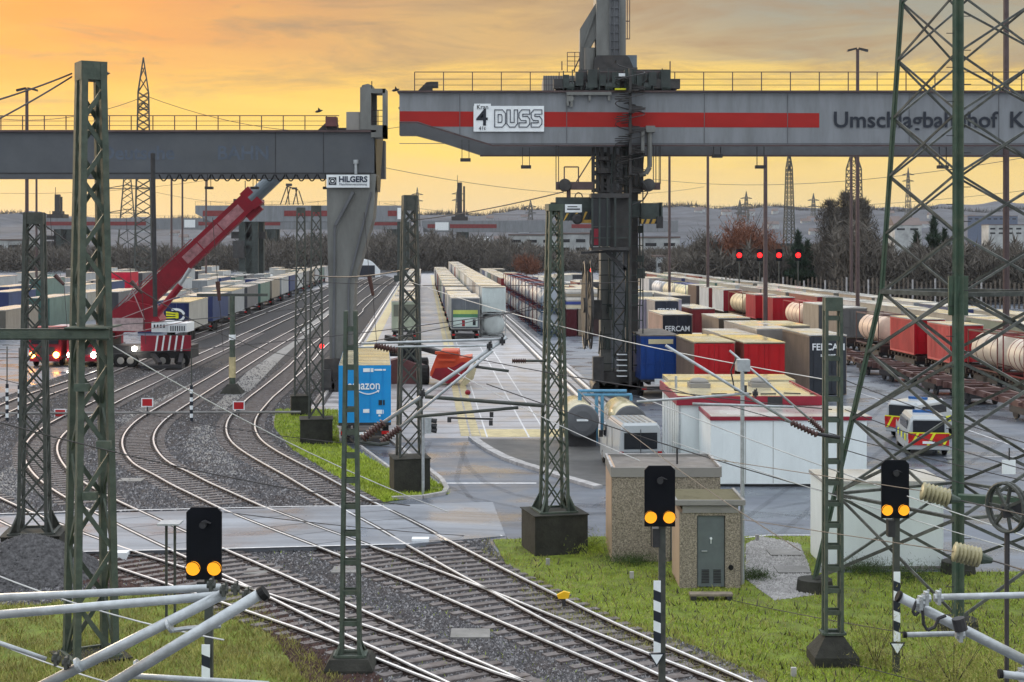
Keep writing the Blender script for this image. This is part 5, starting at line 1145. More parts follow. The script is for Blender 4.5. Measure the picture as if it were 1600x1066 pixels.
# ================================================================ containers
CM = {}
def cmat(rgb, k=1.35):
    n = 'container_paint_%d_%d_%d' % rgb; k = k*.8
    return mat(n, C(*rgb, k=k), .5, var=.15, scale=.8, dirt=tuple(v*.6 for v in C(*rgb, k=k)), dscale=.9, damt=.5, stretch=(1,1,.5))
CACHE = {}
def parts_for(kind, W, L, Hh, side, end, roof, detail):
    key = (kind, W, L, Hh, side, end, roof, detail)
    if key in CACHE: return CACHE[key]
    out = []   # (name, mesh, parent index or None)
    def mk(mb, name, mats, par=None, smooth=False):
        o = mb.build(name, mats, None, smooth); me = o.data; bpy.data.objects.remove(o); out.append((name, me, par)); return len(out)-1
    sm, em = cmat(side), cmat(end)
    if kind == 'tank':
        mb = MB()
        for x in (0,W):
            for y in (0,L): mb.box(x-.07 if x else 0, x if x else .07, y-.07 if y else 0, y if y else .07, 0, Hh)
        for z in (.08,Hh-.08):
            for x in (.05,W-.05): mb.bar((x,0,z),(x,L,z),.1)
            for y in (.05,L-.05): mb.bar((0,y,z),(W,y,z),.1)
        mb.bar((.05,.05,.1),(W-.05,.05,.7),.06); mb.bar((W-.05,.05,.1),(.05,.05,.7),.06); mb.bar((.3,.3,Hh-.03),(W-.3,.3,Hh-.03),.05); mb.box(W*.4,W*.6,.3,L-.3,Hh-.06,Hh-.02)
        mk(mb,'frame',em)
        r = min(W,Hh)/2-.08; mk(MB().lathe((W/2,.18,Hh/2),(0,1,0),[(0,r*.35),(.06,r*.75),(.2,r*.96),(.4,r),(L-.76,r),(L-.56,r*.96),(L-.42,r*.75),(L-.36,r*.35)],22),'tank',sm,None,True)
        mb = MB()
        for k in (.25,.5,.75): mb.lathe((W/2,L*k,Hh/2),(0,1,0),[(0,r+.015),(.08,r+.015)],22)
        mk(mb,'band',em)
    elif kind == 'flat':
        mb = MB(); 
        for x in (.3,W-.5): mb.box(x,x+.2,0,L,.75,1.1)
        for k in range(8): mb.box(.1,W-.1,L*k/8+.3,L*k/8+.5,.85,1.05)
        for y in (0,L-.15): mb.box(0,W,y,y+.15,.75,1.15)
        for k in range(4): mb.box(.2,W-.2,L*(k+.5)/4,L*(k+.5)/4+.12,1.1,1.22)
        mk(mb,'deck',em); mb = MB()
        for y in (1.5,3.3,L-3.3,L-1.5):
            for x in (.4,W-.5): mb.tube((x,y,.46),(x+.12,y,.46),.46,n=12)
        for y in (1.5,L-3.3): mb.box(.2,W-.2,y-.4,y+2.2,.4,.75)
        mk(mb,'bogie','dark')
    else:
        z0 = 1.2 if kind == 'trailer' else 0
        mb = MB()
        if detail and kind == 'corr':
            n = int(L/.28); st = L/n
            mb.box(.04,W-.04,.04,L-.04,.1,Hh-.05)
            for k in range(n): mb.box(0,.04,k*st+.04,k*st+st*.55,.15,Hh-.12); mb.box(W-.04,W,k*st+.04,k*st+st*.55,.15,Hh-.12)
            for x in (0,W-.12):
                for y in (-.01,L-.12): mb.box(x-.005,x+.125,y,y+.13,0,Hh)
            for x in (0,W-.1): mb.box(x,x+.1,0,L,0,.15); mb.box(x,x+.1,0,L,Hh-.1,Hh)
        else:
            mb.box(0,W,.02,L,z0,Hh); 
            if detail:
                for k in range(int(L/.6)+1): mb.box(-.012,0,k*.6,k*.6+.04,z0+.1,Hh-.1); mb.box(W,W+.012,k*.6,k*.6+.04,z0+.1,Hh-.1)
                mb.box(-.02,0,0,L,Hh-.12,Hh); mb.box(W,W+.02,0,L,Hh-.12,Hh); mb.box(-.02,0,0,L,z0,z0+.12); mb.box(W,W+.02,0,L,z0,z0+.12)
        bi = mk(mb,'body',sm)
        mk(MB().box(-.03,W+.03,-.02,L+.02,Hh,Hh+.07),'roof',roof)
        for k in (0,1):
            x0 = .03+k*(W/2-.02); mb = MB(); mb.box(x0,x0+W/2-.04,-.03,.02,z0+.08,Hh-.06)
            if detail:
                for u in (.22,.72): mb.tube((x0+u*(W/2),-.06,z0+.1),(x0+u*(W/2),-.06,Hh-.08),.02,n=6)
                mb.box(x0+.15,x0+W/2-.2,-.06,-.03,z0+1.0,z0+1.05)
            mk(mb,'door',em)
        if kind == 'trailer':
            mb = MB(); mb.box(.5,.7,.2,L,.85,1.2); mb.box(W-.7,W-.5,.2,L,.85,1.2); mb.box(0.05,W-.05,0,.12,.5,.75); mb.box(0,W,0,.12,1.05,1.2); mk(mb,'chassis','dark')
            for y in (1.8,3.1,4.4):
                for x in (.25,W-.25): mk(MB().lathe((x-.16,y,.5),(1,0,0),[(0,.4),(.03,.5),(.29,.5),(.32,.4)],12),'wheel','black')
            mb = MB()
            for x in (.1,W-.4): mb.box(x,x+.3,-.02,0,.55,.7)
            mk(mb,'tail_light','taillight')
    CACHE[key] = out; return out
NCON = [0]
def con(label, pos, ang, kind='box', W=2.5, L=7.45, Hh=2.7, side=(150,150,145), end=(120,120,120), roof='roof_w', detail=False, group=None, name=None, cat=None):
    nm = name or {'tank':'tank_container','trailer':'box_trailer','flat':'flat_wagon'}.get(kind,'container')
    t = thing(nm, label, cat or {'tank':'tank container','trailer':'trailer','flat':'wagon'}.get(kind,'container'), (0,0,0), group); objs = []
    for n_, me, par in parts_for(kind, W, L, Hh, side, end, roof, detail):
        o = bpy.data.objects.new(n_, me); COL.objects.link(o); o.parent = t if par is None else objs[par]; objs.append(o)
    place(t, pos, ang); NCON[0] += 1; return t
cols = [((190,192,190),(150,152,150),'grey-white'), ((165,168,168),(120,124,126),'grey'), ((150,140,125),(95,92,85),'beige-grey'), ((60,75,110),(45,55,95),'dark blue'), ((125,62,58),(110,30,35),'red'), ((110,130,120),(60,90,85),'green-grey'), ((150,148,138),(170,170,165),'cream'), ((110,110,112),(60,62,66),'dark grey')]
CN = {}
# near right block, placed one by one
def rb(label, pxl, Y, z0, Hh, kind='corr', side=(150,140,125), end=(60,65,75), L=7.45, W=2.5, text=None, roof='roof_w', ang=LANG, group=None, detail=True, dz=0):
    o = con(label, (gx(pxl,Y),Y,z0), ang, kind, W, L, Hh, side, end, roof, detail, group)
    global LOCALP
    LOCALP = True
    if text:
        for s_, sz, xx, zz, w in text: text_mesh(s_, sz, 'sign', o, (xx,-.09,zz), name='lettering', bold=.012, width=w)
    LOCALP = False
    return o
rb('dark container end lettered FERCAM, the smaller one farther back', 1023,159,0,4.0,side=(185,175,165),end=(45,50,62),text=[('FERCAM',.5,1.25,3.05,1.9)])
rb('dark navy container end lettered FERCAM standing left of the brown box', 1035,128,0,4.0,side=(190,165,150),end=(38,42,52),L=8,text=[('FERCAM',.62,1.25,2.85,2.05)])
rb('brown-grey box container with cream roof right of the two small FERCAM ends', 1123,122,0,4.0,side=(125,112,100),end=(80,72,62),kind='box')
rb('long low grey container with cream roof behind the red pair', 1183,109,0,3.85,side=(150,145,140),end=(130,125,120),kind='box',L=12)
rb('low beige box behind the left red container', 1128,108,0,3.5,side=(150,142,130),end=(150,142,130),kind='box')
rb('red container end with beige side, left of the red pair', 1084,92.5,1.25,2.75,side=(125,110,98),end=(165,18,26),roof='cream',L=7.45)
rb('red container end, right of the red pair and left of the grey FERCAM box', 1162,92,1.25,2.75,side=(120,60,52),end=(165,14,22),roof='cream',L=7.45)
rb('tall dark container lettered FERCAM behind the ladder mast', 1264,101,.0,3.9,side=(140,125,112),end=(52,56,62),L=7.45,text=[('FERCAM',.62,1.28,3.15,2.15),('SAMMELGUT',.2,1.25,2.6,1.0)])
bt = rb('blue trailer rear with lamps between the crane leg and the red containers', 1001,99,0,4.0,kind='trailer',side=(30,60,120),end=(12,55,120),roof='hutroof')
LOCALP = True
MB().box(.5,2.1,-.08,-.03,3.5,3.8).build('canopy_strip','cream',bt)
MB().box(.9,1.7,-.08,-.03,.9,1.25).build('plate_cluster','sign',bt)
LOCALP = False
rb('low flat grey tarpaulin box left of the FERCAM ends', 1000,165,0,3.9,kind='box',side=(150,145,155),end=(150,145,160),W=4.5)
rb('dark trailer bed between the brown box and the lettered end', 1078,135,0,1.6,kind='box',side=(90,85,85),end=(50,48,48))
rb('pale box behind the tall dark FERCAM container', 1215,118,0,3.6,kind='box',side=(150,145,138),end=(120,116,110),roof='cream')
# train F (loaded) at c = 38.5, from near to far, by the pixel span of each side
def train(c0, items, group, cword, z0=1.2):
    for i, (pn, pf, kind, side, end, lab) in enumerate(items):
        Yn = F*c0/(pn-663); Yf = F*c0/(pf-663); p = LN(c0, Yn, z0)
        con(lab, p, LANG, kind, 2.5, max(3,Yf-Yn-.5), 2.75, side, end, 'roof_w', True, group)
        con(f'wagon under the {lab}', LN(c0,Yn-.6), LANG, 'flat', 2.5, max(4,Yf-Yn+.6), 1.2, (40,38,38), (48,36,34), 'roof_w', False, 'wagons of the loaded train')
train(38.5, [(1730,1610,'tank',(205,195,180),(110,25,35),'white tank container at the right frame edge of the loaded train'),
 (1600,1562,'tank',(210,200,185),(110,25,35),'white tank container with dark red frame, right of the lettered tank'),
 (1558,1508,'tank',(200,190,175),(100,60,55),'pale ribbed tank container with faint lettering beside the tower leg'),
 (1484,1446,'corr',(200,95,92),(150,30,35),'faded red container just left of the tower leg'),
 (1428,1388,'corr',(195,88,85),(160,0,25),'faded red container with bright dark red end, second from the tower leg'),
 (1372,1335,'tank',(215,190,170),(90,70,70),'shiny tank container left of the faded red pair'),
 (1313,1286,'box',(135,125,115),(95,95,95),'grey-brown box on the train behind the ladder mast'),
 (1279,1253,'box',(150,140,125),(85,88,90),'taupe box container right of the shiny round tanks'),
 (1249,1222,'tank',(215,190,165),(140,25,35),'shiny round tank container in red frame'),
 (1207,1190,'corr',(185,80,80),(150,10,25),'faded red container, nearer of the far red pair'),
 (1180,1164,'corr',(185,75,78),(150,10,25),'faded red container, farther of the far red pair'),
 (1160,1137,'tank',(200,185,150),(110,80,60),'pair of yellowish round tanks left of the red pair'),
 (1130,1112,'corr',(215,215,210),(130,20,35),'white container with red edge, nearer one'),
 (1107,1092,'corr',(215,215,212),(110,40,40),'white container with red edge, farther one'),
 (1088,1074,'box',(90,72,65),(70,60,58),'dark brown box left of the white containers'),
 (1071,1052,'tank',(205,200,160),(60,80,140),'yellow-white tank container on the far train'),
 (1050,1033,'tank',(210,200,170),(90,90,60),'cream tank container on the far train'),
 (1031,1016,'tank',(205,205,205),(90,80,80),'grey tank container on the far train'),
 (1014,1000,'box',(200,200,198),(150,150,150),'pale box at the far left end of the train')], 'loads of the long container train', '')
# front rows of empty wagons and rear trains
for k in range(9):
    con(f'empty flat wagon in the row before the loaded train, {ORD[k]} from the right frame edge', LN(33.2,84+k*15.5), LANG, 'flat', 2.6, 14.4, 1.2, (60,50,50), (95,70,66), 'roof_w', False, 'empty flat wagons')
for row, c0, y0, n in ((0,44.2,112,15),(1,49.5,125,13)):
    for k in range(n):
        s_, e_, w = cols[rng.integers(0,8)]
        if (row, k) == (0, 4): s_, e_, w = cols[4]
        Y = y0+k*(15.2 if k % 3 else 15.0)
        con(f'{w} box on the {"train right behind the loaded one" if row == 0 else "rearmost train"}, {ORD[k]} from the right', LN(c0,Y,1.2), LANG, 'box' if k % 4 else 'corr', 2.5, 13.4, 2.75, s_, e_, 'roof_w', False, 'boxes on the rear trains')
# centre rows
s_ = con('white-green box trailer with black chassis, nearest in the row left of the concrete lane', LN(-3.3,155), LANG, 'trailer', 2.55, 13.4, 4.1, (190,195,185), (150,158,140), 'roof_w', True, 'trailers left of the lane')
LOCALP = True; MB().box(.2,2.35,-.08,-.06,2.6,3.8).build('dark_panel',cmat((95,98,88)),s_); LOCALP = False
for k in range(10):
    a, b_, w = cols[(k*3+1) % 8]; con(f'{w} trailer in the row left of the concrete lane, {ORD[k+1]} from the front', LN(-3.3,172+k*18), LANG, 'trailer', 2.55, 13.4, 4.1, a, b_, 'roof_w', False, 'trailers left of the lane')
s_ = con('box trailer with green and white rear picture beside the concrete lane', LN(2.75,157), LANG, 'trailer', 2.9, 13.4, 4.35, (180,180,175), (95,100,105), 'roof_w', True, 'trailers right of the lane')
LOCALP = True; mb = MB(); mb.box(.2,2.7,-.1,-.08,2.75,3.15,0); mb.box(.2,2.7,-.1,-.08,2.4,2.75,1); mb.box(.2,2.7,-.1,-.08,1.45,2.4,2); mb.box(1.1,1.4,-.12,-.1,1.5,2.1,3); mb.box(2.2,2.5,-.12,-.1,1.6,2.2,4)
mb.build('rear_picture',[cmat((170,180,95)),cmat((70,120,90)),cmat((175,190,185)),cmat((130,30,40)),cmat((30,35,40))],s_); LOCALP = False
for k in range(12):
    a, b_, w = cols[(k*5+1) % 8]; con(f'{w} trailer in the row right of the concrete lane, {ORD[k+1]} from the front', LN(2.75-.03*k,174+k*17), LANG, 'trailer', 2.7, 13.4, 4.1, a, b_, 'roof_w', False, 'trailers right of the lane')
con('pale square tank container under the white box right of the trailer row', LN(6.1,163), LANG, 'tank', 2.55, 6.1, 2.6, (185,192,190), (150,155,155), 'roof_w', True)
wb_ = con('white box container stacked on the pale tank container', LN(6.1,163,2.62), LANG, 'corr', 2.55, 6.1, 2.65, (185,190,190), (190,200,198), 'roof_w', True)
for k in range(17):
    a, b_, w = cols[(k*3) % 8] if k % 3 == 0 else cols[k % 2]; Y = 171+k*13
    con(f'{w} container at ground level in the tall stack row, {ORD[k]} behind the white box', LN(6.1,Y), LANG, 'corr', 2.5, 12.2, 2.6, a, b_, 'roof_w', False, 'lower containers of the stack row')
    a, b_, w = cols[(k*5+2) % 8] if k % 3 == 1 else cols[(k+1) % 2]
    con(f'{w} container on top in the tall stack row, {ORD[k]} behind the white box', LN(6.1,Y,2.62), LANG, 'corr', 2.5, 12.2, 2.6, a, b_, 'roof_w', False, 'upper containers of the stack row')
for k in range(12):
    for lv in (0,1):
        c_ = ((205,200,190),(95,28,34)) if k % 3 else ((150,158,165),(50,75,100))
        con(f'{"upper" if lv else "lower"} tank container in the dark-framed tank row, {ORD[k]} from the front', LN(12.6,166+k*6.6,lv*2.62), LANG, 'tank', 2.5, 6.1, 2.6, *c_, 'roof_w', k < 3, 'stacked tank containers')
for k in range(7):
    a, b_, w = cols[(k*3+4) % 8]; con(f'{w} box beyond the tank row, {ORD[k]} from its end', LN(12.6,252+k*14,.0), LANG, 'box', 2.5, 12.2, 4.2, a, b_, 'roof_w', False, 'boxes beyond the tank row')
for k in range(3): con(f'dark red tall box in front of the layered flats, {ORD[k]} from the left', LN(15.3+k*1.2,165,0), LANG, 'box', 1.1, 6, 2.9, (80,35,40), ((70,20,28),(120,110,95),(60,45,45))[k], 'roof_w', False, 'narrow dark boxes')
for k, (col_, w) in enumerate((((200,190,165),'cream'),((60,75,140),'blue'),((210,205,195),'white'),((150,140,120),'beige'),((215,210,200),'pale'))):
    con(f'{w} folded flat container in the layered stack beside the cable reel, layer {k+1} from below', LN(15.3,165,2.98+k*.42), LANG, 'box', 3.6, 6, .33, col_, col_, 'roof_w', False, 'folded flats')
for k in range(10):
    a, b_, w = cols[(k*3+2) % 8]; con(f'{w} container in the row behind the crane leg, {ORD[k]} from the front', LN(19.2+.25*(k%2),178+k*20), LANG, 'corr' if k%2 else 'tank', 2.5, 12.2, 2.8, a, b_, 'roof_w', False, 'containers behind the crane leg')
for rw_, c0, y0, n in (('first',16.2,186,11),('second',25.6,172,10)):
    for k in range(n):
        a, b_, w = cols[(k*5+(3 if c0 > 20 else 0)) % 8]; con(f'{w} box in the {rw_} row behind the crane leg, {ORD[k]} from front', LN(c0,y0+k*17), LANG, 'corr' if k % 2 else 'box', 2.5, 12.5, (2.8,3.9,3.4)[k%3], a, b_, 'roof_w', False, 'boxes between crane and train')
for rw_, c0, y0, n in (('third',21.6,186,9),('fourth',29.2,152,11)):
    for k in range(n):
        a, b_, w = cols[(k*3+(1 if c0 > 25 else 6)) % 8]; con(f'{w} container in the {rw_} row behind the crane leg, {ORD[k]} from front', LN(c0,y0+k*15.5), LANG, ('tank','corr','box','corr')[k%4], 2.5, 12.5 if k%4 else 7, (2.7,2.8,3.7,3.4)[k%4], a, b_, 'roof_w', k < 2, 'boxes between crane and train')
# left yard
dt = con('navy trailer with big yellow-white letter D on its rear right of the red boom', LN(-26.3,155), LANG, 'trailer', 2.55, 13.4, 4.0, (170,168,160), (28,38,80), 'cream', True)
LOCALP = True; mb = MB()
for k in range(14):
    a = -math.pi/2+math.pi*k/14; b2 = -math.pi/2+math.pi*(k+1)/14; mb.bar((1.3+.75*math.cos(a),-.1,2.7+.6*math.sin(a)),(1.3+.75*math.cos(b2),-.1,2.7+.6*math.sin(b2)),.05,.24)
for z in (2.1,3.3): mb.box(.8,1.35,-.12,-.08,z-.12,z+.12)
mb.build('letter_d','sign',dt)
mb = MB()
for k in range(3): mb.prism([(.25,-.11,2.4+k*.25),(1.35,-.11,2.45+k*.2),(1.35,-.11,2.55+k*.2),(.25,-.11,2.52+k*.3)],(0,.02,0))
mb.box(1.2,1.5,-.12,-.1,2.4,3.0); mb.build('yellow_dashes','hivis',dt); MB().box(.5,2.1,-.1,-.08,1.55,1.75).build('caption_bar','sign',dt); LOCALP = False
for k in range(13):
    a, b_, w = cols[(3,1,7,5,2,1,3,0,7,2,1,5,1)[k]]; con(f'{w} trailer in the row right of the red boom, {ORD[k+1]} behind the letter D', LN(-26.4-.12*k,173+k*18), LANG, 'trailer', 2.55, 13.4, 4.0, a, b_, 'cream' if k in (1,) else 'roof_w', k < 2, 'trailers beside the truck lane')
rows = [(-32,170,14,'second'),(-38,178,12,'third'),(-46,140,13,'fourth'),(-54,150,12,'fifth'),(-63,160,11,'sixth'),(-74,190,9,'seventh'),(-88,215,8,'eighth')]
for ri, (c0, y0, n, rw) in enumerate(rows):
    for k in range(n):
        if rng.random() < .1: continue
        j = int(rng.integers(0,8)); j = (3,7,5,1,7,3,5,2)[ri] if k == 0 else j; a, b_, w = cols[j if j != 4 or rng.random() < .25 else 0]
        kd = 'tank' if (ri+k*3) % 7 == 3 else ('corr' if k % 2 else 'box')
        con(f'{w} {"tank container" if kd == "tank" else "container"} in the {rw} row beyond the truck lane, {ORD[k]} from front', LN(c0+rng.random()*.3,y0+k*(17+ri)), LANG, kd, 2.5, 13.4 if kd != 'tank' else 7.2, (3.9,3.0,4.3,3.6)[int(rng.integers(0,4))] if kd != 'tank' else 3.0, a, b_, 'roof_w', k < 1, 'containers in the left yard')
con('dark blue-grey container at the left frame edge behind the track', LN(-56.5,120), LANG, 'corr', 2.5, 12.2, 2.9, (70,95,125), (40,65,100), 'roof_w', True)
con('bright red roofed box beyond the big left lattice mast', LN(-62,300), LANG, 'box', 4.6, 8, 4.3, (190,25,55), (190,25,55), 'roof_w', False)
print('containers', NCON[0])
# ================================================================ background
t = thing('arched_shed', 'pale round-roofed shed at the far end of the tracks right of the tapering leg', 'shed', (gx(572,455),455,0)); Y = 455; x = gx(572,Y)
pts = [(x-4.2+8.4*k/10, Y, 2+3.2*math.sin(math.pi*k/10)) for k in range(11)]; MB().prism([(x-4.2,Y,0)]+pts+[(x+4.2,Y,0)],(-3.5,22,0)).build('shell','sign',t)
MB().box(x-2.6,x+2.6,Y-.1,Y-.02,0,3.4).build('door','ink',t)
def bldg(label, px0, px1, top, Y, bot=None, mtl='facade', dep=18, rows_=2, name='building', roofm='rooftile', ridge=0):
    x0, x1 = gx(px0,Y), gx(px1,Y); z1 = gz(top,Y); t = thing(name, label, 'building', ((x0+x1)/2,Y,0), None)
    MB().box(x0,x1,Y,Y+dep,-3,z1).build('wall',mtl,t)
    if ridge: MB().prism([(x0-.4,Y-.4,z1),(x0-.4,Y+dep+.4,z1),(x0-.4,Y+dep/2,z1+ridge)],(x1-x0+.8,0,0)).build('roof',roofm,t)
    else: MB().box(x0-.3,x1+.3,Y-.3,Y+dep,z1,z1+.6).build('roof',roofm,t)
    n = max(2,int((x1-x0)/6))
    for r in range(rows_):
        z = z1-2-(r*3.4)
        for k in range(n): a = x0+(x1-x0)*(k+.15)/n; MB().box(a,a+(x1-x0)*.6/n,Y-.08,Y-.0,z-1.3,z).build('window','glass',t)
    return t
bldg('long pale glass hall seen under the crane spreader', 872, 945, 366, 620, rows_=3)
bldg('long pale hall to the right of the crane cab', 1004, 1062, 372, 620, rows_=3)
bldg('pale low hall right of the far crane tower', 795, 870, 368, 700, rows_=1)
bldg('small white gabled building under the far crane beam', 744, 764, 378, 640, ridge=2, roofm='sign', rows_=1)
bldg('white blocky buildings in the trees behind the crane leg', 1026, 1050, 402, 520, rows_=2)
bldg('long white hall behind the tower, right', 1545, 1640, 352, 1150, rows_=2)
bldg('grey-blue big hall behind the tower leg', 1512, 1590, 338, 1500, mtl='polblue_dull', rows_=1)
bldg('pale low hall left of the tower leg', 1398, 1440, 352, 1000, rows_=1, ridge=5)
bldg('teal-roofed station building behind the red lamps', 1215, 1252, 384, 420, mtl='rooftile', rows_=1, roofm='machine2')
bldg('grey office block at far left behind the yard', -20, 40, 376, 700, rows_=1)
rn = random.Random(9)
# hills
def ridge(name, Y, prof, depth, mtl):
    xs = np.linspace(-.42*Y, .42*Y, 120); mb = MB(); vs = []
    pp = [(CX+F*x/Y) for x in xs]; tops = np.interp(pp, [a for a,_ in prof], [b for _,b in prof])
    for x, tp in zip(xs, tops):
        z = H-(tp-HY)*Y/F + 3*math.sin(x*.013)+2.5*math.sin(x*.05+1)+rn.random()*3
        vs += [(x,Y-depth,-2),(x,Y-depth*.45,z*.62+3*math.sin(x*.02)),(x,Y,z),(x,Y+400,z*.6)]
    n = len(xs); fs = [(i*4+j,(i+1)*4+j,(i+1)*4+j+1,i*4+j+1) for i in range(n-1) for j in range(3)]
    mb.add(vs,fs); return struct(mb,name,mtl)
ridge('hill', 2300, [(-300,352),(40,338),(160,350),(300,346),(640,336),(760,334),(900,330),(1030,326),(1200,324),(1300,330),(1500,334),(1600,330),(2000,330)], 900, 'hill')
ridge('hill', 3600, [(-300,336),(0,338),(50,330),(150,342),(300,346),(700,338),(900,340),(1100,326),(1400,325),(1600,318),(2000,315)], 900, 'hill')
hk = 0
for k in range(46):
    px = rn.choice([rn.uniform(1030,1280), rn.uniform(1390,1560), rn.uniform(660,950), rn.uniform(60,300)]); Y = rn.uniform(1500,2150); u = (Y-1400)/900
    tp = np.interp(px,[-300,40,160,300,640,1030,1200,1300,1600],[352,338,350,346,336,326,324,330,330]); zt = H-(tp-HY)*2300/F
    z = zt*.62*min(1,(Y-1400)/495) if Y < 1895 else zt*(.62+.38*(Y-1895)/405)
    x = gx(px,Y); w = rn.uniform(6,13); t = thing('distant_house', 'small pale house on the far hillside', 'house', (x,Y,z), 'houses on the hillside')
    MB().box(x-w/2,x+w/2,Y,Y+9,z-6,z+3.5).build('wall','facade',t); MB().prism([(x-w/2,Y-.5,z+3.5),(x-w/2,Y+9.5,z+3.5),(x-w/2,Y+4.5,z+7)],(w,0,0)).build('roof','rooftile',t)
def ridge_trees(Y, prof, n):
    def cf(n):
        px = rng.uniform(-60,1660,n); tp = np.interp(px,[a for a,_ in prof],[b for _,b in prof]); x = (px-CX)*Y/F; z = H-(tp-HY)*Y/F+3*np.sin(x*.013)+2.5*np.sin(x*.05+1)-1+rng.random(n)*5*(.5+.5*np.sin(x*.11)*np.sin(x*.037)); return np.stack([x,np.full(n,Y-5.)+rng.random(n)*8,z],1)
    o = twigs(n, cf, 7, 'ridge_woods', 'hilltree'); o['kind'] = 'stuff'
# vegetation belt of bare trees (one mass) and single trees
def twigs(n, cfun, size, name, mtl, parent=None):
    Q = cfun(n); n = len(Q); d = rng.normal(0,1,(n,3)); d[:,2] = np.abs(d[:,2])+.5; d /= np.linalg.norm(d,axis=1)[:,None]
    s = rng.normal(0,1,(n,3)); s = np.cross(d,s); s /= np.linalg.norm(s,axis=1)[:,None]
    l = size*(.6+rng.random((n,1))); co = np.stack([Q-s*l*.065, Q+s*l*.065, Q+d*l],1)
    faces = np.arange(n*3).reshape(-1,3); return fast_mesh(name, co.reshape(-1,3), 3, mtl, parent, faces)
ridge_trees(2300,[(-300,352),(40,338),(160,350),(300,346),(640,336),(760,334),(900,330),(1030,326),(1200,324),(1300,330),(1500,334),(1600,330),(2000,330)],9000)
def belt(name, px0, px1, y0, y1, hfun, n, mtl, size=2.2, zb=0):
    def cf(n):
        Y = rng.uniform(y0,y1,n); px = rng.uniform(px0,px1,n); h = hfun(px)*(.68+.22*np.sin(px*.21+Y*.05)*np.sin(px*.083+2)+.2*np.sin(px*.52+Y*.11)*np.sin(px*.31)); r = rng.random(n)**.75
        return np.stack([(px-CX)*Y/F, Y, zb+r*h],1)
    o = twigs(n, cf, size, name, mtl); o['kind'] = 'stuff'; return o
belt('bare_woods', -100, 660, 520, 640, lambda p: np.interp(p,[-100,60,300,430,520,660],[8,9,8.5,12,15,15]), 80000, 'twig')
belt('bare_woods', 640, 1110, 520, 620, lambda p: np.interp(p,[640,760,900,1040,1110],[15,13,7,8,10]), 60000, 'twig')
belt('bare_woods', 1040, 1320, 330, 430, lambda p: np.interp(p,[1040,1100,1150,1250,1320],[6,9,9,9,11]), 60000, 'twig')
belt('bare_woods', 1300, 1720, 250, 330, lambda p: np.interp(p,[1300,1340,1400,1500,1720],[15,15,9,10,9]), 90000, 'twig', 1.6)
m = MB()
for x0,x1,Y,h in ((-100,420,655,5),(400,860,656,7),(850,1120,640,4),(1040,1330,440,5),(1300,1760,335,6)):
    n = 60; vs = []
    for i in range(n+1):
        px = x0+(x1-x0)*i/n; z = h*(.8+.3*rn.random()); X_ = gx(px,Y); vs += [(X_,Y,-.5),(X_,Y+2,z),(X_,Y+12,z*.9),(X_,Y+14,-.5)]
    m.add(vs,[(i*4+j,(i+1)*4+j,(i+1)*4+j+1,i*4+j+1) for i in range(n) for j in range(3)])
o = m.build('hedge_mass','twig'); o['kind'] = 'stuff'
def tree(label, px, Y, h, rad, mtl, zc=.62, n=5000, shape='ball', size=.9, group='single trees beyond the yard'):
    x = gx(px,Y); t = thing('tree', label, 'tree', (x,Y,0), group)
    mb = MB(); mb.tube((x,Y,-.3),(x,Y,h*.55),h*.018,h*.01,7); r_ = random.Random(px)
    for k in range(14):
        a = r_.random()*6.28; z0 = h*(.2+.5*k/14); L_ = rad*(.5+.4*r_.random()); mb.tube((x,Y,z0),(x+math.cos(a)*L_,Y+math.sin(a)*L_,z0+L_*(1.3 if shape != 'cone' else .1)),h*.007,h*.002,5)
    mb.tube((x,Y,h*.55),(x,Y,h*.92),h*.01,h*.002,6); mb.build('trunk','bark',t)
    cl = [(rng.normal(0,1,3)) for _ in range(16)]
    def cf(n):
        if shape == 'cone':
            u = rng.random(n)**.6; z = h*(.12+.88*(1-u)); a = rng.random(n)*6.28; lay = .75+.35*np.sin(z*5/h*6); rr = rad*u*(.5+.5*rng.random(n)**.4)*lay
            return np.stack([x+rr*np.cos(a),Y+rr*np.sin(a),z],1)
        if shape == 'poplar':
            z = h*(.12+.88*rng.random(n)); a = rng.random(n)*6.28; rr = rad*np.sqrt(rng.random(n))*np.sin(np.pi*np.clip((z/h)*.9+.08,0,1))**.5*(.8+.3*np.sin(a*3+z*.7)); return np.stack([x+rr*np.cos(a),Y+rr*np.sin(a),z],1)
        c_ = np.array([v/np.linalg.norm(v)*rad*.62*r_.random()**.4 for v in cl]); c_[:,2] *= (h*(1-zc))/rad*.9
        i = rng.integers(0,16,n); p = c_[i]+rng.normal(0,rad*.22,(n,3)); p[:,2] = p[:,2]+h*zc; k = p[:,2] > h*.15
        return (p+np.array([x,Y,0]))[k]
    twigs(n, cf, size, 'crown', mtl, t); return t
tree('round rusty-orange bare tree behind the four red lamps, left of the middle', 1163, 345, 14.5, 9, 'twig_rust', .55, 15000, size=1.1)
tree('dark green-grey bushy tree left of the rusty tree', 1108, 350, 13.5, 6, 'twig', .55, 6000)
tree('tall bare brown poplar right of the red lamps, left one', 1297, 300, 18, 3.6, 'twig', .6, 5000, 'poplar')
tree('tall bare brown poplar right of the red lamps, middle one', 1322, 296, 19.5, 3.8, 'twig', .6, 5500, 'poplar')
tree('tall bare brown poplar right of the red lamps, right one', 1347, 304, 18.5, 3.6, 'twig', .6, 5000, 'poplar')
tree('dark conifer right of the red lamps', 1247, 330, 12.5, 3.4, 'conifer', n=6000, shape='cone')
tree('second dark conifer beside the first, slightly lower', 1262, 332, 10.5, 3, 'conifer', n=5000, shape='cone')
tree('dark spruce seen between tower leg and lattice, taller', 1459, 330, 16, 3.8, 'conifer', n=6000, shape='cone')
tree('dark spruce beside the taller one in the lattice', 1476, 332, 13, 3.4, 'conifer', n=5000, shape='cone')
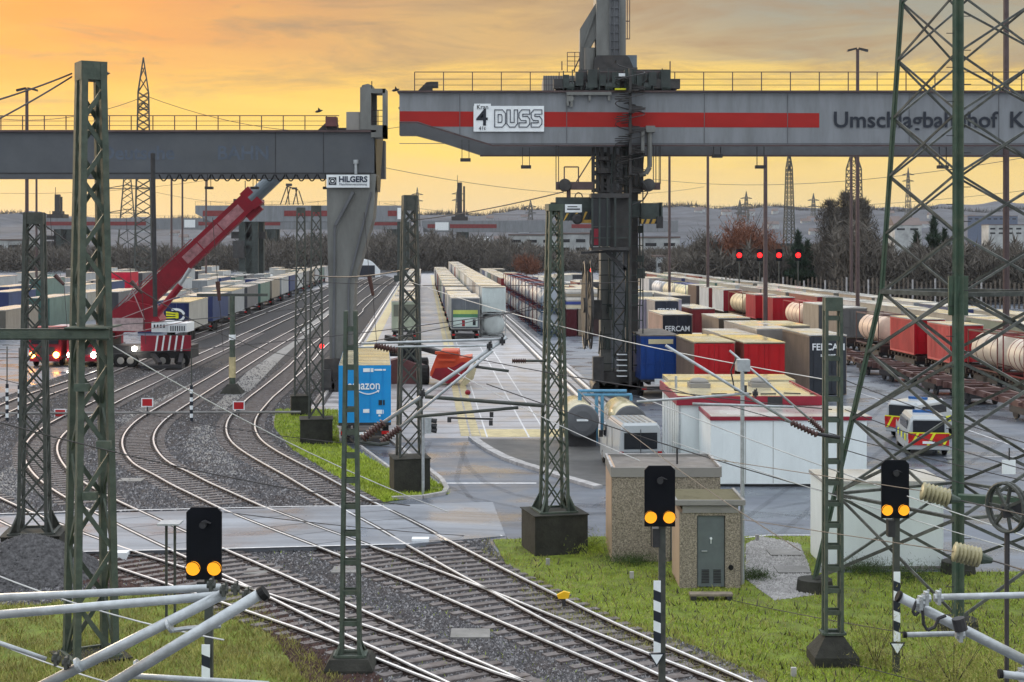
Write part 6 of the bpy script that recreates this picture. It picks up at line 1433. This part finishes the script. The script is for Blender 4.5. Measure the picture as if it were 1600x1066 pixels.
tree('dark evergreen left in the tower lattice', 1432, 332, 12.5, 3.4, 'conifer', n=5000, shape='cone')
tree('small rust-coloured bush beyond the tank row', 823, 430, 7, 4.5, 'twig_rust', .5, 4000)
tree('olive bush by the far crane leg', 780, 500, 8, 6, 'twig', .5, 4000)
# slatted wall behind the trains
t = thing('slatted_wall', 'tall weathered wall of upright slats behind the trains under the red lamps', 'wall', LN(60,260)); mb = MB(); mb2 = MB()
for k in range(92):
    p = Vector((gx(1128,255)+k*.62, 255-k*.32, 0)); h = 4.2+.35*math.sin(k*.9); (mb if k % 5 else mb2).box(p.x-.13,p.x+.13,p.y-.06,p.y+.06,0,h)
mb.build('slats','twigslat',t); mb2.build('posts','kerb',t)
p0, p1 = Vector((gx(1128,255),255.2,0)), Vector((gx(1128,255)+91*.62,255.2-91*.32,0)); mb = MB(); mb.bar(p0+Vector((0,0,.8)),p1+Vector((0,0,.8)),.12,.2); mb.bar(p0+Vector((0,0,3)),p1+Vector((0,0,3)),.12,.2); mb.build('rail','dark',t)
# red signals
for px, lab in ((1155,'leftmost'),(1187,'second from the left'),(1217,'third from the left'),(1247,'rightmost')):
    Y = 240; x = gx(px,Y); z = gz(399,Y); t = thing('light_signal', f'signal with glowing red lamp above the trains, {lab} of the four', 'signal', (x,Y,0), 'four red signals')
    MB().tube((x,Y,0),(x,Y,z+.8),.1,n=8).build('post','mast_grey',t); MB().box(x-.5,x+.5,Y-.1,Y+.05,z-.9,z+.95).build('head','sigblack',t)
    MB().lathe((x,Y-.12,z),(0,-1,0),[(0,.40),(.08,.36),(.12,.2)],20).build('lamp','redlamp',t)
for px, py, Y, r, lab in ((921,422,200,.28,'small red lamp by the cable reel of the big crane'),(503,541,104,.16,'tiny red lamp beside the foot of the left crane leg'),(1039,431,300,.14,'tiny red lamp at the far end of the loaded train')):
    x, z = gx(px,Y), gz(py,Y); t = thing('signal_lamp', lab, 'signal', (x,Y,0)); MB().tube((x,Y+.1,0),(x,Y+.1,z+.4),.06).build('post','dark',t); MB().lathe((x,Y,z),(0,-1,0),[(0,r),(.06,r*.9)],14).build('lamp','redlamp',t)
# lamp masts
def lamp_mast(label, px, top, Y, heads=1, r=.16):
    x = gx(px,Y); z = gz(top,Y); t = thing('lamp_mast', label, 'lamp mast', (x,Y,0), 'tall floodlight masts'); MB().tube((x,Y,0),(x,Y,z),r*1.3,r,8).build('pole','rail_mauve',t)
    mb = MB()
    for s in (-1,1): mb.prism([(x+s*.1,Y-.2,z),(x+s*1.0,Y-.2,z-.25),(x+s*1.0,Y-.2,z-.05),(x+s*.1,Y-.2,z+.15)],(0,.5,0))
    mb.build('lamp_head','dark',t)
lamp_mast('tall floodlight mast above the left crane railing at the left edge', 42, 139, 150)
lamp_mast('tall floodlight mast rising above the right girder left of the tower', 1340, 77, 150)
for px, top, Y, d in ((1046,190,230,'first mast right of the crane column'),(1106,190,210,'second mast right of the crane column, before the rusty tree'),(1196,190,170,'thick mast before the red lamps'),(1572,-60,112,'thick tall mast right of the tower leg'),(285,235,300,'thin mast left of the red boom'),(57,230,260,'thin mast just right of the left edge mast'),(322,215,320,'thin mast touching the red boom'),(268,225,280,'thin mast left of the boom, nearest the pylon'),(1330,200,200,'mast between the poplars')):
    lamp_mast(f'floodlight mast, {d}', px, top, Y, r=.2 if Y < 180 else .17)
# pylons
def pylon(label, px, top, Y, wb, wt, arms, base=0, n=14, w=.28):
    x = gx(px,Y); z1 = gz(top,Y); t = thing('power_pylon', label, 'pylon', (x,Y,0), 'power pylons'); B = sq(x,Y,wb,base,R(12)); zt = z1-(z1-base)*.16; T_ = sq(x,Y,wt,zt,R(12))
    for i in range(4): MB().bar(B[i],T_[i],w).bar(T_[i],(x,Y,z1),w).build('leg','mast_grey',t)
    mb = MB(); r = (wt/wb)**(1/n); ts = [(1-r**k)/(1-r**n) for k in range(n+1)]; lat_faces(mb,B,T_,ts,w*.65,'x',th=.1); lat_faces(mb,T_,[Vector((x,Y,z1))+(p-Vector((x,Y,zt)))*.05 for p in T_],[0,.4,.75],w*.6,'x',th=.1); mb.build('bracing','mast_grey',t)
    mb = MB()
    for py, hw in arms:
        z = gz(py,Y); h2 = hw*Y/F; mb.bar((x-h2,Y,z-1),(x,Y,z+1),w); mb.bar((x+h2,Y,z-1),(x,Y,z+1),w); mb.bar((x-h2,Y,z-1),(x+h2,Y,z-1),w)
    if arms: mb.build('cross_arm','mast_grey',t)
    return t
pylon('tall slim lattice pylon rising above the left crane girder', 224, 90, 480, 5.4, 3.2, [(166,9)], n=22, w=.35)
pylon('power pylon with broad arms left of the red boom', 199, 250, 800, 11, 3.4, [(292,36),(330,34)], n=10, w=.4)
pylon('lattice pylon at the poplars right of centre', 1334, 228, 330, 3.4, 2.4, [], n=16, w=.2)
pylon('slim lattice pylon left of the poplars', 1233, 232, 520, 3.6, 1.7, [(262,1)], n=18, w=.3)
for px, top, lab in ((715,292,'tiny far pylon above the distant crane tower'),(652,293,'tiny far pylon above the boxed lattice mast head'),(1166,299,'tiny far pylon on the hill, right of centre'),(1271,302,'tiny far pylon left of the poplars'),(1419,262,'far pylon seen through the tower lattice'),(829,312,'tiny far pylon left of the hanging spreader'),(1156,312,'tiny far pylon pair on the hill line')):
    pylon(lab, px, top, 1900, 8, 2.5, [(top+10,9),(top+20,9)], n=6, w=.7, base=20)
# ================================================================ wires
NW = [0]
def wire(label, a, b, sag=0., r=.008, mtl='wire', n=10, name='overhead_wire', group='overhead wires'):
    a = Vector(a); b = Vector(b); pts = [a.lerp(b,k/n)-Vector((0,0,4*sag*(k/n)*(1-k/n))) for k in range(n+1)]
    return tag(MB().path(pts,r,5).build(name,mtl), label, 'wire', group)
W3 = lambda px,py,Y: P(px,py,Y)
wires = [((-60,172,33),(112,115,36.9),.05,'upper stay line to the head of the big left mast','wire',.022),((-60,215,33),(112,120,36.9),.05,'lower stay line to the head of the big left mast','wire',.022),
 ((118,505,37),(700,800,42),.3,'pale wire passing in front of the lower left signal','wire_light',.014),((-20,655,30),(640,790,40),.2,'wire crossing the bending track towards the ladder mast','wire',.014),
 ((-60,560,60),(860,480,50),.4,'long wire crossing before the left crane leg','wire',.014),((-60,575,60),(630,700,62),.5,'wire over the red stop boards to the kerb mast','wire',.014),
 ((640,440,62),(1300,595,36.6),.3,'wire from the kerb mast across the crane leg to the ladder mast','wire_light',.014),((540,540,36),(860,470,50),.1,'wire right of the ladder mast','wire',.012),
 ((880,300,50),(640,345,62),.1,'short wire linking two mast heads','wire',.02),
 ((650,540,45),(1300,640,37),.2,'wire over the orange handler','wire',.014),((700,575,45),(1000,720,40),.1,'wire over the white van','wire_light',.012),
 ((760,600,40),(1330,780,38),.1,'wire over the hut roof','wire',.014),((1000,620,40),(1700,870,33),.1,'wire crossing the white block towards the tower','wire_light',.014),
 ((1050,690,40),(1700,890,33),.1,'lower wire towards the tower','wire_light',.012),((880,590,50),(1250,860,30),.2,'thin wire before the white block','wire',.012),
 ((1040,605,42),(1640,760,38),.1,'wire over the police cars','wire',.012),((1310,590,37),(1700,720,33),.1,'wire right of the ladder mast','wire',.012),((1320,640,37),(1700,760,33),.1,'wire over the kiosk roof','wire',.012),
 ((1310,700,37),(1720,810,33),.05,'lower wire over the white kiosk','wire',.012),((-50,985,20),(200,1075,18),.05,'wire at the lower left corner','wire_light',.01),((-50,880,20),(350,1000,18),.1,'wire behind the grey pipes','wire_light',.01),
 ((1110,930,44),(1420,990,35.5),.05,'thin wire over the grass by the right signal','wire',.012),((1150,985,40),(1500,1080,33),.05,'thin wire low over the grass','wire',.012),((350,800,40),(790,840,55),.1,'wire over the level crossing','wire',.012),
 ((60,345,48),(480,560,89),.9,'wire from the left grey mast to the mast pair','wire',.02),((490,430,77),(640,420,62),.2,'black wire before the round-roofed shed','wire',.03),((350,430,90),(1000,440,75),.4,'long wire low over the far yard','wire',.02),
 ((0,515,60),(480,480,89),.2,'wire over the red crane','wire',.02)]
for a,b,sg,lab,mt,r in wires: wire(lab, W3(*a), W3(*b), sg, r, mt)
for a,b,Y0_,Y1_,lab in (((600,262),(1100,292),480,800,'faint power line in the sky left of the spreader'),((1020,280),(1700,228),700,420,'power line in the sky below the right girder'),((1020,316),(1700,285),900,600,'lower power line in the sky right'),((-100,165),(228,150),480,480,'power line left of the slim pylon'),((228,150),(640,196),480,520,'power line right of the slim pylon'),((-60,300),(470,255),800,800,'power line under the left girder'),((200,290),(520,312),800,900,'power line sagging behind the red boom'),((600,318),(1000,322),900,900,'thin power line above the far cranes')):
    wire(lab, P(a[0],a[1],Y0_), P(b[0],b[1],Y1_), 6, .09, 'wire', 16, 'power_line', 'power lines')
# vertical tension weights and cables seen hanging over the left yard
for x1,y1,x2,y2,Y,r,lab in ((243,300,243,495,70,.11,'thick dark hanging cable before the red boom'),):
    wire(lab, P(x1-4,y1-60,Y), P(x2,y2,Y), 0, r, 'dark', 4, 'hanging_cable', None)
for x1,y1,x2,y2,Y,lab in ((577,432,583,462,60,'black sleeve insulator left of the far shed'),(340,440,343,470,60,'black sleeve insulator above the truck lane'),(205,440,222,458,60,'small black insulator before the yard'),(86,430,100,445,60,'small black insulator at the left')):
    a, b_ = P(x1,y1,Y), P(x2,y2,Y); tag(MB().tube(a,b_,.09,.06,10).build('sleeve_insulator','insul'), lab, 'insulator', 'sleeve insulators')
    wire('thin hanger of the '+lab, a+Vector((-.2,0,2.5)), a, 0, .012, 'wire', 3, 'hanger_wire', None); wire('tail of the '+lab, b_, b_+Vector((.15,0,-2)), 0, .012, 'wire', 3, 'hanger_wire', None)
# ================================================================ foreground cantilever brackets
def insul(a, b, mtl, r, parent, n=8):
    a = Vector(a); b = Vector(b); L_ = (b-a).length; prof = []
    for k in range(n): t0 = L_*k/n; prof += [(t0,r*.5),(t0+L_/n*.35,r),(t0+L_/n*.55,r*.95),(t0+L_/n*.9,r*.5)]
    return MB().lathe(a,b-a,prof,12).build('insulator',mtl,parent,True)
def clamp(mb, p, s): mb.tube(p+Vector((-s,0,0)),p+Vector((s,0,0)),s*.9,n=8); mb.tube(p+Vector((0,-s*1.3,s*.8)),p+Vector((0,s*1.3,s*.8)),s*.3,n=6); mb.box(p.x-s*.4,p.x+s*.4,p.y-s,p.y+s,p.z-s*1.5,p.z+s*1.5); mb.tube(p+Vector((s*.5,0,s)),p+Vector((s*.5,0,s*2)),s*.25,n=6)
Y = 12.5; t = thing('cantilever_bracket', 'galvanised pipe cantilever reaching in at the lower left below the signal board', 'cantilever', P(350,930,Y), 'pipe cantilevers')
def pipe(a, b, w, Ya, Yb=None, par=None, mtl='galv'): 
    Yb = Yb or Ya; return MB().tube(P(*a,Ya),P(*b,Yb),w*Ya/F/2,w*Yb/F/2,16).build('pipe',mtl,par or t,True)
pipe((-30,935),(345,918),12,Y); pipe((-30,963),(352,930),14,Y-.2); pipe((50,1080),(350,928),17,Y-.3); pipe((150,1085),(410,926),18,Y-.5); pipe((205,1056),(420,1069),9,Y+.1); pipe((-20,998),(72,1030),7,Y)
for px,py in ((350,922),(385,930),(330,914),(368,920),(104,1036),(88,1030)): mb = MB(); clamp(mb, P(px,py,Y-.35), .032); mb.build('clamp','mast_grey',t)
mb = MB()
for a,b,w_ in (((263,979),(267,977),.058),((120,1040),(124,1038),.058),((214,1043),(218,1041),.06)): mb.tube(P(*a,Y-.33),P(*b,Y-.33),w_,n=14)
mb.path([P(270,985,Y-.3),P(290,982,Y-.3),P(345,978,Y-.3)],.02); mb.build('pipe_ring','galv',t); MB().tube(P(407,930,Y-.5),P(415,924,Y-.5),.058,n=12).build('end_cap','black',t)
Y = 14; t = thing('cantilever_bracket', 'galvanised pipe cantilever at the lower right corner in front of the tower foot', 'cantilever', P(1480,960,Y), 'pipe cantilevers')
pipe((1404,932),(1640,1052),16,Y); pipe((1468,933),(1640,929),10,Y+.2); pipe((1412,992),(1500,990),8,Y+.2); pipe((1562,1053),(1640,1062),12,Y-1)
MB().tube(P(1402,931,Y),P(1406,933,Y),.055,n=12).build('end_cap','black',t); MB().tube(P(1411,992,Y+.2),P(1416,992,Y+.2),.03,n=12).build('end_cap','black',t); MB().tube(P(1560,1053,Y-1),P(1566,1053,Y-1),.04,n=12).build('end_cap','black',t)
for px,py in ((1438,942),(1466,934),(1447,935),(1500,992),(1595,1055)): mb = MB(); clamp(mb, P(px,py,Y-.1), .04); mb.build('clamp','galv',t)
mb = MB(); mb.path([P(*a,Y-.1) for a in ((1441,950),(1443,975),(1449,985),(1460,980),(1467,966),(1478,962))],.015); mb.path([P(*a,Y-.1) for a in ((1432,940),(1426,955),(1430,962),(1435,956))],.015); mb.tube(P(1497,966,Y-.15),P(1502,985,Y-.15),.06,n=10); mb.build('cable','dark',t)
Y = 24; t = thing('cantilever_bracket', 'pipe cantilever with two pipes rising right from dark insulators before the kerb mast', 'cantilever', P(680,610,Y), 'pipe cantilevers')
pipe((600,660),(792,527),6,Y); pipe((625,668),(770,548),4.5,Y+1); pipe((565,537),(785,530),4,Y); pipe((560,543),(775,540),3,Y+.5)
insul(P(600,660,Y),P(566,686,Y),'insul',.075,t); insul(P(625,668,Y+1),P(596,692,Y+1),'insul',.07,t); MB().path([P(562,690,Y),P(592,695,Y),P(608,692,Y)],.03).build('pipe','mast_grey',t)
insul(P(585,540,Y),P(622,548,Y),'insul',.06,t)
for a_ in ((785,533),(765,541),(660,616)): mb = MB(); clamp(mb,P(*a_,Y),.045); mb.build('clamp','dark',t)
Y = 30; t = thing('cantilever_bracket', 'dark steady-arm cantilever left of the mast on the large block', 'cantilever', P(760,640,Y), 'pipe cantilevers')
pipe((664,620),(850,634),6,Y,None,t,'mast_grey'); pipe((640,652),(810,637),5,Y,None,t,'mast_grey'); pipe((700,653),(770,655),3,Y,None,t,'dark'); pipe((743,573),(795,580),4.5,Y,None,t,'mast_grey'); pipe((810,564),(850,564),4,Y,None,t,'mast_grey'); insul(P(800,564,Y),P(822,564,Y),'insul',.05,t)
mb = MB()
for px,py in ((702,655),(767,660),(768,647),(745,570)): mb.box(gx(px-3,Y),gx(px+3,Y),Y-.03,Y+.03,gz(py+5,Y),gz(py-3,Y))
mb.build('clamp','dark',t)
Y = 30; t = thing('cantilever_bracket', 'pipe cantilever sloping down right with ribbed insulators to the ladder mast by the white block', 'cantilever', P(1200,620,Y), 'pipe cantilevers')
pipe((1040,540),(1236,660),4.5,Y); pipe((1140,548),(1265,655),3.5,Y+.6); pipe((995,628),(1170,615),4,Y); pipe((1082,631),(1240,636),4,Y); 
insul(P(1236,660,Y),P(1278,680,Y),'insul',.07,t); insul(P(1265,655,Y+.6),P(1287,675,Y+.6),'insul',.065,t); pipe((1275,678),(1312,684),6,Y,None,t,'dark')
mb = MB(); clamp(mb,P(1165,577,Y),.06); clamp(mb,P(1180,615,Y),.05); mb.path([P(*a,Y) for a in ((1150,560),(1142,580),(1148,610),(1160,612))],.015); mb.build('clamp','dark',t)
MB().box(gx(1151,Y),gx(1171,Y),Y-.1,Y+.2,gz(580,Y),gz(562,Y)).build('joint_box','galv',t)
t = thing('service_post', 'thin grey post carrying the joint box in front of the cream roof', 'post', P(1160,700,40)); Y = 45; MB().tube((gx(1160,Y),Y,0),(gx(1160,Y),Y,gz(572,Y)),.06,n=10).build('pole','galv',t)
# tan insulators and tension wheel at the tower
for a,b,c_,Y,lab in (((1440,767),(1484,779),(1500,782),24,'tan ribbed insulator left of the tower leg'),((1490,862),(1532,872),(1550,876),22,'tan ribbed insulator below, right of the tower leg')):
    t = thing('line_insulator', lab, 'insulator', P(*a,Y), 'tan line insulators'); insul(P(*a,Y),P(*b,Y),'insul_tan',.15,t,7); MB().tube(P(*b,Y),P(*c_,Y),.09,.04,10).build('fitting','mast',t); MB().path([P(*c_,Y),P(1700,c_[1]+45,Y-3)],.011).build('wire','wire',t); MB().path([P(*a,Y),P(a[0]-330,a[1]-50,Y+10)],.008).build('wire','wire',t)
Y = 26; t = thing('tension_wheel', 'spoked tensioning wheel on an arm at the right edge', 'tension wheel', P(1573,793,Y)); c_ = P(1573,793,Y); ax = Vector((1,.55,0)).normalized(); ay = Vector((-.55,1,0)).normalized()
mb = MB(); pts = [c_+(ay*math.cos(2*math.pi*k/26)+Vector((0,0,1))*math.sin(2*math.pi*k/26))*.41 for k in range(27)]
for o_ in (-.04,.04): mb.path([p+ax*o_ for p in pts],.03,6)
mb.build('rim','mast_grey',t); mb = MB()
for k in range(7): mb.bar(c_,c_+(ay*math.cos(2*math.pi*k/7)+Vector((0,0,1))*math.sin(2*math.pi*k/7))*.4,.05)
mb.lathe(c_-ax*.08,ax,[(0,.08),(.16,.08)],12); mb.build('spokes','mast_grey',t)
mb = MB(); mb.bar(P(1565,800,Y),P(1700,770,Y),.12,.2); mb.tube(P(1575,830,Y),P(1575,890,Y),.03); mb.build('arm','dark',t)
MB().tube(P(1573,830,Y),Vector((P(1573,830,Y).x,Y,0)),.04,n=6).build('hanger_rod','wire',t)
t = thing('notice_board', 'small pale notice board hanging before the asphalt right of the tower leg', 'sign', P(1576,728,40)); MB().box(gx(1566,40),gx(1587,40),40,40.03,gz(741,40),gz(719,40)).build('panel','sign',t); MB().bar(P(1577,719,40),P(1577,700,40),.03).build('hanger','dark',t)
# shrubs
def shrub(label, px, py, r, h, mtl='shrub', n=2600):
    p = G(px,py); t = thing('shrub', label, 'shrub', p, 'shrubs by the huts'); mb = MB()
    for k in range(7): a = k*.9; mb.tube(p,p+Vector((math.cos(a)*r*.5,math.sin(a)*r*.4,h*.7)),.012,.005,5)
    mb.build('stems','bark',t)
    def cf(n): u = rng.normal(0,.42,(n,3)); u[:,2] = np.abs(u[:,2]); return np.stack([p.x+u[:,0]*r,p.y+u[:,1]*r,u[:,2]*h],1)
    twigs(n,cf,.085,'foliage',mtl,t)
shrub('green weeds between the big block and the hut wall', 918, 862, .9, .55, 'blade'); shrub('green weeds at the foot of the hut front', 985, 880, 1.0, .35, 'shrub')
shrub('leafy weeds at the foot of the white kiosk, right part', 1420, 905, 1.3, .5); shrub('leafy weeds at the kiosk corner', 1350, 895, .9, .45); shrub('thin dry bush left of the right signal post', 1368, 1040, .8, 1.3, 'dryblade', 1800)
shrub('dry brushwood below the lower right pipes', 1490, 1075, 1.6, 1.7, 'dryblade', 5000); shrub('dry brushwood at the right frame edge', 1585, 1085, 1.3, 1.2, 'dryblade', 3000); shrub('green tuft by the annex door', 1180, 905, .6, .3, 'shrub', 1500)
# birds
for px, py, lab in ((618,141,'bird on the wing between the two cranes'),(498,174,'bird above the left crane railing'),(166,116,'small bird right of the big mast head')):
    p = P(px,py,90); t = tag(MB().lathe(p-Vector((.22,0,.05)),(1,0,.25),[(0,.01),(.1,.07),(.28,.08),(.4,.045),(.47,.012)],10).add([p+Vector(v) for v in ((-.05,0,.03),(.12,0,.03),(.02,-.42,.2),(-.05,0,.03),(.12,0,.03),(.02,.42,.22),(-.2,-.05,-.04),(-.2,.05,-.04),(-.36,0,-.06))],[(0,1,2),(3,5,4),(6,7,8)]).build('bird','dark'), lab, 'bird', 'birds')
# ================================================================ air, light, camera
hz = bpy.data.materials.new('haze_air'); hz.use_nodes = True; n_ = hz.node_tree.nodes; n_.remove(n_['Principled BSDF']); v = n_.new('ShaderNodeVolumePrincipled'); v.inputs['Color'].default_value = (.86,.90,1,1); v.inputs['Density'].default_value = HAZE; v.inputs['Anisotropy'].default_value = .2
hz.node_tree.links.new(v.outputs[0], n_['Material Output'].inputs['Volume']); M['haze'] = hz
if HAZE > 0: o = MB().box(-4600,4600,-80,5300,-8,130).build('haze','haze'); o['kind'] = 'stuff'
w = bpy.data.worlds.new('World'); SC.world = w; w.use_nodes = True; nt = w.node_tree; N = nt.nodes; Lk = nt.links; N.clear()
SAZ, SEL = R(-33), R(12)      # sun to the left of the view axis, low
out = N.new('ShaderNodeOutputWorld'); add = N.new('ShaderNodeAddShader'); b1_ = N.new('ShaderNodeBackground'); b2_ = N.new('ShaderNodeBackground'); Lk.new(b1_.outputs[0],add.inputs[0]); Lk.new(b2_.outputs[0],add.inputs[1]); Lk.new(add.outputs[0],out.inputs[0])
sky = N.new('ShaderNodeTexSky'); sky.sky_type = 'NISHITA'; sky.sun_disc = False; sky.sun_elevation = SEL; sky.sun_rotation = SAZ; b1_.inputs[1].default_value = .006; Lk.new(sky.outputs[0],b1_.inputs[0])
tc = N.new('ShaderNodeTexCoord'); se = N.new('ShaderNodeSeparateXYZ'); Lk.new(tc.outputs['Generated'],se.inputs[0])
def math_(op, a, b=None, c=None, clamp_=False):
    n = N.new('ShaderNodeMath'); n.operation = op; n.use_clamp = clamp_
    for i, v in enumerate((a,b,c)):
        if v is None: continue
        if isinstance(v,(int,float)): n.inputs[i].default_value = v
        else: Lk.new(v,n.inputs[i])
    return n.outputs[0]
def ramp(fac, stops):
    r = N.new('ShaderNodeValToRGB'); el = r.color_ramp.elements
    while len(el) < len(stops): el.new(.5)
    for e, (p, c) in zip(el, stops): e.position = p; e.color = (*c,1)
    Lk.new(fac,r.inputs[0]); return r.outputs[0]
def mixc(f, a, b, mode='MIX'):
    m = N.new('ShaderNodeMix'); m.data_type = 'RGBA'; m.blend_type = mode
    for k, v in (('Factor',f),('A',a),('B',b)):
        i = m.inputs[k] if k == 'Factor' else [s for s in m.inputs if s.name == k and s.type == 'RGBA'][0]
        if isinstance(v,(int,float)): i.default_value = v
        elif isinstance(v,tuple): i.default_value = (*v,1)
        else: Lk.new(v,i)
    return [s for s in m.outputs if s.type == 'RGBA'][0]
def noise_(scale, sc3, det=6, rough=.55, dist=0.):
    mp = N.new('ShaderNodeMapping'); mp.inputs['Scale'].default_value = sc3; Lk.new(tc.outputs['Generated'],mp.inputs[0]); n = N.new('ShaderNodeTexNoise'); n.inputs['Scale'].default_value = scale; n.inputs['Detail'].default_value = det; n.inputs['Roughness'].default_value = rough; n.inputs['Distortion'].default_value = dist; Lk.new(mp.outputs[0],n.inputs[0]); return n.outputs['Fac']
z = se.outputs['Z']; az = math_('DIVIDE',se.outputs['X'],math_('MAXIMUM',math_('ABSOLUTE',se.outputs['Y']),.05))
n1 = noise_(3.6,(1,1,5.5),8,.62,.6); n2 = noise_(6.5,(1,1,6),8,.65,.5)
el = math_('ADD',math_('MULTIPLY',z,5.0),math_('MULTIPLY',math_('SUBTRACT',n1,.5),.62))   # about 0..0.8 in view, warped by the clouds
warmL = ramp(el,[(0.0,C(222,200,156)),(.22,C(234,200,134)),(.42,C(251,196,92)),(.60,C(253,178,74)),(.74,C(250,162,62)),(.88,C(238,150,66)),(1,C(215,150,95))])
warmM = ramp(el,[(0.0,C(228,205,158)),(.22,C(234,205,142)),(.42,C(248,214,112)),(.54,C(245,205,105)),(.62,C(212,176,118)),(.74,C(192,160,120)),(1,C(168,150,132))])
warmR = ramp(el,[(0.0,C(224,205,160)),(.25,C(232,206,138)),(.42,C(247,216,110)),(.50,C(240,208,112)),(.58,C(178,165,142)),(.70,C(155,155,152)),(1,C(145,150,156))])
fL = math_('MULTIPLY_ADD',az,-3.6,-.15,True); fR = math_('MULTIPLY_ADD',az,5.5,.0,True)
front = mixc(fR, mixc(fL, warmM, warmL), warmR)
cl = math_('MULTIPLY',math_('SUBTRACT',n2,.51,None),6,None,True); cl = math_('MULTIPLY',cl,math_('MULTIPLY_ADD',z,9,-.25,True),None,True)
front = mixc(math_('MULTIPLY',cl,.85), front, C(165,138,112))
over = mixc(math_('MULTIPLY_ADD',n1,2.2,-.6,True), (1.15,1.22,1.32), (1.75,1.84,1.98))
back = ramp(math_('MULTIPLY_ADD',n1,1,0), [(.3,(.50,.54,.60)),(.7,(.82,.87,.94))])
up_ = math_('MULTIPLY_ADD',z,4.5,-.85,True)       # beyond ~11 degrees elevation the grey overcast takes over
bk = math_('MULTIPLY_ADD',se.outputs['Y'],-2.2,.35,True)
front = mixc(1.0, front, (.97,.90,.72), 'MULTIPLY'); c1 = mixc(up_, front, over); bk = math_('MULTIPLY',bk,math_('MULTIPLY_ADD',z,-1.3,1.15,True)); c2 = mixc(bk, c1, back)
Lk.new(c2,b2_.inputs[0]); b2_.inputs[1].default_value = SKY
sl_ = bpy.data.lights.new('sun','SUN'); sl_.energy = SUN; sl_.angle = R(12); sl_.color = (1,.78,.5); so = bpy.data.objects.new('sun',sl_); COL.objects.link(so)
sd = Vector((math.sin(SAZ)*math.cos(SEL), math.cos(SAZ)*math.cos(SEL), math.sin(SEL))); so.rotation_euler = (-sd).to_track_quat('-Z','Y').to_euler()
cam = bpy.data.cameras.new('camera'); co_ = bpy.data.objects.new('camera',cam); COL.objects.link(co_); SC.camera = co_
co_.location = (0,0,H); co_.rotation_euler = (R(90),0,0); cam.sensor_width = 36; cam.lens = F/1600*36; cam.shift_y = -(533-HY)/1600; cam.clip_end = 12000; cam.clip_start = .1
vs_ = SC.view_settings; vs_.view_transform = 'Standard'; vs_.look = 'None'; vs_.exposure = EXPO; vs_.gamma = 1
SC.cycles.volume_step_rate = 10; SC.cycles.max_bounces = 6; SC.cycles.volume_bounces = 0; SC.cycles.use_denoising = True
